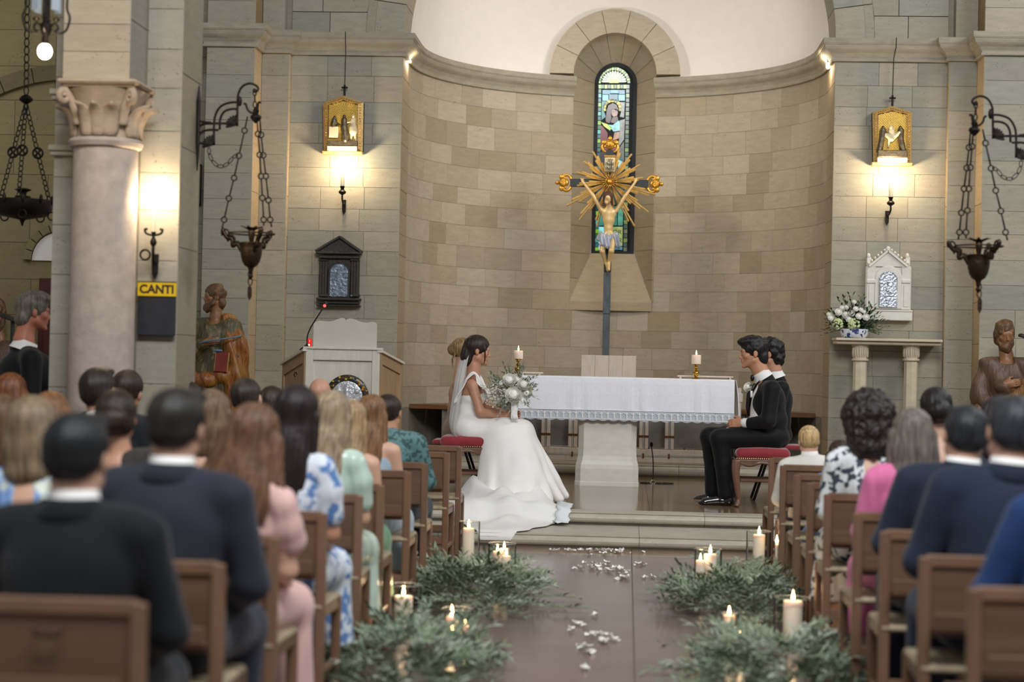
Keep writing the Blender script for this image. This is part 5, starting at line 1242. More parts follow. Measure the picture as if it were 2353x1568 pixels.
    for q in range(7):
        a = 2*PI*q/7; m = MB(); leaf_into(m, cu+Vector((0,0,.06)), (math.cos(a),math.sin(a),.5), .075, .03); m.build('leaf', BRONZE, lp, solid=.004)
    MB().lathe([(.004,0),(.014,-.01),(.008,-.022),(.016,-.035),(.006,-.055)], 12, c+Vector((0,0,-.08))).build('drop', BRONZE, lp, smooth=True)
    m = MB(); links(m, G(575,622), G(575,655), 2, .012, .004, False); m.build('lower_chain', BRONZE, lp, smooth='all')
    MB().prism([(-.004,.04),(.004,.04),(.012,.025),(.012,-.025),(0,-.05),(-.012,-.025),(-.012,.025)], G(574,672),(1,0,0),(0,0,1),(0,-1,0),.012,0,.003).build('tassel', BRONZE, lp)
    m = MB(); pts = spline([G(480,340),G(483,362),G(500,382),G(520,380),G(535,362),G(549,355)],3)
    for i in range(0,len(pts)-2,2): links(m, pts[i], pts[min(i+2,len(pts)-1)], 1, .009, .003, False)
    m.build('slack_chain', IRON, lp, smooth='all')
sanctuary_lamp(lambda x, y: (x,y), 10.85, 'bronze sanctuary lamp hanging from the bracket above the left carved saint', 'scrolled iron bracket fixed to the side of the near left pier', True)
sanctuary_lamp(lambda x, y: (2826-x+ (y-450)*-.005, y+29), 10.85, 'bronze sanctuary lamp hanging at the far right beside the credence shelf', 'scrolled iron bracket at the upper right edge of the picture', True)
# ---- chandeliers of the side aisle
Yc = 11.6; G = lambda px, py, dy=0: W(px,py,Yc+dy)
ch = thing('hanging_lamp_bowl', 'wide shallow black iron lamp bowl on three chains at the far left', 'hanging lamp', G(52,480))
c = G(52,478); s1 = Yc/F
MB().lathe([(.004,-.115),(.012,-.09),(.02,-.075),(55*s1,-.05),(68*s1,-.01),(70*s1,.03),(70*s1,.05),(66*s1,.05),(60*s1,.0),(.004,-.03)], 36, c).build('bowl', IRON, ch, smooth=True)
for k in range(10):
    a = 2*PI*k/10; p = c+Vector((70*s1*math.cos(a),70*s1*math.sin(a),.05)); MB().ell(p,(.012,.012,.03)).build('rim_bud', IRON, ch, smooth='all')
    if k%2 == 0: MB().tube(arc(p+Vector((0,0,-.10)),.025,0,360,12), .005, 5, cap=False).build('ring', IRON, ch, smooth='all')
MB().lathe([(.035,.0),(.05,.02),(.05,.035),(.02,.04),(.025,.06),(.055,.075),(.03,.085)], 14, c+Vector((0,0,.04))).build('oil_cup', BRONZE, ch, smooth=True)
hub = G(60,228); MB().lathe([(.012,-.03),(.04,-.012),(.045,.0),(.03,.018),(.008,.03)], 16, hub).build('chain_cap', IRON, ch, smooth=True)
for k in range(3):
    a = PI+2*PI*k/3-.35; e = c+Vector((66*s1*math.cos(a),66*s1*math.sin(a),.05)); m = MB(); links(m, hub-Vector((0,0,.03)), e, 18, .012, .004, False); md = (hub-Vector((0,0,.03))).lerp(e,.5)
    m.build('chain', IRON, ch, smooth='all'); m = MB(); m.tube(arc(md,.032,0,360,14), .007, 6, cap=False).tube([md+Vector((-.02,0,-.02)),md+Vector((.02,0,.02))], .006, 5).tube([md+Vector((.02,0,-.02)),md+Vector((-.02,0,.02))], .006, 5).build('chain_boss', IRON, ch, smooth='all')
m = MB(); links(m, hub+Vector((0,0,.03)), G(63,-40), 14, .015, .0045, False); m.build('top_chain', IRON, ch, smooth='all')
Yl = 9.2; G = lambda px, py, dy=0: W(px,py,Yl+dy)
ln = thing('hanging_lantern', 'iron scrolled lantern with one bright bulb at the upper left', 'hanging lamp', G(105,60))
MB().lathe([(.006,-.06),(.02,-.04),(.03,-.01),(.028,.015),(.012,.03),(.006,.16)], 14, G(106,62)).build('hub', IRON, ln, smooth=True)
for k in range(4):
    a = 2*PI*k/4+.2; dx, dy = math.cos(a), math.sin(a); o = G(106,62)
    f = lambda r, z: (o.x+dx*r, o.y+dy*r, o.z+z)
    MB().tube(spline([f(.02,.0),f(.045,.02),f(.06,-.005),f(.045,-.025),f(.07,-.03),f(.1,-.01),f(.115,.05),f(.1,.1),f(.105,.2)],4), .006, 6).build('scroll_arm', IRON, ln, smooth='all')
    MB().lathe([(.012,0),(.02,.012),(.006,.02)], 10, f(.05,.03)).build('cup', BRONZE, ln, smooth=True)
PGL = mat('frosted_pane', '#a9b4bb', .3)
for k in range(4):
    a = 2*PI*k/4+.2+PI/4; o = G(106,40); MB().box((o.x+.07*math.cos(a),o.y+.07*math.sin(a),o.z+.11),(.004,.05,.16), Matrix.Rotation(a,3,'Z')).build('pane', PGL, ln)
m = MB(); links(m, G(106,10), G(108,-60), 5, .012, .004, False); m.build('chain', IRON, ln, smooth='all')
bp = G(103,118); MB().ell(bp,(.036,.036,.04)).build('bulb', emit('bare_bulb', (1,.86,.62), 22), ln, smooth='all'); MB().lathe([(.016,.03),(.018,.06),(.01,.09)], 12, bp).build('socket', BRONZE, ln, smooth=True)
point('lantern_light', bp+Vector((0,-.03,-.06)), 9, (1,.82,.55), .04)
# ---- dark framed picture beyond the pier
p = W(449,425,18.76); t = thing('framed_picture', 'small dark framed picture half hidden behind the near left pier', 'picture', p)
MB().box((p.x,18.77,p.z),(.1,.02,.36)).build('canvas', mat('dark_canvas', '#15130f', .4, vary=.3), t)
for dx in (-.05,.05): MB().box((p.x+dx,18.76,p.z),(.02,.04,.42),ch=.004).build('frame_rail', TAB, t)
for dz in (-.2,.2): MB().box((p.x,18.76,p.z+dz),(.12,.04,.02),ch=.004).build('frame_rail', TAB, t)
# ---- distant green plant
p = W(2215,925,16.6); t = thing('potted_bush', 'low green bush seen between guests at the foot of the right pilaster', 'plant', (p.x,16.6,ZP))
MB().lathe([(.1,ZP),(.14,ZP+.3),(.15,ZP+.3),(.15,ZP+.32),(.001,ZP+.3)], 18, (p.x,16.6,0)).build('pot', mat('terracotta', '#8a5a40', .8), t, smooth=True)
r4 = random.Random(3)
for q in range(40):
    m = MB(); sprig(m, (p.x,16.6,ZP+.3), (r4.uniform(-1,1),r4.uniform(-1,1),r4.uniform(.9,1.8)), r4.uniform(.3,.62), 9, .05, .022, r4, droop=.35); m.build('leaf_sprig', LEAF_D, t)
# ================================================================== CHAIRS
def frame_chair():
    """church chair, back plane at y=0 facing away, seat towards +y"""
    t = thing('church_chair', 'x', 'chair', (0,0,0), 'oak chairs in rows')
    B = dict(parent=t, world=False)
    for s_ in (-1,1):
        MB().box((s_*.2,0,.41),(.038,.032,.82),ch=.006).build('back_post', WOOD_CH, **B)
        MB().box((s_*.2,.36,.215),(.036,.036,.43),ch=.006).build('front_leg', WOOD_CH, **B)
        MB().box((s_*.2,.18,.15),(.022,.33,.03),ch=.004).build('stretcher', WOOD_CH, **B)
        MB().box((s_*.2,.18,.4),(.024,.33,.045),ch=.004).build('seat_rail', WOOD_CH, **B)
    MB().box((0,0,.805),(.4,.026,.045),ch=.006).build('top_rail', WOOD_CH, **B)
    bp_ = MB().box((0,.004,.68),(.362,.014,.205),ch=.003).build('back_panel', WOOD_CH2, **B)
    MB().box((0,0,.56),(.362,.024,.035),ch=.005).build('lower_rail', WOOD_CH, **B)
    bs_ = MB().box((0,-.045,.575),(.362,.07,.012),ch=.003).build('book_shelf', WOOD_CH2, **B)
    MB().box((0,-.078,.605),(.362,.01,.055),ch=.003).build('shelf_lip', WOOD_CH2, bs_, world=False)
    MB().tube([(-.03,-.02,.745),(-.03,-.03,.73),(.03,-.03,.73),(.03,-.02,.745)], .005, 6).build('hook', IRON, bp_, world=False)
    MB().box((0,.18,.43),(.43,.4,.028),ch=.01).build('seat', mat('rush_seat', '#9a8b70', .7, vary=.2, scale=(40,8,8)), **B)
    MB().box((0,0,.2),(.37,.022,.05),ch=.004).build('stretcher', WOOD_CH, **B)
    return t
ch0 = frame_chair(); used = [False]
Lr = [12.91,12.02,10.71,9.86,8.76,8.05,7.09,6.10,5.27,4.40]
Rr = [12.40,11.49,10.54,9.78,8.95,7.80,6.97,6.05,5.20,4.40]
ORD = ['first','second','third','fourth','fifth','sixth','seventh','eighth','ninth','tenth']
def seat_x(side, d, k):
    if side < 0: return -1.13-.23-.5*k
    return .945+.23+.5*k
def put_chair(side, row, k):
    d = (Lr if side < 0 else Rr)[row]; x = seat_x(side,d,k)+ (random.Random(row*7+k+side).uniform(-.012,.012) if k else 0)
    lab = 'oak chair, %s from the aisle in the %s row on the %s' % (ORD[k], ORD[row], 'left' if side < 0 else 'right')
    if k == 0: lab = 'oak chair at the aisle end of the %s row on the %s' % (ORD[row], 'left' if side < 0 else 'right')
    if abs(x+2.88) < .52 and 9.2 < d < 11.2: return
    rz = random.Random(row*3+k).uniform(-.03,.03)
    if not used[0]: ch0.location = (x,d,0); ch0.rotation_euler = (0,0,rz); ch0['label'] = lab; used[0] = True; ch0.scale = (1.06,1,.915)
    else: dup(ch0, (x,d,0), rz, (1.06,1,.915), lab)
for row, d in enumerate(Lr):
    for k in range(5):
        if seat_x(-1,d,k)+.2 > -.335*d-.05 and seat_x(-1,d,k) > -3.5 and not (row < 2 and k > 3): put_chair(-1,row,k)
for row, d in enumerate(Rr):
    for k in range(4):
        if seat_x(1,d,k)-.2 < .212*d+.05: put_chair(1,row,k)
# ================================================================== AISLE DECORATION
CG = clear_glass(); RIMG = mat('glass_rim', '#dfe6e4', .06, vary=.01, spec=.9); RIMG.node_tree.nodes['Principled BSDF'].inputs['Transmission Weight'].default_value = .75
def glass_candle(lab, base, r, h, cands, light):
    t = thing('glass_hurricane', lab, 'candle holder', base, 'glass candle holders along the aisle')
    MB().tube([(base[0]+(r-.002)*math.cos(a), base[1]+(r-.002)*math.sin(a), base[2]+h) for a in np.linspace(0,2*PI,41)], .0026, 6, cap=False).build('rim', RIMG, t, smooth='all')
    MB().lathe([(r*.97,0),(r,.003),(r,h),(r-.004,h),(r-.005,.008),(.001,.008)], 32, base).build('glass_cylinder', CG, t, smooth=True)
    for i, (dx, dy, rr, hh, cl_) in enumerate(cands):
        candle('pillar_candle', cl_, Vector(base)+Vector((dx,dy,.009)), rr, hh, 'white candles along the aisle', 1.15 if rr > .03 else .9, light if i == 0 else 0)
def zpx(px,py,d): return W(px,py,d).z
def holder(px, d, ytop, r, lab, cs, light=.5):
    b = W(px,1300,d); b.z = 0; h = zpx(px,ytop,d)
    glass_candle(lab, b, r, h, [(W(cx_,1300,d).x-b.x, dy, rr, zpx(cx_,cy_,d)-.009, cl_) for cx_, cy_, dy, rr, cl_ in cs], light)
holder(1077,11.75,1199,.066,'tall glass cylinder with one candle at the end of the bride\'s train',[(1075,1214,0,.037,'tall ivory candle nearest the bride\'s train')])
holder(1153,11.2,1249,.084,'wide glass bowl with three candles on the far left greenery',[(1142,1268,.02,.027,'left candle of the three in the wide glass on the left'),(1157,1262,-.01+.05,.027,'rear candle of the three in the wide glass on the left'),(1164,1276,-.045,.027,'right candle of the three in the wide glass on the left')])
holder(930,9.32,1344,.085,'large glass cylinder with one thick candle beside the near left chairs',[(929,1370,0,.047,'thick ivory candle in the large glass beside the left chairs')])
holder(1054,8.97,1399,.075,'low glass with three small candles between the two left heaps of greenery',[(1040,1417,.02,.031,'tallest candle in the low glass on the left'),(1044,1452,-.035,.016,'small front candle in the low glass on the left'),(1071,1438,.0,.02,'small right candle in the low glass on the left')])
holder(1742,11.7,1221,.076,'tall glass cylinder with one candle nearest the groom',[(1743,1229,0,.037,'ivory candle in the glass nearest the groom')])
holder(1627,11.0,1262,.08,'wide glass with two candles at the front of the right greenery',[(1609,1287,-.03,.027,'short candle in the wide glass on the right'),(1632,1274,.015,.037,'taller candle in the wide glass on the right')])
holder(1678,9.0,1410,.04,'slim glass with one narrow candle on the right of the aisle',[(1678,1413,0,.027,'narrow ivory candle standing nearest the middle of the aisle on the right')],.4)
holder(1706,8.85,1442,.035,'tiny glass votive beside the narrow candle on the right',[(1705,1462,0,.018,'tiny votive candle beside the narrow candle')],.3)
holder(1820,9.3,1374,.085,'large glass cylinder with a thick candle beside the near right chairs',[(1824,1381,0,.048,'thick ivory candle in the large glass beside the right chairs')])
b = W(1784,1300,11.6); b.z = 0; candle('taper_reflection', 'candle reflection in glass, built as a thin taper beside the first right hand chair', b, .009, zpx(1784,1250,11.6), 'white candles along the aisle', 1.2, .15)  # reflection of the neighbouring candle in its glass, modelled as a solid taper
# olive greenery
r5 = random.Random(9); SPR = []
for q in range(12):
    m = MB(); st = MB(); P_ = Vector((0,0,0)); sprig(m, P_, (1,0,r5.uniform(.05,.5)), r5.uniform(.16,.27), 15, .07, .0165, r5, droop=r5.uniform(.2,.7))
    SPR.append(m.mesh('olive_sprig', [LEAF_O,LEAF_O2,LEAF_O,LEAF_O][q%4]))
CAN = [o.matrix_basis.translation.copy() for o in COL.objects if o.get('category') == 'candle']
def heap(lab, cx_, cy_, rx, ry, hz, n, extra=()):
    t = thing('olive_garland', lab, 'greenery', (cx_,cy_,0), 'heaps of olive branches along the aisle')
    for q in range(n):
        a = r5.uniform(0,2*PI); u = math.sqrt(r5.random()); x = rx*u*math.cos(a); y = ry*u*math.sin(a); z = hz*(1-u*u)*r5.uniform(.2,1)+.02
        dn = min([(math.hypot(c_.x-cx_-x, (c_.y-cy_-y)*.7+.12) if c_.y > cy_+y else math.hypot(c_.x-cx_-x, c_.y-cy_-y)) for c_ in CAN]); z = min(z, .02+.25*max(0, dn-.14))
        if dn < .10: continue
        o = link('olive_sprig', SPR[q%12], t, (x,y,z)); o.rotation_euler = (r5.uniform(-.4,.4), r5.uniform(-.5,.25), a+r5.uniform(-1.1,1.1)); s_ = r5.uniform(.75,1.15); o.scale = (s_,)*3
    for (x, y, z, rz) in extra:
        o = link('olive_sprig', SPR[0], t, (x-cx_,y-cy_,z)); o.rotation_euler = (0,.1,rz); o.scale = (1.2,)*3
heap('heap of olive branches on the far left of the aisle below the bride\'s train', -.83, 10.75, .28, 1.0, .27, 260, [(-.42,10.1,.03,-.1),(-.5,10.5,.03,.2)])
heap('heap of olive branches on the near left of the aisle', -.93, 8.0, .26, .75, .18, 170, [(-.72,8.4,.03,-.6)])
heap('heap of olive branches on the far right of the aisle before the groom', .66, 10.65, .28, 1.0, .27, 260, [(.36,10.9,.04,PI-.3)])
heap('heap of olive branches on the near right of the aisle', .68, 8.15, .28, .7, .18, 180, [(.36,8.15,.03,PI+.1),(.4,7.8,.03,PI)])
# petals
PETM = []
for q in range(4):
    m = MB(); rr = .013+.003*q; m.grid([[Vector((rr*(i-2)/2*(1-.25*abs(j-1.5)), rr*(j-1.5)/1.5, .004+.012*((i-2)/2)**2*(q%2)+.008*((j-1.5)/1.5)**2)) for i in range(5)] for j in range(4)]); PETM.append(m.mesh('petal', PETW, 'all'))
clu = [(1275,1262,5,26),(1400,1268,26,46),(1350,1266,6,22),(1310,1264,4,18),(1375,1300,8,26),(1412,1312,14,26),(1430,1330,9,22),(1470,1298,6,16),(1370,1310,3,12),(1330,1310,4,14),(1365,1415,4,12),(1330,1436,4,10),(1372,1462,10,24),(1385,1476,6,20),(1355,1500,5,16),(1345,1490,3,10),(1345,1538,3,8),(1412,1475,3,10),(1480,1330,2,6),(1505,1328,2,6),(1310,1452,2,8)]
for ci, (px, py, n_, sp_) in enumerate(clu):
    for q in range(n_):
        p = Wz(px+r5.gauss(0,sp_*.55), max(1268, py+r5.gauss(0,sp_*.16)), .003); p.y = min(p.y,13.59)
        o = link('petal', PETM[r5.randrange(4)], None, p); o.rotation_euler = (r5.uniform(-.25,.25),r5.uniform(-.25,.25),r5.uniform(0,6.28))
        props(o, 'small white petal scattered on the dark aisle floor between the greenery', 'petal', 'white petals scattered on the aisle')
# ================================================================== PEOPLE
V3 = lambda *a: np.array(a, float)
def frame_of(f, up=(0,0,1)):
    f = np.array(f, float); f /= np.linalg.norm(f); r = np.cross(f, up); r /= np.linalg.norm(r); u = np.cross(r, f)
    return np.stack([r, f, u], 1)
def head(sd, c, R, s, neck=None, ears=True, male=False, kk=.012):
    """head with face; local axes: x right, y forward, z up; c = middle of the head"""
    c = np.array(c, float); T = lambda x, y, z: c+R@(V3(x,y,z)*s)
    E_ = lambda p, r, k, op='u': sd.ell(T(*p), tuple(q*s for q in r), k*s, R, op)
    C_ = lambda a, b, ra, rb, k, op='u': sd.cap(T(*a), T(*b), ra*s, rb*s, k*s, op)
    E_((0,-.014,.03),(.074,.094,.086),.01); E_((0,.03,-.03),(.059,.056,.080),.02)
    jw = .05 if male else .044
    C_((-jw,.0,-.055),(-.013,.066,-.097),.026,.016,.02); C_((jw,.0,-.055),(.013,.066,-.097),.026,.016,.02)
    E_((0,.075,-.100),(.019 if male else .015,.016,.015),.012)
    C_((-.036,.074,.022),(.036,.074,.022),.015,.015,.012)
    E_((-.044,.055,-.022),(.024,.024,.022),.015); E_((.044,.055,-.022),(.024,.024,.022),.015)
    for q in (-1,1): E_((q*.031,.094,-.002),(.0155,.013,.0105),.008,'s')
    for q in (-1,1): E_((q*.031,.0765,-.001),(.0125,.0095,.0105),.002); E_((q*.031,.0785,.0058),(.0145,.0105,.0055),.004); E_((q*.031,.0785,-.0085),(.0130,.0085,.0035),.004)
    C_((0,.084,.012),(0,.1035,-.028),.0068,.0092,.009); E_((0,.095,-.033),(.0150,.0115,.0078),.006)
    C_((-.018,.0835,-.058),(.018,.0835,-.058),.0068,.0068,.006); C_((-.015,.0835,-.0705),(.015,.0835,-.0705),.0075,.0075,.006); E_((0,.078,-.046),(.022,.012,.012),.012)
    E_((0,.096,-.064),(.022,.005,.0016),.002,'s')
    if ears:
        for q in (-1,1):
            E_((q*.079,-.014,-.004),(.012,.018,.030),.006); E_((q*.0775,-.008,-.024),(.008,.010,.012),.006); E_((q*.092,-.008,-.002),(.006,.0095,.018),.004,'s')
    if neck is not None: sd.cap(T(0,-.03,-.05), neck, .050*s*(1.1 if male else .90), .057*s*(1.1 if male else .90), .03)
    return T
def eyes(parent, T, s, iris='#3a2a1c', brow='#241812', lip=None):
    EW = mat('eye_white', '#c9c1b8', .3); IR = mat('iris_'+iris[1:], iris, .2); BR = mat('brow_'+brow[1:], brow, .8)
    for q in (-1,1):
        ey = MB().ell(Vector(T(q*.031,.0783,-.0015)), (.0098*s,)*3, None, 12, 8).build('eye', EW, parent, smooth='all')
        MB().ell(Vector(T(q*.031,.0838,-.0015)), (.0053*s,.0053*s,.0053*s), None, 10, 6).build('iris', IR, ey, smooth='all')
        MB().tube([Vector(T(q*.013,.0895,.018)),Vector(T(q*.03,.0865,.0225)),Vector(T(q*.048,.071,.018))], [.0028*s,.0034*s,.002*s], 6).build('eyebrow', BR, parent, smooth='all')
        MB().tube([Vector(T(q*.019,.0855,.001)),Vector(T(q*.031,.0888,.0035)),Vector(T(q*.043,.0815,.0005))], .0014*s, 5).build('eyelashes', BR, ey, smooth='all')
    if lip:
        LP = mat('lip_'+lip[1:], lip, .4)
        for z, r in ((-.0585,.0045),(-.070,.0052)): MB().tube([Vector(T(-.019,.080,-.064)),Vector(T(-.008,.0872,z)),Vector(T(.008,.0872,z)),Vector(T(.019,.080,-.064))], [r*.4*s,r*s,r*s,r*.4*s], 7).build('lip', LP, parent, smooth='all')
def hand(sd, w, d, nrm, sidev, s=1.0, curl=.35, thumb=1):
    """palm, four unequal bent fingers and a thumb; d along the hand, nrm out of its back, sidev to the thumb side"""
    w = np.array(w, float); d = np.array(d, float)/np.linalg.norm(d); n_ = np.array(nrm, float); n_ -= d*(n_@d); n_ /= np.linalg.norm(n_); s_ = np.cross(d, n_)
    if s_@np.array(sidev, float) < 0: s_ = -s_
    R = np.stack([s_, d, n_], 1)
    sd.ell(w+d*.048*s, (.040*s,.052*s,.016*s), .012, R); sd.cap(w, w+d*.03*s, .024*s, .024*s, .02)
    for i, (off, L) in enumerate(((.029,.072),(.010,.081),(-.010,.075),(-.029,.058))):
        b = w+d*.088*s+s_*off*s; a = 0; p = b-d*.02*s
        sd.cap(p, b, .0105*s, .0098*s, .006); p = b
        for j, f_ in enumerate((.45,.32,.23)):
            a += curl*(1+.3*j); q = p+(d*math.cos(a)-n_*math.sin(a))*L*f_*s
            sd.cap(p, q, (.0096-.0008*j)*s, (.0090-.0008*j)*s, .003); p = q
    t0 = w+d*.025*s+s_*.026*s; t1 = w+d*.058*s+s_*.056*s-n_*.008*s; t2 = w+d*.085*s+s_*.058*s-n_*.022*s
    sd.cap(t0, t1, .0125*s, .011*s, .01).cap(t1, t2, .0105*s, .009*s, .004)
def skin_seated(male):
    h = .0095; sd = SDF((-.36,-.22,-.01),(.36,.66,1.36), h); sw = .195 if male else .155; g = 1.0 if male else .9
    hc = V3(0,.02,1.185); R = np.eye(3)
    sd.ell((0,0,.56),(.165,.12,.11),.03).ell((0,-.01,.70),(.135*g,.1,.13),.05).ell((0,0,.87),(.165*g,.115,.165),.05).cap((-sw*.75,-.01,.985),(sw*.75,-.01,.985),.052*g,.052*g,.04)
    sd.cap((0,-.01,1.0),(0,-.005,1.07),.06*g,.053*g,.04)
    for q in (-1,1):
        sd.chain([(q*.09,0,.53),(q*.115,.42,.52),(q*.11,.41,.30),(q*.11,.42,.09)],[.088,.064,.056,.038],.02)
        sd.cap((q*.11,.41,.05),(q*.125,.56,.025),.038,.028,.02)
        sd.chain([(q*sw,-.01,.975),(q*(sw+.045),.05,.72),(q*.13,.27,.635)],[.052*g,.042*g,.03*g],.02)
        hand(sd,(q*.13,.27,.635),(-q*.25,1,-.18),(0,.1,1),(-q,0,0),.95,.3)
    head(sd, hc, R, 1.0 if male else .95, (0,-.005,1.07), male=male)
    return sd.mesh('body_%s' % ('man' if male else 'woman'), SKIN, 1)
def jacket_mesh():
    sd = SDF((-.38,-.24,.38),(.38,.40,1.14), .011)
    sd.ell((0,-.005,.60),(.19,.15,.16),.03).ell((0,-.01,.74),(.175,.13,.16),.05).ell((0,0,.89),(.20,.145,.19),.05).cap((-.155,-.012,1.0),(.155,-.012,1.0),.064,.064,.04).cap((0,-.018,.995),(0,-.016,1.046),.078,.068,.03)
    for q in (-1,1): sd.chain([(q*.2,-.012,.982),(q*.252,.045,.72),(q*.155,.24,.645)],[.066,.058,.046],.025)
    sd.ell((0,.015,1.09),(.066,.066,.075),.004,None,'s')
    sd.ell((0,.19,.93),(.05,.09,.17),.02,None,'s')
    def disp(V):
        n = nz(V,(9,14,17),1.2)*.006+nz(V,(23,20,40),3)*.0025; return V+np.c_[n*.6, n, n*.2]
    return sd.mesh('suit_jacket', CLOTH, 1, disp)
def collar_mesh():
    m = MB(); rows = []
    for r, z in ((.068,1.035),(.064,1.085),(.062,1.103),(.066,1.104),(.072,1.07),(.082,1.04)):
        rows.append([Vector((r*math.sin(2*PI*i/28), -.004+r*1.02*math.cos(2*PI*i/28), z-.022*max(0,math.cos(2*PI*i/28)))) for i in range(28)])
    return m.grid(rows, True).mesh('shirt_collar', WHITE, 'all')
def jacket_collar_mesh():
    m = MB(); rows = []
    for r, z in ((.070,1.055),(.075,1.082),(.081,1.083),(.094,1.055),(.104,1.032),(.10,1.025)):
        rows.append([Vector((r*1.05*math.sin(a), -.008-r*math.cos(a), z-.10*max(0,(abs(a)-1.2))**1.5)) for a in np.linspace(-2.2,2.2,25)])
    return m.grid(rows).mesh('jacket_collar', CLOTH, 'all')
def trousers_mesh():
    sd = SDF((-.3,-.22,.03),(.3,.58,.74), .013)
    sd.ell((0,0,.555),(.18,.135,.12),.03)
    for q in (-1,1): sd.chain([(q*.09,0,.535),(q*.118,.42,.525),(q*.115,.42,.3),(q*.115,.43,.09)],[.103,.083,.07,.066],.02)
    return sd.mesh('trousers', CLOTH, 1, lambda V: V+np.c_[0*V[:,0], nz(V,(30,12,26),2)*.004, nz(V,(18,22,9),1)*.004])
def shoes_mesh():
    sd = SDF((-.24,.33,-.005),(.24,.68,.14), .008)
    for q in (-1,1): sd.cap((q*.112,.41,.05),(q*.13,.60,.032),.05,.036,.02).cap((q*.112,.40,.085),(q*.112,.41,.06),.045,.05,.02)
    sd.plane_cut((0,0,.003),(0,0,-1)); return sd.mesh('shoes', mat('black_leather', '#100c0a', .25), 1)
def dress_mesh(kind):
    sd = SDF((-.40,-.24,.12),(.40,.62,1.10), .011)
    sd.ell((0,0,.565),(.185,.135,.13),.03).ell((0,-.01,.70),(.14,.108,.14),.05).ell((0,0,.865),(.160,.118,.165),.05)
    for q in (-1,1):
        sd.chain([(q*.09,0,.54),(q*.12,.43,.53)],[.105,.09],.03)
    sd.chain([(0,.2,.53),(0,.43,.50),(0,.45,.2)],[.13,.12,.16],.05).cap((-.12,.44,.5),(-.15,.46,.2),.09,.11,.04).cap((.12,.44,.5),(.15,.46,.2),.09,.11,.04)
    if kind == 'strap':
        sd.plane_cut((0,-.12,.93),(0,-.25,1))
        for q in (-1,1): sd.chain([(q*.075,-.112,.90),(q*.085,-.075,1.01),(q*.085,-.01,1.045),(q*.08,.06,1.0),(q*.075,.10,.92)],[.009]*5,.006)
    elif kind == 'puff':
        sd.cap((-.13,-.01,.99),(.13,-.01,.99),.058,.058,.04)
        for q in (-1,1): sd.chain([(q*.145,-.01,.972),(q*.175,.01,.90),(q*.19,.035,.80)],[.060,.060,.060],.02)
        sd.ell((0,-.0,1.08),(.085,.085,.085),.01,None,'s')
    elif kind == 'blouse':
        sd.cap((-.135,-.01,.995),(.135,-.01,.995),.062,.062,.04)
        for q in (-1,1): sd.chain([(q*.172,-.01,.975),(q*.222,.045,.73),(q*.14,.25,.645)],[.064,.052,.04],.03)
        sd.ell((0,.02,1.09),(.075,.075,.07),.01,None,'s')
    elif kind == 'flutter':
        sd.plane_cut((0,-.12,.985),(0,-.35,1))
        for q in (-1,1): sd.chain([(q*.11,-.03,.995),(q*.15,-.012,.965),(q*.18,.015,.88),(q*.192,.04,.83)],[.052,.058,.060,.064],.02)
    sd.plane_cut((0,0,.2),(0,0,-1))
    return sd.mesh('dress_'+kind, COTTON, 1, lambda V: V+np.c_[nz(V,(38,34,12),1)*.005+np.sin(V[:,1]*110+V[:,2]*14)*.002, nz(V,(40,25,10),2)*.006+np.sin(V[:,0]*120+V[:,2]*12)*.0025, 0*V[:,0]])
HC = V3(0,.02,1.185)
def strand(V, amp, c, fr=34):
    a = np.arctan2(V[:,0]-c[0], -(V[:,1]-c[1])); zz = V[:,2]
    n = (np.sin(a*fr+3*np.sin(zz*9)+2.1*np.sin(zz*4+a*3))+.6*np.sin(a*fr*.43+1+2*np.sin(zz*7)))*amp
    d = np.c_[V[:,0]-c[0], V[:,1]-c[1], 0*zz]; d /= np.linalg.norm(d,axis=1)[:,None]+1e-6
    return V+d*n[:,None]
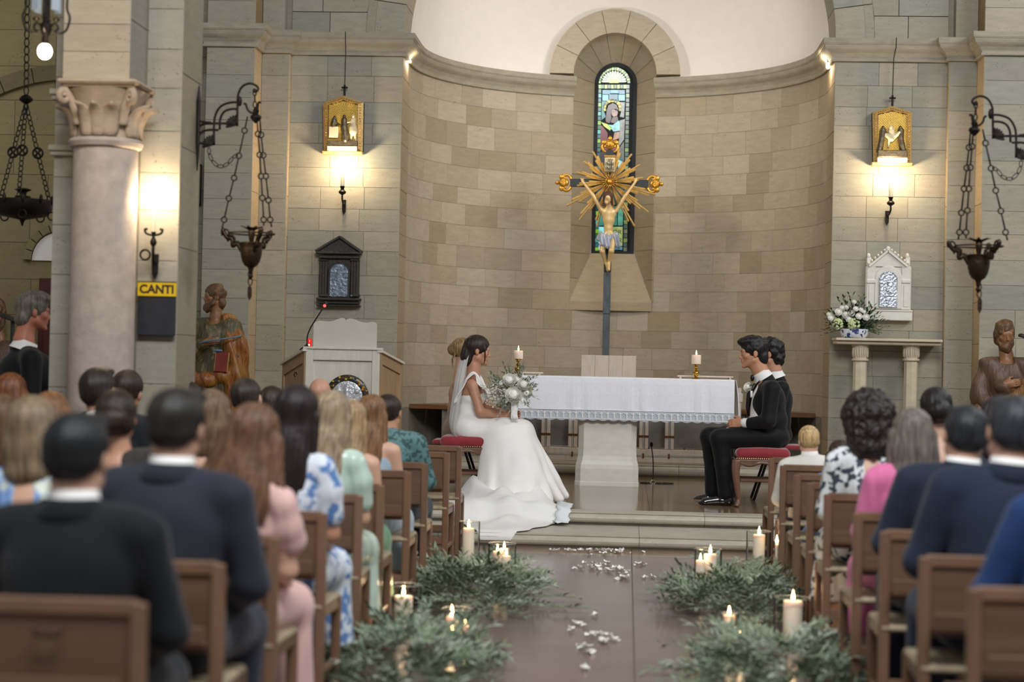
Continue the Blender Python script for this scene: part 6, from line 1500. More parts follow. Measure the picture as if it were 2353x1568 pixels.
def hair_mesh(kind, c=HC, R=np.eye(3), s=1.0, h=.009, fr=34):
    c = np.array(c, float)
    ext = {'long':.48,'wavy':.44,'bob':.30,'curly':.32,'verylong':.52}.get(kind, .2)
    sd = SDF(c-V3(.25,.25,ext), c+V3(.25,.25,.26), h)
    T = lambda x, y, z: c+R@(V3(x,y,z)*s)
    E_ = lambda p, r, k=.01, op='u': sd.ell(T(*p), tuple(q*s for q in r), k*s, R, op)
    C_ = lambda a, b, ra, rb, k=.015, op='u': sd.cap(T(*a), T(*b), ra*s, rb*s, k*s, op)
    E_((0,-.018,.036),(.086,.106,.095))
    face = lambda zc=-.045, ry=.085: E_((0,.105,zc),(.078,ry,.105),.012,'s')
    if kind == 'short':
        E_((0,-.052,-.012),(.076,.064,.056),.02); face(-.035,.09); 
        for q in (-1,1): E_((q*.092,-.006,-.03),(.028,.034,.046),.006,'s')
        E_((0,.06,.098),(.07,.05,.03),.02)
        for q in (-1,1): E_((q*.094,-.055,-.075),(.046,.075,.052),.015,'s')
    elif kind == 'crop':
        E_((0,-.05,-.012),(.073,.06,.05),.02); face(-.03,.095)
        for q in (-1,1): E_((q*.092,-.006,-.03),(.028,.036,.046),.006,'s')
        for q in (-1,1): E_((q*.092,-.055,-.072),(.044,.075,.052),.015,'s')
    elif kind in ('long','verylong'):
        z1 = -.36 if kind == 'long' else -.42
        E_((0,-.06,-.10),(.098,.062,.15),.03); E_((0,-.10,-.24),(.105,.045,.17),.04); E_((0,-.115,z1+.02),(.085,.036,.1),.04)
        for q in (-1,1): C_((q*.075,-.02,.0),(q*.095,-.04,-.22),.03,.028)
        face(-.05,.085)
    elif kind == 'wavy':
        E_((0,-.06,-.10),(.108,.07,.15),.03); E_((.01,-.10,-.23),(.12,.055,.15),.04)
        for q in (-1,1): C_((q*.085,-.02,.0),(q*.12,-.04,-.16),.034,.036); C_((q*.12,-.04,-.16),(q*.09,-.07,-.31),.036,.026)
        face(-.05,.085)
    elif kind == 'bob':
        E_((0,-.055,-.07),(.105,.075,.13),.03)
        for q in (-1,1): C_((q*.08,-.01,.0),(q*.095,-.02,-.16),.034,.03)
        E_((0,-.065,-.16),(.1,.06,.05),.03); face(-.05,.085)
    elif kind == 'curly':
        E_((0,-.03,.02),(.138,.135,.145),.03); E_((0,-.06,-.10),(.12,.1,.12),.04); E_((0,.13,-.05),(.075,.09,.10),.02,'s')
    elif kind == 'updo':
        E_((0,-.05,-.02),(.082,.068,.06),.02); E_((0,-.115,.0),(.058,.045,.055),.012); face(-.035,.088)
        for q in (-1,1): E_((q*.085,.0,-.035),(.022,.032,.045),.006,'s')
        E_((0,-.05,-.095),(.05,.05,.03),.01,'s')
    if kind == 'curly':
        def disp(V):
            d = V-c; L = np.linalg.norm(d,axis=1)[:,None]; n = nz(V,(75,80,70),1)*.012+nz(V,(150,140,160),4)*.008; return V+d/L*n[:,None]
        return sd.mesh('hair_curly', HAIRC, 1, disp)
    amp = {'short':.0022,'crop':.0018,'wavy':.006,'updo':.0025}.get(kind,.0035)
    return sd.mesh('hair_'+kind, HAIR, 1, lambda V: strand(V, amp, c, fr))
MESH = {}
def M_(k, fn, *a):
    if k not in MESH: MESH[k] = fn(*a)
    return MESH[k]
def set_mat(o, m):
    o.material_slots[0].link = 'OBJECT'; o.material_slots[0].material = m
SKT = ['#c99e84','#d3a88e','#bb8a6d','#c4937a']
FLB = mat('blue_floral_cotton', '#dfe6ee', .8, vary=.05, col2='#5b82b8', cells=16, thr=(.5,.56)); FLBK = mat('white_floral_cotton', '#dfe4e4', .8, vary=.05, col2='#39434f', cells=22, thr=(.53,.57)); FLBV = mat('sky_floral_cotton', '#7fa3d8', .8, vary=.05, col2='#e3ead8', cells=12, thr=(.48,.58))
TEAL = mat('teal_print_shirt', '#5b7f80', .8, vary=.1, col2='#33504f', cells=30, thr=(.5,.55)); MINT = mat('mint_satin', '#bcd2c2', .25, vary=.12, scale=(10,10,10)); PINKK = mat('pink_cotton', '#d9729f', .8, vary=.05, sheen=.2)
def guest(lab, px, ytop, side, row, male, hair, hcol, cloth, col, skin=0, sy=1.0, turn=0.0, group=None, collar=True, dd=.0):
    d = (Lr if side < 0 else Rr)[row]+.17+dd; t0 = W(px, ytop, d+.02); s = t0.z/1.315
    sy = min(sy, 1.02); k_s = max(0, round((abs(t0.x)-(1.36 if side < 0 else 1.175))/.5)); sx_ = seat_x(side, d, k_s); rx = max(t0.x-.2, min(t0.x+.2, sx_+(side*.06 if not male else 0))); ln_ = math.asin((t0.x-rx)/(1.2*s)); t0.x = rx
    r = thing('person', lab, 'person', (t0.x, d, 0), group or ('guests seated on the left' if side < 0 else 'guests seated on the right'), turn); r.scale = (s*sy, s*sy, s); r.rotation_euler = (0, ln_, turn)
    link('body', M_('skin%d' % male, skin_seated, bool(male)), r, (0,0,0), lin(SKT[skin%4]))
    if hair: link('hair', M_('h_'+hair, hair_mesh, hair), r, (0,0,0), lin(hcol))
    if cloth == 'suit':
        o = link('suit_jacket', M_('jacket', jacket_mesh), r, (0,0,0), lin(col)); link('trousers', M_('trousers', trousers_mesh), r, (0,0,0), lin(col)); link('shoes', M_('shoes', shoes_mesh), r, (0,0,0))
        link('shirt_collar', M_('collar', collar_mesh), o, (0,0,0)); link('jacket_collar', M_('jcollar', jacket_collar_mesh), o, (0,0,0), tuple(v*.8 for v in lin(col)))
    elif cloth == 'shirt':
        o = link('shirt', M_('d_blouse_top', jacket_mesh), r, (0,0,0), lin(col) if isinstance(col,str) else None); link('trousers', M_('trousers', trousers_mesh), r, (0,0,0), lin('#3a4250')); link('shoes', M_('shoes', shoes_mesh), r, (0,0,0))
        if not isinstance(col, str): set_mat(o, col)
        else: set_mat(o, COTTON)
        if collar: link('shirt_collar', M_('collar', collar_mesh), r, (0,0,0))
    else:
        o = link('dress', M_('d_'+cloth, dress_mesh, cloth), r, (0,0,0), lin(col) if isinstance(col,str) else None)
        if not isinstance(col, str): set_mat(o, col)
    return r
# left side, from the nearest rows to the front
guest('man with black hair in a black suit, nearest on the left',180,945,-1,9,1,'short','#17191a','suit','#15181b',1,1.12,-.05)
guest('man with dark grey hair in a charcoal suit on the left aisle seat',408,889,-1,8,1,'short','#26231f','suit','#2b2e38',0,1.1,-.1)
guest('woman with long wavy brown hair in a pale pink dress by the left aisle',588,915,-1,7,0,'wavy','#6b4d38','flutter','#dcb3ac',1,1.05,-.12)
guest('woman with grey blonde hair in a sky blue floral dress at far left',78,905,-1,7,0,'bob','#7d6b52','blouse',FLBV,1,1.05,-.1)
guest('woman with long straight near black hair in a blue and white floral dress',684,878,-1,6,0,'verylong','#241a1a','puff',FLB,2,1.05,-.1)
guest('woman with dark brown pinned up hair behind the man in the black suit',272,892,-1,6,0,'updo','#2c1e15','blouse','#2b2622',2,1.08,.1)
guest('person with brown hair at the far left edge',8,905,-1,6,0,'bob','#5a4027','blouse','#3c3f45',0,1.05,0)
guest('woman with long ash blonde hair in a mint satin dress',765,893,-1,5,0,'long','#98846a','puff',MINT,0,1.02,-.1)
guest('person with light brown hair between the pier and the ambo, nearer of two',490,893,-1,5,0,'bob','#6f5740','blouse','#4a4a4e',1,1.0,-.1)
guest('person with ginger brown hair at left behind the woman in blue florals',118,893,-1,5,0,'bob','#7a5230','blouse','#4c4038',1,1.0,-.1)
guest('woman with sandy hair and bare shoulders in a green strap dress',808,915,-1,4,0,'long','#a08561','strap','#5d8a6a',1,.98,-.1)
guest('man with thick dark hair in front of the near left column',225,836,-1,4,1,'short','#221912','suit','#202226',2,1.0,-.1)
guest('person with reddish brown hair at the far left under the standing man',28,855,-1,3,0,'bob','#6b3f22','blouse','#443832',1,1.0,-.1)
guest('woman with brown hair in a light blue dress on the left aisle seat',856,905,-1,3,0,'long','#7d5b3d','strap','#a3b8c6',1,1.0,-.1)
guest('dark haired man in the left rows directly below the carved saint',566,860,-1,3,1,'crop','#2b211b','suit','#2f3138',0,1.0,-.1)
guest('man with dark brown hair just right of the near left column',296,845,-1,3,1,'crop','#2a1d14','suit','#26282c',2,1.0,-.1)
guest('dark haired man in a teal patterned shirt near the front left',893,905,-1,2,1,'crop','#2a1e18','shirt',TEAL,2,1.12,-.12,None,False)
guest('person with dark hair in the left rows between two brown heads',627,882,-1,2,0,'bob','#30231b','blouse','#3a3638',0,.95,-.1)
guest('person with dark hair at the foot of the carved saint',436,872,-1,2,0,'bob','#332519','blouse','#40382f',0,.95,-.1)
guest('bald man seated in front of the ambo',736,862,-1,1,1,None,'#000000','suit','#3a3f48',3,1.0,-.1)
# right side
guest('small blond boy in a pale shirt in the front row on the right',1859,977,1,1,1,'crop','#c0a070','shirt','#d8d6cc',1,1.0,.1)
guest('child in a blue shirt beside the woman with curly hair',1930,1010,1,2,0,'bob','#3b2a1e','blouse','#5b86bd',1,1.1,.1)
guest('woman with big dark curly hair in a white floral dress',1994,908,1,4,0,'curly','#231a17','blouse',FLBK,1,1.12,.08)
guest('woman with straight grey brown hair in a bright pink dress',2097,936,1,5,0,'bob','#6f675f','blouse',PINKK,1,1.12,.08)
guest('man with dark hair in a navy suit on the right aisle seat',2220,928,1,6,1,'short','#24262a','suit','#232a3a',0,1.12,.06)
guest('man with short greying hair in a navy suit at the right edge',2330,905,1,7,1,'short','#2f3136','suit','#222b3d',0,1.05,.06)
guest('man in a bright blue jacket cut off by the right edge',2545,950,1,8,1,'short','#2a2522','suit','#1f3a68',0,1.05,.0)
guest('dark haired woman with a pearl earring in navy',2151,886,1,3,0,'updo','#1f1a19','blouse','#1d2536',1,1.0,.05)
guest('person with dark purplish hair between the two men in navy',2290,912,1,4,0,'bob','#352a30','blouse','#2a2c38',1,1.0,.05)
p = W(2124,935,Rr[3]+.15)
e_ = thing('pearl_earring', 'white pearl earring of the dark haired woman in navy', 'earring', p); MB().ell(p,(.011,.011,.011)).build('pearl', mat('pearl','#f2efe8',.15), e_, smooth='all'); MB().tube([p+Vector((0,0,.009)),p+Vector((0,.004,.026))],.002,5).build('hook', GOLD, e_)
# ---- BRIDE
YBd = 15.6; kB = YBd/F
def Bp(px, py, dy=0.0): p = W(px,py,YBd); return np.array([p.x,p.y+dy,p.z])
def root_at(px, py, d, lab, z=ZP):
    p = W(px,py,d); return thing('person', lab, 'person', (p.x,d,z))
bride = root_at(1085,1000,YBd,'bride in a white gown and veil seated in profile holding a bouquet')
lo = Bp(1025,1160,-.42); hi = Bp(1325,762,.42)
sd = SDF(lo,hi,.0058)
fB = V3(.975,.14,-.10); RB = frame_of(fB); cB = Bp(1099,807,0)
TB_ = head(sd, cB, RB, .985, Bp(1088,868,.0))
sd.cap(Bp(1091,842),Bp(1085,872),.047,.052,.03)
sd.cap(Bp(1087,884,-.13),Bp(1090,884,.13),.047,.047,.03).ell(Bp(1085,902),(.098,.155,.11),.04).ell(Bp(1077,937),(.088,.125,.11),.05).ell(Bp(1076,985),(.12,.165,.11),.05)
sd.chain([Bp(1090,886,-.165),Bp(1108,945,-.20),Bp(1160,957,-.12)],[.043,.036,.026],.02)
sd.chain([Bp(1096,886,.165),Bp(1122,938,.18),Bp(1166,955,.02)],[.043,.036,.026],.02)
hand(sd, Bp(1160,957,-.12), V3(.9,.25,.22), V3(-.1,-.95,.3), V3(0,0,1), .92, .55)
hand(sd, Bp(1166,957,.02), V3(.9,-.15,.1), V3(0,.9,-.2), V3(0,0,1), .92, .55)
for q in (-1,1):
    sd.chain([Bp(1080,988,q*.09),Bp(1195,992,q*.1),Bp(1205,1055,q*.1),Bp(1215,1115,q*.1)],[.085,.06,.05,.036],.02).cap(Bp(1213,1125,q*.1),Bp(1245,1135,q*.11),.034,.024,.02)
sd.build('body', SKIN, bride, 1, None, lin('#bf8b6e'))
eyes(bride, TB_, .985, '#3a2a1c', '#2b1c14', '#b0655a')
hB = SDF(cB-V3(.24,.24,.26), cB+V3(.24,.24,.2), .006)
T = TB_
def HE(sd, T, R, s, p, r, k=.01, op='u'): sd.ell(T(*p), tuple(q*s for q in r), k*s, R, op)
HE(hB,T,RB,1,(0,-.02,.04),(.088,.108,.097)); HE(hB,T,RB,1,(0,-.085,-.065),(.064,.055,.075),.03); HE(hB,T,RB,1,(0,-.10,-.03),(.055,.045,.075),.02)
HE(hB,T,RB,1,(0,.115,-.045),(.075,.075,.108),.015,'s')
for q in (-1,1):
    HE(hB,T,RB,1,(q*.088,.0,-.05),(.022,.035,.05),.008,'s')
    hB.chain([T(q*.07,.05,.03),T(q*.073,.056,-.02),T(q*.071,.060,-.07),T(q*.066,.057,-.10)],[.009,.0062,.0055,.004],.006)
hB.build('hair', HAIR, bride, 1, lambda V: strand(V,.0016,cB,46), lin('#2c1d16'))
GOWN = mat('white_gown', '#eeece6', .62, vary=.015, sheen=.15, scale=(20,20,20), bump=.04, bscale=200)
sd = SDF(Bp(1025,1162,-.62),Bp(1325,865,.62),.0085)
# bodice
sd.ell(Bp(1086,915),(.105,.160,.082),.03).ell(Bp(1077,940),(.096,.13,.10),.04).plane_cut(Bp(1082,893),(-.12,0,1))
sd.ell(Bp(1048,925,0),(.05,.12,.035),.01,None,'s')
# hips, lap and skirt
sd.ell(Bp(1077,982),(.135,.215,.135),.04)
for q in (-1,1): sd.chain([Bp(1085,985,q*.10),Bp(1150,990,q*.12),Bp(1198,994,q*.11)],[.115,.105,.09],.05)
sd.cap(Bp(1150,992),Bp(1196,994),.09,.085,.05)
fz = lambda p, z=.05: V3(p[0],p[1],ZP+z)
for q in (-.62,-.2,.2,.62): sd.cap(Bp(1165,1008,q*.2),fz(Bp(1195,1120,q*.42),.16),.14,.19,.08)
for q in (-1,1):
    for (a, b_, ra, rb, ya, yb2) in (((1130,1008),(1112,1128),.07,.07,.12,.34),((1142,1002),(1140,1135),.08,.085,.14,.42),((1160,998),(1180,1138),.085,.085,.14,.46),((1178,994),(1222,1138),.085,.075,.13,.44),((1194,992),(1262,1132),.075,.055,.11,.36),((1203,990),(1290,1118),.065,.04,.06,.2)):
        sd.cap(Bp(*a,q*ya),fz(Bp(*b_,q*yb2),.03),ra,rb,.07)
sd.cap(Bp(1203,988,0),fz(Bp(1300,1110,0),.04),.065,.03,.05)
def gdisp(V):
    k = np.clip((Bp(0,945)[2]-V[:,2])/.35,0,1); n = nz(V,(14,12,4),1)*.016*k+nz(V,(31,27,7),2)*.007*k+nz(V,(24,30,34),5)*.003
    return V+np.c_[n, -n, n*.3]
sd.plane_cut((0,0,ZP+.004),(0,0,-1))
sd.build('gown', GOWN, bride, 1, gdisp)
# back straps and ruffled sleeves
for q in (-1,1):
    sp_ = spline([Bp(1066,895,q*.085),Bp(1074,874,q*.10),Bp(1089,857,q*.105),Bp(1103,870,q*.10),Bp(1112,893,q*.085)],6)
    MB().tube([Vector(p) for p in sp_], .012, 8).build('strap', GOWN, bride, smooth='all')
    rows = []; n = len(sp_)
    c0 = Bp(1090,885,q*.1)
    for j in range(7):
        f = j/6; row = []
        for i, p in enumerate(sp_):
            t_ = i/(n-1); out = V3((t_-.5)*.16, q*.085, -.135+.12*math.sin(PI*t_)); L = (.25+.95*abs(2*t_-1)**.8)*(1-.8*abs(2*t_-1)**7)
            wv = math.sin(t_*23+j*.3)*.016*f
            row.append(Vector(np.array(p)+out*f*L*1.15+V3(wv,q*abs(wv)*.6,-.045*f*f*L+wv*.7)))
        rows.append(row)
    MB().grid(rows).build('ruffle_sleeve', GOWN, bride, smooth='all', solid=.006, subd=1)
# veil
rows = []
vl = [(1074,786,1084,789,.03),(1066,800,1082,803,.055),(1056,830,1077,835,.10),(1048,865,1072,870,.15),(1041,905,1066,908,.19),(1035,945,1060,948,.22),(1032,972,1052,978,.23),(1037,992,1050,996,.22),(1046,1006,1056,1008,.2)]
for x0, y0, x1, y1, hw in vl:
    row = []
    for i in range(25):
        a = -1+2*i/24; e = a*a; p = Bp(x0+(x1-x0)*e, y0+(y1-y0)*e, a*hw); p[0] += .008*math.sin(i*2.1+y0*.02)*min(1,hw*6); row.append(Vector(p))
    rows.append(row)
MB().grid(rows).build('veil', veil_mat(), bride, smooth='all', solid=.002, subd=1)
# train over the platform edge and the step
def ztr(y):
    if y > 14.5: return ZP
    if y > 14.40: return .1+(ZP-.1)*(y-14.40)/.1
    if y > 13.63: return .1
    return max(0.0, .1-(13.63-y)*2.2)
tr = [(15.75,-1.36,-.72),(15.45,-1.40,-.62),(15.1,-1.42,-.56),(14.8,-1.40,-.52),(14.62,-1.37,-.50),(14.50,-1.33,-.50),(14.44,-1.31,-.51),(14.38,-1.29,-.53),(14.2,-1.24,-.58),(14.0,-1.17,-.66),(13.8,-1.13,-.70),(13.66,-1.08,-.76),(13.60,-1.03,-.81)]
rows = []; nx = 40
ys_ = [t[0] for t in tr]
for yy in np.concatenate([np.linspace(15.75,14.55,22), np.linspace(14.52,14.36,8), np.linspace(14.3,13.60,16)]):
    xl = np.interp(-yy, [-y for y in ys_], [t[1] for t in tr]); xr = np.interp(-yy, [-y for y in ys_], [t[2] for t in tr]); row = []
    for i in range(nx+1):
        u = i/nx; x = xl+(xr-xl)*u; e = min(1, 5*u, 5*(1-u)); far = min(1,max(0,(yy-13.6)/.5))
        f = .5+.5*math.sin(x*13+yy*4.0+1.2*math.sin(yy*3.3)); g_ = .5+.5*math.sin(x*5-yy*8+1.5*math.sin(x*7))
        hgt = e*far*(.075*f*f+.055*g_*g_)*(1.15 if yy > 14.5 else .55)+.012+.05*e*max(0,min(1,(yy-14.9)/.4))
        row.append(Vector((x+.01*math.sin(yy*17), yy, ztr(yy)+hgt)))
    rows.append(row)
MB().grid(rows).build('train', GOWN, bride, smooth='all', solid=.006)
rows = []                                                            # ruffled tulle edge of the train
TUL = mat('tulle_frill', '#dfe2e2', .8, vary=.03)
for j in range(4):
    rows.append([Vector((-.52+.012*math.sin(i*1.9)+.035*j-.1*max(0,(14.5-yy))*.9, yy, ztr(yy)+.02+.03*abs(math.sin(i*1.3+j))*(1-j/4))) for i, yy in enumerate(np.linspace(14.95,14.3,34))])
MB().grid(rows).build('train_frill', TUL, bride, smooth='all', solid=.003)
# bouquet
YQb = 15.42
bq = thing('bridal_bouquet', 'bouquet of white roses, baby\'s breath and olive leaves held by the bride', 'bouquet', W(1180,905,YQb))
r6 = random.Random(21)
def Qb(px,py,dy=0): p = W(px,py,YQb); return Vector((p.x,p.y+dy,p.z))
hub = Qb(1178,925)
for q in range(16):
    a = r6.uniform(-.6,PI+1.2); m = MB(); sprig(m, Qb(1180+22*math.cos(a),893-22*math.sin(a),-.07), (math.cos(a),-.25,math.sin(a)), r6.uniform(.08,.14), 9, .05, .014, r6, droop=.2); m.build('olive_sprig', LEAF_O if q%3 else LEAF_O2, bq)
for px, py, r, dy in ((1182,906,.055,-.05),(1172,873,.046,-.03),(1205,883,.043,-.03),(1190,871,.036,.0),(1212,903,.036,-.02),(1153,880,.03,-.02),(1197,895,.03,.02),(1160,895,.03,.02)):
    m = MB(); rose_into(m, Qb(px,py,dy-.06), r*1.12, (r6.uniform(-.3,.3),-1,r6.uniform(.1,.6)), 4); m.build('rose_head', PETW, bq, smooth='all')
LIME = mat('lime_bud', '#b7c46a', .6)
for px, py in ((1168,884),(1206,874),(1157,872),(1217,893)): MB().ell(Qb(px,py,-.04),(.024,.022,.024)).build('lime_bud', LIME, bq, smooth='all')
for q in range(44):
    a = r6.uniform(.0,2*PI); m = MB(); L = r6.uniform(.10,.2); c = Qb(1175+24*math.cos(a)*r6.random(), 893-22*math.sin(a)*r6.random(), r6.uniform(-.03,.06))
    sprig(m, c, (math.cos(a),r6.uniform(-.5,.3),math.sin(a)*.8+.1), L, 10, .05, .013, r6, droop=.25); m.build('olive_sprig', LEAF_O2 if q%4 == 0 else LEAF_O, bq)
for q in range(70):                                                  # baby's breath
    c = Qb(r6.gauss(1141,10), r6.gauss(907,14), r6.uniform(-.09,.03)); m = MB(); m.tube([c, c.lerp(hub,.4)], .001, 3)
    for j in range(5): m.ell(c+Vector((r6.gauss(0,.012),r6.gauss(0,.012),r6.gauss(0,.012))), (.0055,.0055,.005), None, 6, 4)
    m.build('baby_breath', PETW, bq, smooth='all')
m = MB()
for q in range(14): a = r6.uniform(0,2*PI); m.tube([hub+Vector((.02*math.cos(a),.02*math.sin(a),.03)), Qb(1176,962)+Vector((.012*math.cos(a),.012*math.sin(a),0))], .004, 5)
m.build('stems', STEM, bq)
for x0, wob in ((1181,0),(1186,2)):
    rows = [[Vector(Qb(x0+dx+wob*math.sin(j*.8), 912+6.5*j, -.075+.01*math.sin(j*.9+dx*.3))) for dx in (-6,-3,0,3,6)] for j in range(9)]
    MB().grid(rows).build('ribbon_tail', WHITE, bq, smooth='all', solid=.002)
for sg in (-1,1):
    c = Qb(1184,915,-.08); MB().grid([[Vector((c.x+sg*(.02+.055*f), c.y+.012*math.sin(a), c.z+.022*(f+.2)*math.cos(a)-.02*f)) for a in np.linspace(0,2*PI,11)] for f in (0,.4,.8,1)]).build('ribbon_loop', WHITE, bq, smooth='all', solid=.002)
# ---- upholstered stools
VELV = mat('red_velvet', '#8a1420', .75, vary=.12, scale=(12,12,12), sheen=.6); WALN = mat('carved_walnut', '#6f5040', .35, vary=.22, scale=(10,10,3)); NAIL = mat('brass_nail', '#b08d5a', .3, metal=1)
def stool(lab, x, y, zs, hw=.225, hd=.225):
    t = thing('velvet_stool', lab, 'stool', (x,y,ZP), 'red velvet stools on the platform')
    sd = SDF((x-hw-.05,y-hd-.05,zs-.12),(x+hw+.05,y+hd+.05,zs+.03), .008); sd.box((x,y,zs-.055),(hw,hd,.045),.04).ell((x,y,zs-.04),(hw*.95,hd*.95,.05),.03); sd.build('cushion', VELV, t)
    zr = zs-.10
    for sg in (-1,1):
        for ax in (0,1):
            rows = []; L = hw if ax == 0 else hd; off = hd if ax == 0 else hw
            for (dz, o_) in ((0,0),(0,.012),(-.012,.016),(-.02,.010),(-.032,.014),(-.05,.012),(-.05,-.01)):
                rows.append([Vector((x+L*u, y+sg*(off-.012+o_), zr+dz+(.014*math.cos(u*PI*2) if dz < -.025 else 0))) if ax == 0 else Vector((x+sg*(off-.012+o_), y+L*u, zr+dz+(.014*math.cos(u*PI*2) if dz < -.025 else 0))) for u in np.linspace(-1,1,17)])
            MB().grid(rows).build('carved_rail', WALN, t, smooth='all')
        m = MB()
        for i in range(26): m.ell((x-hw+2*hw*(i+.5)/26, y+sg*(hd+.004), zr+.006), (.0055,.004,.0055), None, 6, 4)
        m.build('nail_heads', NAIL, t)
        for s2 in (-1,1):
            cx_, cy_ = x+s2*(hw-.03), y+sg*(hd-.03); pts = [Vector((cx_+s2*.022,cy_+sg*.022,zr-.01)),Vector((cx_+s2*.03,cy_+sg*.03,zr-.10)),Vector((cx_+s2*.012,cy_+sg*.012,zr-.26)),Vector((cx_-s2*.0,cy_-sg*.0,ZP+.06)),Vector((cx_+s2*.018,cy_+sg*.018,ZP+.002))]
            MB().tube(spline(pts,5), [.040,.040,.039,.038,.036,.034,.032,.03,.028,.026,.024,.022,.021,.02,.019,.019,.02,.022,.024,.024,.022][:21], 10).build('leg', WALN, t, smooth='all')
        MB().box((x,y+sg*(hd-.05),ZP+.22),(2*hw-.08,.03,.025),ch=.005).build('stretcher', WALN, t)
    return t
pb = W(1080,1000,YBd); stool('red velvet stool with carved rails under the bride', pb.x, YBd, pb.z+.005, .232)
pg = W(1750,1026,YBd); stool('red velvet stool with carved walnut legs under the groom', pg.x, YBd, pg.z, .222)
# ---- GROOM
BLKS = mat('black_tuxedo', '#08080a', .7, vary=.1, sheen=.08, spec=.25); SHIRT = mat('white_shirt', '#e9e7e3', .6, vary=.02); PAT = mat('patent_leather', '#160d0a', .06, vary=.05, coat=.8); SATB = mat('black_satin', '#060608', .3)
def Gp(px, py, dy=0.0): p = W(px,py,YBd); return np.array([p.x,p.y+dy,p.z])
groom = root_at(1775,1005,YBd,'groom in a black tuxedo with a white boutonniere seated in profile')
sd = SDF(Gp(1580,1166,-.36),Gp(1825,768,.36),.0058)
fG = V3(-.985,-.08,-.06); RG = frame_of(fG); cG = Gp(1729,812,0); sG = 1.04
TG = head(sd, cG, RG, sG, Gp(1757,872,0), male=True)
sd.cap(Gp(1738,842),Gp(1756,876),.055,.062,.03)
sd.cap(Gp(1763,893,-.16),Gp(1763,893,.16),.055,.055,.04).ell(Gp(1762,920),(.115,.175,.15),.05).ell(Gp(1768,962),(.11,.15,.13),.05).ell(Gp(1772,1000),(.13,.17,.10),.05)
sd.chain([Gp(1768,892,-.2),Gp(1757,965,-.235),Gp(1708,971,-.13)],[.052,.042,.03],.02)
sd.chain([Gp(1766,892,.2),Gp(1750,965,.2),Gp(1706,975,.0)],[.052,.042,.03],.02)
hand(sd, Gp(1706,971,-.13), V3(-.95,.28,-.05), V3(-.1,-.9,.35), V3(0,0,1), 1.0, .42)
hand(sd, Gp(1704,980,-.02), V3(-.95,-.1,-.08), V3(0,.1,1), V3(-.2,-1,0), 1.0, .25)
zz_ = lambda p, z: V3(p[0],p[1],ZP+z)
for q, kn, an, to in ((-1,(1652,1006),(1668,1122),(1622,1146)),(1,(1632,1004),(1642,1104),(1602,1128))):
    sd.chain([Gp(1775,1006,q*.1),Gp(*kn,q*.115),zz_(Gp(*an,q*.12),.09)],[.085,.052,.036],.02).cap(zz_(Gp(an[0]-2,an[1]+10,q*.12),.055),zz_(Gp(*to,q*.125),.034),.034,.022,.02)
sd.build('body', SKIN, groom, 1, None, lin('#bd8768'))
eyes(groom, TG, sG, '#2f2016', '#15100c')
MB().tube([Vector(TG(-.021,.080,-.064)),Vector(TG(0,.0905,-.064)),Vector(TG(.021,.080,-.064))], [.002,.0042,.002], 6).build('lip', mat('lip_m', '#a0604f', .5), groom, smooth='all')
def male_hair(T, R, c, s, lump, name_col, par, fr=40):
    h_ = SDF(np.array(c)-.2, np.array(c)+.2, .006)
    HE(h_,T,R,s,(0,-.02,.04),(.088,.110,.097)); HE(h_,T,R,s,(0,-.075,-.045),(.074,.05,.06),.03); HE(h_,T,R,s,(0,.065,.092),(.066,.05,.034),.02); HE(h_,T,R,s,(0,.0,.10),(.08,.085,.045),.02)
    HE(h_,T,R,s,(0,.118,-.03),(.085,.062,.098),.01,'s'); HE(h_,T,R,s,(0,.07,-.06),(.1,.062,.075),.008,'s')
    for q in (-1,1): HE(h_,T,R,s,(q*.092,-.004,-.035),(.028,.032,.055),.006,'s')
    def disp(V):
        d = V-np.array(c); L = np.linalg.norm(d,axis=1)[:,None]; n = nz(V,(60,70,65),2)*lump+nz(V,(130,150,140),5)*lump*.5; return strand(V+d/L*n[:,None], .0016, c, fr)
    return h_.build('hair', HAIR, par, 1, disp, lin(name_col))
male_hair(TG, RG, cG, sG, .005, '#14100e', groom)
sd = SDF(Gp(1690,1040,-.36),Gp(1830,840,.36),.0085)
sd.cap(Gp(1765,893,-.155),Gp(1765,893,.155),.066,.066,.04).ell(Gp(1765,922),(.142,.20,.16),.05).ell(Gp(1770,968),(.140,.185,.15),.05).ell(Gp(1773,1006),(.150,.20,.105),.04).cap(Gp(1757,868),Gp(1762,880),.070,.078,.03)
sd.chain([Gp(1770,893,-.205),Gp(1760,967,-.245),Gp(1722,972,-.155)],[.068,.060,.048],.025).chain([Gp(1767,893,.205),Gp(1752,967,.22),Gp(1720,975,.05)],[.068,.06,.048],.025)
sd.ell(Gp(1740,842),(.066,.060,.052),.004,None,'s').ell(Gp(1712,925,0),(.055,.048,.19),.02,None,'s')
sd.build('tuxedo_jacket', BLKS, groom, 1, lambda V: V+np.c_[nz(V,(15,18,20),1)*.006, nz(V,(14,17,24),3)*.005, 0*V[:,0]])
sd = SDF(Gp(1690,1000,-.25),Gp(1800,835,.25),.007)
sd.ell(Gp(1757,920),(.125,.15,.15),.04).ell(Gp(1758,965),(.135,.14,.13),.04).cap(Gp(1753,872),Gp(1757,884),.062,.07,.02)
sd.build('shirt', SHIRT, groom)
def collar(top, base, r, par):
    a = Vector(top)-Vector(base); a.normalize(); c = Vector(base); x = a.orthogonal().normalized(); y = a.cross(x)
    rows = [[c+x*(rr*math.cos(2*PI*i/28))+y*(rr*math.sin(2*PI*i/28))+a*hh for i in range(28)] for rr, hh in ((r,-.02),(r*.97,.024),(r*.96,.034),(r*1.03,.034),(r*1.12,.008),(r*1.18,-.012),(r*1.3,-.032))]
    return MB().grid(rows, True).build('shirt_collar', SHIRT, par, smooth='all')
collar(Gp(1740,845), Gp(1751,863), .067, groom)
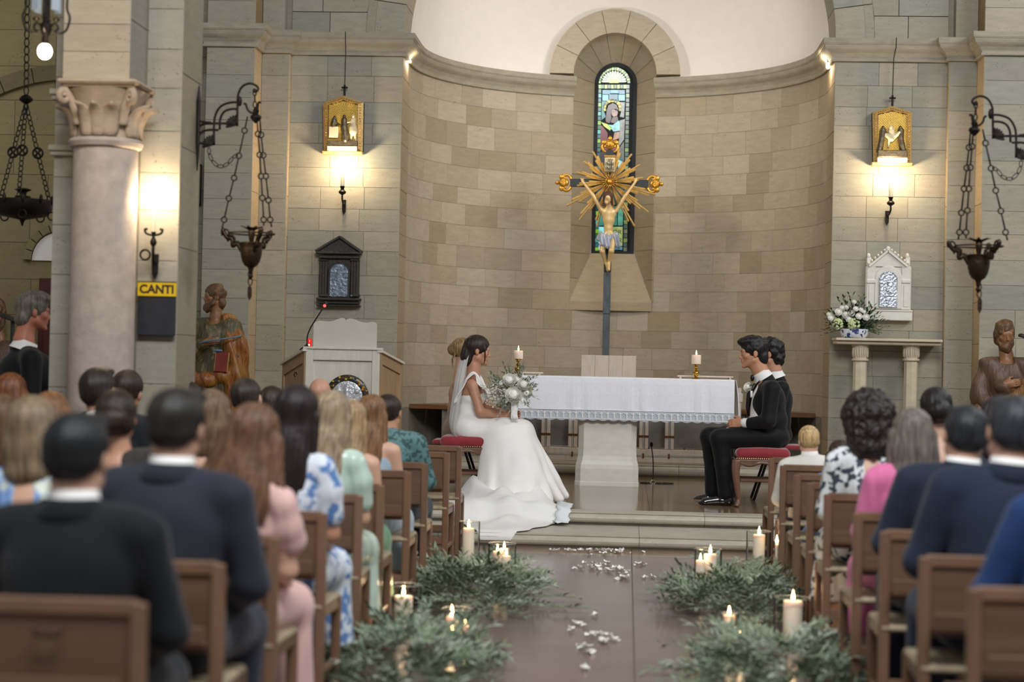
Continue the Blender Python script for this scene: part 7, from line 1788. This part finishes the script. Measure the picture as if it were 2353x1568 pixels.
cu_ = SDF(Gp(1690,995,-.25),Gp(1735,955,.12),.006); cu_.cap(Gp(1719,972,-.15),Gp(1709,971,-.135),.041,.040,.004).cap(Gp(1717,976,.04),Gp(1706,979,.0),.041,.04,.004); cu_.build('shirt_cuffs', SHIRT, groom)
sd = SDF(Gp(1600,1150,-.34),Gp(1825,965,.34),.009)
sd.ell(Gp(1772,1004),(.145,.19,.10),.03)
for q, kn, an in ((-1,(1652,1007),(1666,1124)),(1,(1632,1005),(1640,1102))):
    sd.chain([Gp(1775,1006,q*.1),Gp(*kn,q*.115),Gp((kn[0]+an[0])/2+2,(kn[1]+an[1])/2,q*.118),zz_(Gp(*an,q*.12),.10)],[.102,.080,.073,.066],.02)
sd.build('trousers', BLKS, groom, 1, lambda V: V+np.c_[nz(V,(18,20,15),1)*.005, nz(V,(14,22,18),3)*.004, nz(V,(20,10,10),4)*.003])
for q, an, to in ((-1,(1672,1140),(1611,1150)),(1,(1646,1124),(1598,1132))):
    sd = SDF(Gp(to[0]-14,an[1]+26,q*.12-.08),Gp(an[0]+22,an[1]-30,q*.12+.08),.005); zf = Gp(*an)[2] if False else None
    b0 = Gp(an[0]+2,an[1]+4,q*.12); t1 = Gp(to[0]+8,to[1]+2,q*.125); b0[2] = ZP+.045; t1[2] = ZP+.03
    sd.cap(b0, t1, .045, .032, .02).cap(b0+V3(.0,0,.05), b0, .042, .046, .02).cap((b0+t1)/2+V3(0,0,.012), t1, .036, .03, .02).ell(t1+V3(-.012,0,-.006),(.05,.036,.022),.01)
    sd.plane_cut((0,0,ZP+.003),(0,0,-1)); sho = sd.build('shoe', PAT, groom); MB().tube([Vector(b0+V3(0,0,.03)),Vector(b0+V3(0,0,.17))], .05, 14).build('sock', BLKS, groom, smooth='all')
    m = MB()
    for j in range(4): pc2 = b0*(1-.14*j-.22)+t1*(.14*j+.22); m.tube([Vector(pc2+V3(0,-.022,.040-.003*j)),Vector(pc2+V3(0,0,.050-.003*j)),Vector(pc2+V3(0,.022,.040-.003*j))], .0028, 5)
    m.build('shoe_laces', BLK, sho)
bt = Vector(Gp(1728,869,-.005)); m = MB()
for q in (-1,1): m.lathe([(.001,.004),(.011,.006),(.015,.02),(.024,.045),(.027,.058),(.001,.06)], 14, bt, Matrix.Rotation(-q*PI/2,3,'X') @ Matrix.Diagonal((.55,1,1)))
m.ell(bt+Vector((-.004,0,0)),(.012,.013,.013)).build('bow_tie', SATB, groom, smooth='all')
for q in (-1,1):
    rows = [[Vector(Gp(x0,y0,q*ya)), Vector(Gp(x0-w_,y0+2,q*(ya+.012)))] for x0, y0, ya, w_ in ((1745,874,.072,2),(1738,884,.085,8),(1727,905,.095,9),(1722,935,.085,6),(1722,955,.06,2))]
    MB().grid(rows).build('lapel', SATB, groom, smooth='all', solid=.008)
fl_ = Vector(Gp(1716,889,-.13)); m = MB(); rose_into(m, fl_, .036, (-.6,-.7,.3), 3); m.build('boutonniere', PETW, groom, smooth='all')
m = MB()
for q in range(6): leaf_into(m, fl_+Vector((.01,0,-.005)), (r6.uniform(-.2,1),-.3,r6.uniform(-.6,.9)), .05, .02)
m.build('boutonniere_leaf', LEAF_O, groom)
MB().grid([[Vector(Gp(1724+dx,898+5*j,-.145)) for dx in (-2.5,0,2.5)] for j in range(4)]).build('boutonniere_ribbon', WHITE, groom, smooth='all', solid=.002)
# ---- BEST MAN
YM = 16.35
def Mp(px, py, dy=0.0): p = W(px,py,YM); return np.array([p.x,p.y+dy,p.z])
bm = root_at(1790,1000,YM,'dark curly haired man in a black suit seated behind the groom')
sd = SDF(Mp(1640,1140,-.32),Mp(1835,770,.32),.0075)
fM = V3(-.95,.22,-.05); RM_ = frame_of(fM); cM = Mp(1768,814,0)
TM = head(sd, cM, RM_, 1.02, Mp(1782,868,0), male=True)
sd.cap(Mp(1775,842),Mp(1785,874),.056,.062,.03).cap(Mp(1788,893,-.16),Mp(1788,893,.16),.055,.055,.04).ell(Mp(1785,920),(.115,.175,.15),.05).ell(Mp(1783,960),(.11,.15,.13),.05).ell(Mp(1782,996),(.13,.17,.10),.05)
for q in (-1,1):
    sd.chain([Mp(1790,892,q*.2),Mp(1778,962,q*.235),Mp(1725,972,q*.08)],[.052,.042,.03],.02); hand(sd, Mp(1724,972,q*.08), V3(-.95,-q*.2,-.1), V3(0,0,1), V3(0,-q,0), 1.0, .3)
    sd.chain([Mp(1785,1000,q*.1),Mp(1670,1000,q*.11),Mp(1680,1100,q*.12)],[.09,.062,.04],.02).cap(zz_(Mp(1679,1108,q*.12),.055),zz_(Mp(1645,1118,q*.125),.034),.034,.022,.02)
sd.build('body', SKIN, bm, 1, None, lin('#c08c70')); eyes(bm, TM, 1.02, '#2a1c14', '#14100d')
male_hair(TM, RM_, cM, 1.04, .011, '#15110f', bm)
sd = SDF(Mp(1700,1040,-.36),Mp(1850,840,.36),.0095)
sd.cap(Mp(1790,893,-.155),Mp(1790,893,.155),.066,.066,.04).ell(Mp(1786,922),(.135,.20,.16),.05).ell(Mp(1784,965),(.130,.185,.15),.05).ell(Mp(1782,1000),(.145,.20,.105),.04).cap(Mp(1783,868),Mp(1787,880),.070,.078,.03)
for q in (-1,1): sd.chain([Mp(1792,893,q*.205),Mp(1780,965,q*.245),Mp(1738,972,q*.11)],[.068,.060,.048],.025)
sd.ell(Mp(1774,846),(.066,.060,.055),.004,None,'s').build('suit_jacket', BLKS, bm, 1, lambda V: V+np.c_[nz(V,(15,18,20),2)*.006, nz(V,(14,17,24),3)*.005, 0*V[:,0]])
sd = SDF(Mp(1640,1125,-.32),Mp(1830,960,.32),.011); sd.ell(Mp(1782,998),(.14,.185,.10),.03)
for q in (-1,1): sd.chain([Mp(1785,1000,q*.1),Mp(1670,1001,q*.11),zz_(Mp(1680,1095,q*.12),.10)],[.102,.08,.066],.02)
sd.build('trousers', BLKS, bm)
sd = SDF(Mp(1625,1135,-.25),Mp(1705,1080,.25),.007)
for q in (-1,1): 
    b0 = Mp(1682,1108,q*.12); b0[2] = ZP+.045; t1 = Mp(1640,1118,q*.125); t1[2] = ZP+.03; sd.cap(b0,t1,.046,.034,.02).cap(b0+V3(0,0,.05),b0,.042,.046,.02)
sd.plane_cut((0,0,ZP+.003),(0,0,-1)); sd.build('shoes', PAT, bm)
collar(Mp(1775,845), Mp(1781,862), .066, bm)
stl = thing('folding_stool', 'thin legged dark stool under the man seated behind the groom', 'stool', (Mp(1785,1000)[0],YM,ZP))
zc_ = Mp(1785,1024)[2]; c = Mp(1785,1000); MB().box((c[0],YM,zc_-.01),(.42,.4,.04),ch=.012).build('seat', VELV, stl)
for sx_ in (-1,1):
    for sy_ in (-1,1): MB().tube([(c[0]+sx_*.06,YM+sy_*.15,zc_-.03),(c[0]+sx_*.2,YM+sy_*.17,ZP)], .012, 8).build('leg', IRON, stl, smooth=True)
    MB().tube([(c[0]+sx_*.15,YM-.16,ZP+.17),(c[0]+sx_*.15,YM+.16,ZP+.17)], .009, 6).build('stretcher', IRON, stl, smooth=True)
# ---- BRIDESMAID
YD = 16.4
def Dp(px, py, dy=0.0): p = W(px,py,YD); return np.array([p.x,p.y+dy,p.z])
bd = root_at(1052,1000,YD,'blonde woman with a bare back seated behind the bride')
sd = SDF(Dp(1010,1130,-.3),Dp(1215,770,.3),.0075); fD = V3(.98,.1,-.05); cD = Dp(1068,811,0); RDm = frame_of(fD)
TD = head(sd, cD, RDm, .97, Dp(1056,868,0))
sd.cap(Dp(1062,845),Dp(1056,872),.046,.052,.03).cap(Dp(1056,884,-.13),Dp(1056,884,.13),.047,.047,.03).ell(Dp(1057,905),(.1,.155,.12),.04).ell(Dp(1052,942),(.09,.125,.11),.05).ell(Dp(1050,985),(.12,.165,.11),.05)
for q in (-1,1):
    sd.chain([Dp(1058,888,q*.165),Dp(1068,945,q*.19),Dp(1118,962,q*.08)],[.043,.036,.026],.02); hand(sd, Dp(1118,962,q*.08), V3(.95,-q*.2,-.1), V3(0,0,1), V3(0,-q,0), .92, .3)
    sd.chain([Dp(1055,988,q*.09),Dp(1168,990,q*.1),Dp(1168,1050,q*.1),Dp(1165,1095,q*.1)],[.085,.06,.05,.036],.02).cap(Dp(1165,1100,q*.1),Dp(1195,1108,q*.11),.034,.024,.02)
sd.build('body', SKIN, bd, 1, None, lin('#c4967a')); eyes(bd, TD, .97, '#4a5a66', '#7a5f42', '#b0655a')
hD = SDF(cD-V3(.22,.22,.24), cD+V3(.22,.22,.2), .007)
HE(hD,TD,RDm,1,(0,-.02,.04),(.088,.108,.096)); HE(hD,TD,RDm,1,(0,-.11,.02),(.045,.045,.05),.02); HE(hD,TD,RDm,1,(0,.11,-.04),(.078,.08,.105),.015,'s')
for q in (-1,1):
    HE(hD,TD,RDm,1,(q*.088,.0,-.05),(.022,.035,.05),.008,'s'); hD.chain([TD(q*.06,-.08,.0),TD(q*.062,-.105,-.07),TD(q*.05,-.10,-.15)],[.010,.007,.004],.01)
hD.build('hair', HAIR, bd, 1, lambda V: strand(V,.0025,cD,36), lin('#8d7048'))
sd = SDF(Dp(1010,1130,-.4),Dp(1215,880,.4),.01)
sd.ell(Dp(1054,945),(.1,.14,.11),.04).ell(Dp(1052,985),(.13,.2,.13),.04).plane_cut(Dp(1050,925),(-.5,0,1))
for q in (-1,1): sd.chain([Dp(1058,988,q*.1),Dp(1165,994,q*.1)],[.11,.09],.04)
sd.cap(Dp(1160,1000),Dp(1165,1085),.15,.18,.05)
sd.build('dress', COTTON, bd, 1, None, lin('#8f7a63'))
stb = thing('folding_stool', 'thin legged dark stool under the blonde woman behind the bride', 'stool', (Dp(1052,1000)[0],YD,ZP)); c = Dp(1052,1015); MB().box((c[0],YD,c[2]),(.42,.4,.04),ch=.012).build('seat', VELV, stb)
for sx_ in (-1,1):
    for sy_ in (-1,1): MB().tube([(c[0]+sx_*.06,YD+sy_*.15,c[2]-.02),(c[0]+sx_*.2,YD+sy_*.17,ZP)], .012, 8).build('leg', IRON, stb, smooth=True)
# ---- STANDING MAN IN THE SIDE AISLE
YV = 11.5
def Vp(px, py, dy=0.0): p = W(px,py,YV); return np.array([p.x,p.y+dy,p.z])
vm = thing('person', 'grey haired man in a black suit standing in the side aisle at left', 'person', (Vp(70,800)[0],YV,0))
cV = Vp(79,718,0); fV = V3(.86,.5,-.05); RV = frame_of(fV); rt = RV[:,0]; sV = .96; x0 = cV[0]-.03; y0 = YV-.02
sd = SDF((x0-.45,YV-.45,-.01),(x0+.45,YV+.5,cV[2]+.16),.0085)
zs_ = cV[2]-.29; P3 = lambda a, b, z: V3(x0,y0,0)+rt*a+RV[:,1]*V3(1,1,0)*b+V3(0,0,z)
TV = head(sd, cV, RV, sV, P3(0,-.03,zs_+.12), male=True)
sd.cap(P3(-.15,-.02,zs_),P3(.15,-.02,zs_),.055,.055,.04).ell(P3(0,0,zs_-.12),(.17,.15,.17),.05).ell(P3(0,0,zs_-.32),(.15,.13,.16),.05).ell(P3(0,0,zs_-.5),(.165,.15,.13),.05).cap(P3(0,-.02,zs_+.02),P3(0,-.02,zs_+.1),.062,.058,.03)
for q in (-1,1):
    sd.chain([P3(q*.2,-.02,zs_-.01),P3(q*.245,-.03,zs_-.3),P3(q*.22,.06,zs_-.53)],[.054,.044,.032],.02); hand(sd,P3(q*.22,.06,zs_-.53),V3(0,0,-1)+RV[:,1]*.2,rt*q,RV[:,1],1.0,.3)
    sd.chain([P3(q*.09,0,zs_-.52),P3(q*.1,.02,.48),P3(q*.1,-.01,.09)],[.095,.062,.042],.02).cap(P3(q*.1,-.01,.05),P3(q*.12,.15,.03),.04,.03,.02)
sd.build('body', SKIN, vm, 1, None, lin('#b8755c')); eyes(vm, TV, sV, '#3c3c3c', '#6d665c')
male_hair(TV, RV, cV, sV, .003, '#6a645a', vm)
sd = SDF((x0-.45,YV-.45,.55),(x0+.45,YV+.5,cV[2]),.011)
sd.cap(P3(-.155,-.02,zs_),P3(.155,-.02,zs_),.066,.066,.04).ell(P3(0,0,zs_-.13),(.2,.18,.19),.05).ell(P3(0,0,zs_-.36),(.185,.165,.18),.05).ell(P3(0,0,zs_-.56),(.2,.18,.16),.05).cap(P3(0,-.02,zs_+.02),P3(0,-.02,zs_+.06),.08,.074,.03)
for q in (-1,1): sd.chain([P3(q*.205,-.02,zs_-.01),P3(q*.255,-.03,zs_-.3),P3(q*.23,.05,zs_-.5)],[.068,.06,.05],.025)
sd.ell(P3(0,.01,zs_+.13),(.07,.07,.075),.004,None,'s').build('suit_jacket', BLKS, vm)
sd = SDF((x0-.35,YV-.4,.03),(x0+.35,YV+.4,zs_-.35),.013); sd.ell(P3(0,0,zs_-.52),(.17,.155,.13),.03)
for q in (-1,1): sd.chain([P3(q*.09,0,zs_-.54),P3(q*.105,.02,.48),P3(q*.105,.0,.07)],[.105,.08,.07],.02)
sd.build('trousers', BLKS, vm)
sd = SDF((x0-.3,YV-.3,-.005),(x0+.3,YV+.35,.15),.009)
for q in (-1,1): sd.cap(P3(q*.1,-.02,.05),P3(q*.12,.16,.035),.05,.038,.02)
sd.plane_cut((0,0,.003),(0,0,-1)); sd.build('shoes', PAT, vm)
collar(P3(0,-.0,zs_+.13), P3(0,-.02,zs_+.075), .07, vm)
# ---- CARVED SAINTS
WSK = mat('painted_wood_skin', '#8a5f3c', .4, vary=.2, scale=(12,12,12), bump=.2, bscale=30); WHR = mat('painted_wood_hair', '#5e4023', .5, vary=.4, scale=(30,30,12), bump=.5, bscale=40)
def robe_folds(a, b): return lambda V: V+np.c_[np.sin(V[:,0]*a+V[:,2]*b+2*np.sin(V[:,2]*4))*.013, np.sin(V[:,0]*a*.8+V[:,2]*b*.7+1.5*np.sin(V[:,2]*5))*.018, 0*V[:,0]]
def saint(lab, px, ytop, Y, f, sc_, variant, group='carved wooden saints'):
    t0 = W(px, ytop, Y); t = thing('carved_saint', lab, 'statue', (t0.x, Y, 0), group); X0 = t0.x
    R = frame_of(f); c = V3(t0.x, Y, t0.z-.125*sc_); s = sc_
    sd = SDF((X0-.4,Y-.35,t0.z-1.0),(X0+.4,Y+.35,t0.z+.03),.009)
    nb_ = V3(X0+.02,Y+.02,c[2]-.20*s)
    T = head(sd, c, R, s, nb_, male=True)
    sd.cap(nb_, nb_+V3(.01,0,-.08), .055*s, .07*s, .03)
    zs = nb_[2]-.08
    for q in (-1,1):
        el = V3(X0+q*.24*s+.02,Y-.02,zs-.30*s); 
        w_ = V3(X0-.03,Y-.17,zs-.18*s) if (q < 0) == (variant == 0) else V3(X0+q*.14*s,Y-.16,zs-.42*s)
        sd.chain([V3(X0+q*.18*s+.02,Y,zs-.01),el,w_],[.05*s,.045*s,.032*s],.02)
        hand(sd, w_, V3(.8,-.2,.15) if w_[0] < X0+.05 and (q < 0) == (variant == 0) else V3(-q*.3,-.15,-.95), V3(.1,-1,.1), V3(0,0,1), 1.0*s, .25)
    sd.ell((X0+.02,Y,zs-.15),(.16*s,.12*s,.2*s),.04)
    sd.build('figure', WSK, t)
    hs = SDF(c-V3(.2,.2,.28), c+V3(.2,.2,.2), .008)
    HE(hs,T,R,s,(0,-.022,.038),(.09,.108,.098)); HE(hs,T,R,s,(0,-.07,-.05),(.085,.055,.08),.03); HE(hs,T,R,s,(0,.115,-.03),(.07,.07,.09),.012,'s')
    HE(hs,T,R,s,(0,.06,-.112),(.046,.042,.058),.015)
    for q in (-1,1): hs.chain([T(q*.072,.005,-.02),T(q*.062,.03,-.07),T(q*.032,.06,-.105)],[.016*s,.022*s,.026*s],.02)
    hs.cap(T(-.02,.088,-.050),T(.02,.088,-.050),.007,.007,.006)
    def hd_(V): d = V-c; L = np.linalg.norm(d,axis=1)[:,None]; return V+d/L*(nz(V,(70,75,60),2)*.013)[:,None]
    hs.build('hair_and_beard', WHR, t, 1, hd_)
    c1, c2 = (mat('carved_green_robe', '#4a4429', .5, vary=.3, col2='#6e5a32', thr=(.5,.7), scale=(45,45,5), bump=.9, bscale=1), mat('carved_gold_mantle', '#9a6a2c', .4, vary=.3, col2='#7a3f22', thr=(.45,.6), scale=(50,50,6), bump=.9, bscale=1)) if variant == 0 else (mat('carved_brown_robe', '#5b4434', .5, vary=.25, scale=(40,40,5), bump=.9, bscale=1), mat('carved_ochre_mantle', '#80592c', .45, vary=.3, scale=(60,60,7), bump=1.0, bscale=1))
    sd = SDF((X0-.45,Y-.36,.18),(X0+.45,Y+.36,zs+.12),.012)
    sd.cap((X0-.12*s,Y,zs),(X0+.16*s,Y,zs),.075*s,.075*s,.04).ell((X0+.02,Y,zs-.16*s),(.2*s,.15*s,.22*s),.05).ell((X0+.02,Y,zs-.45*s),(.2*s,.165*s,.22*s),.06).cap((X0+.02,Y,zs-.5*s),(X0+.02,Y,.3),.19*s,.25*s,.06)
    for q in (-1,1):
        w2 = V3(X0-.05+.02*q,Y-.13,zs-.20*s) if (q < 0) == (variant == 0) else V3(X0+q*.16*s,Y-.12,zs-.37*s)
        sd.chain([V3(X0+q*.185*s+.02,Y,zs-.01),V3(X0+q*.25*s+.02,Y-.02,zs-.30*s),w2],[.075*s,.085*s,.065*s],.03)
    sd.cap((X0+.01,Y-.06,zs+.06),(X0+.01,Y-.02,zs+.14),.062,.07,.01,'s'); sd.plane_cut((0,0,.26),(0,0,-1))
    sd.build('robe', c1, t, 1, robe_folds(38,9))
    sd = SDF((X0-.48,Y-.4,.3),(X0+.48,Y+.38,zs+.15),.012)
    if variant == 0:
        sd.chain([V3(X0+.14*s,Y+.03,zs+.03),V3(X0+.24*s,Y-.02,zs-.2*s),V3(X0+.25*s,Y-.03,zs-.55*s),V3(X0+.2*s,Y,.45)],[.085,.115,.12,.14],.05).chain([V3(X0+.2*s,Y-.12,zs-.5*s),V3(X0-.02,Y-.16,zs-.56*s),V3(X0-.2*s,Y-.08,zs-.5*s)],[.07,.07,.06],.04)
    else:
        sd.chain([V3(X0-.2*s,Y-.06,zs-.42*s),V3(X0,Y-.14,zs-.40*s),V3(X0+.2*s,Y-.1,zs-.18*s)],[.08,.085,.08],.05).chain([V3(X0,Y-.15,zs-.42*s),V3(X0+.08,Y-.12,.5)],[.11,.15],.05).chain([V3(X0+.2*s,Y-.05,zs-.2*s),V3(X0+.2*s,Y-.05,.5)],[.1,.16],.05)
    sd.build('mantle', c2, t, 1, robe_folds(52,14))
    if variant == 0:
        bk_ = W(510,832,Y-.2); RED = mat('red_book', '#7c2a1c', .5, vary=.2)
        MB().box(bk_,(.12,.05,.19),Matrix.Rotation(.08,3,'Y'),.006).build('book', RED, t); MB().box(bk_+Vector((.0,-.004,0)),(.126,.034,.182),Matrix.Rotation(.08,3,'Y')).build('book_pages', mat('gilt_pages','#b08a48',.5), t)
        MB().tube(spline([W(452,790,Y-.14),W(480,784,Y-.24),W(520,778,Y-.24),W(556,772,Y-.14)],5), [.008]*16, 8).build('sash', mat('blue_sash','#5a7488',.4), t, smooth='all')
        MB().ell(W(500,806,Y-.23),(.05,.02,.012)).build('sash_knot', MATS['blue_sash'], t, smooth='all')
    else:
        tb = W(2362,776,Y-.16); stf = MB().tube([(tb.x+.03,Y-.16,.27),(tb.x+.03,Y-.16,tb.z-.0)], .016, 10).build('staff', TAB, t, smooth=True); MB().box(tb,(.16,.12,.03),Matrix.Rotation(.3,3,'Y'),.006).build('tablet', TAB, stf)
    MB().lathe([(.3,0),(.3,.05),(.27,.08),(.25,.2),(.28,.24),(.28,.27)], 8, (X0,Y,0)).build('plinth', WALN, t)
    return t
saint('carved wooden bearded saint with a red book and gold mantle beside the near left pier', 492, 654, 17.45, (-.86,-.48,.02), .93, 0)
st_ = saint('carved wooden bearded saint in a brown robe at the right edge', 2310, 738, 17.5, (.12,-.98,-.22), 1.0, 1)
pz = W(-12,676,13.9); dup(st_, (pz.x, 13.9, 0), 0, pz.z/ (W(2310,738,17.5).z)*.98, 'dim carved saint cut off by the far left edge of the side aisle')
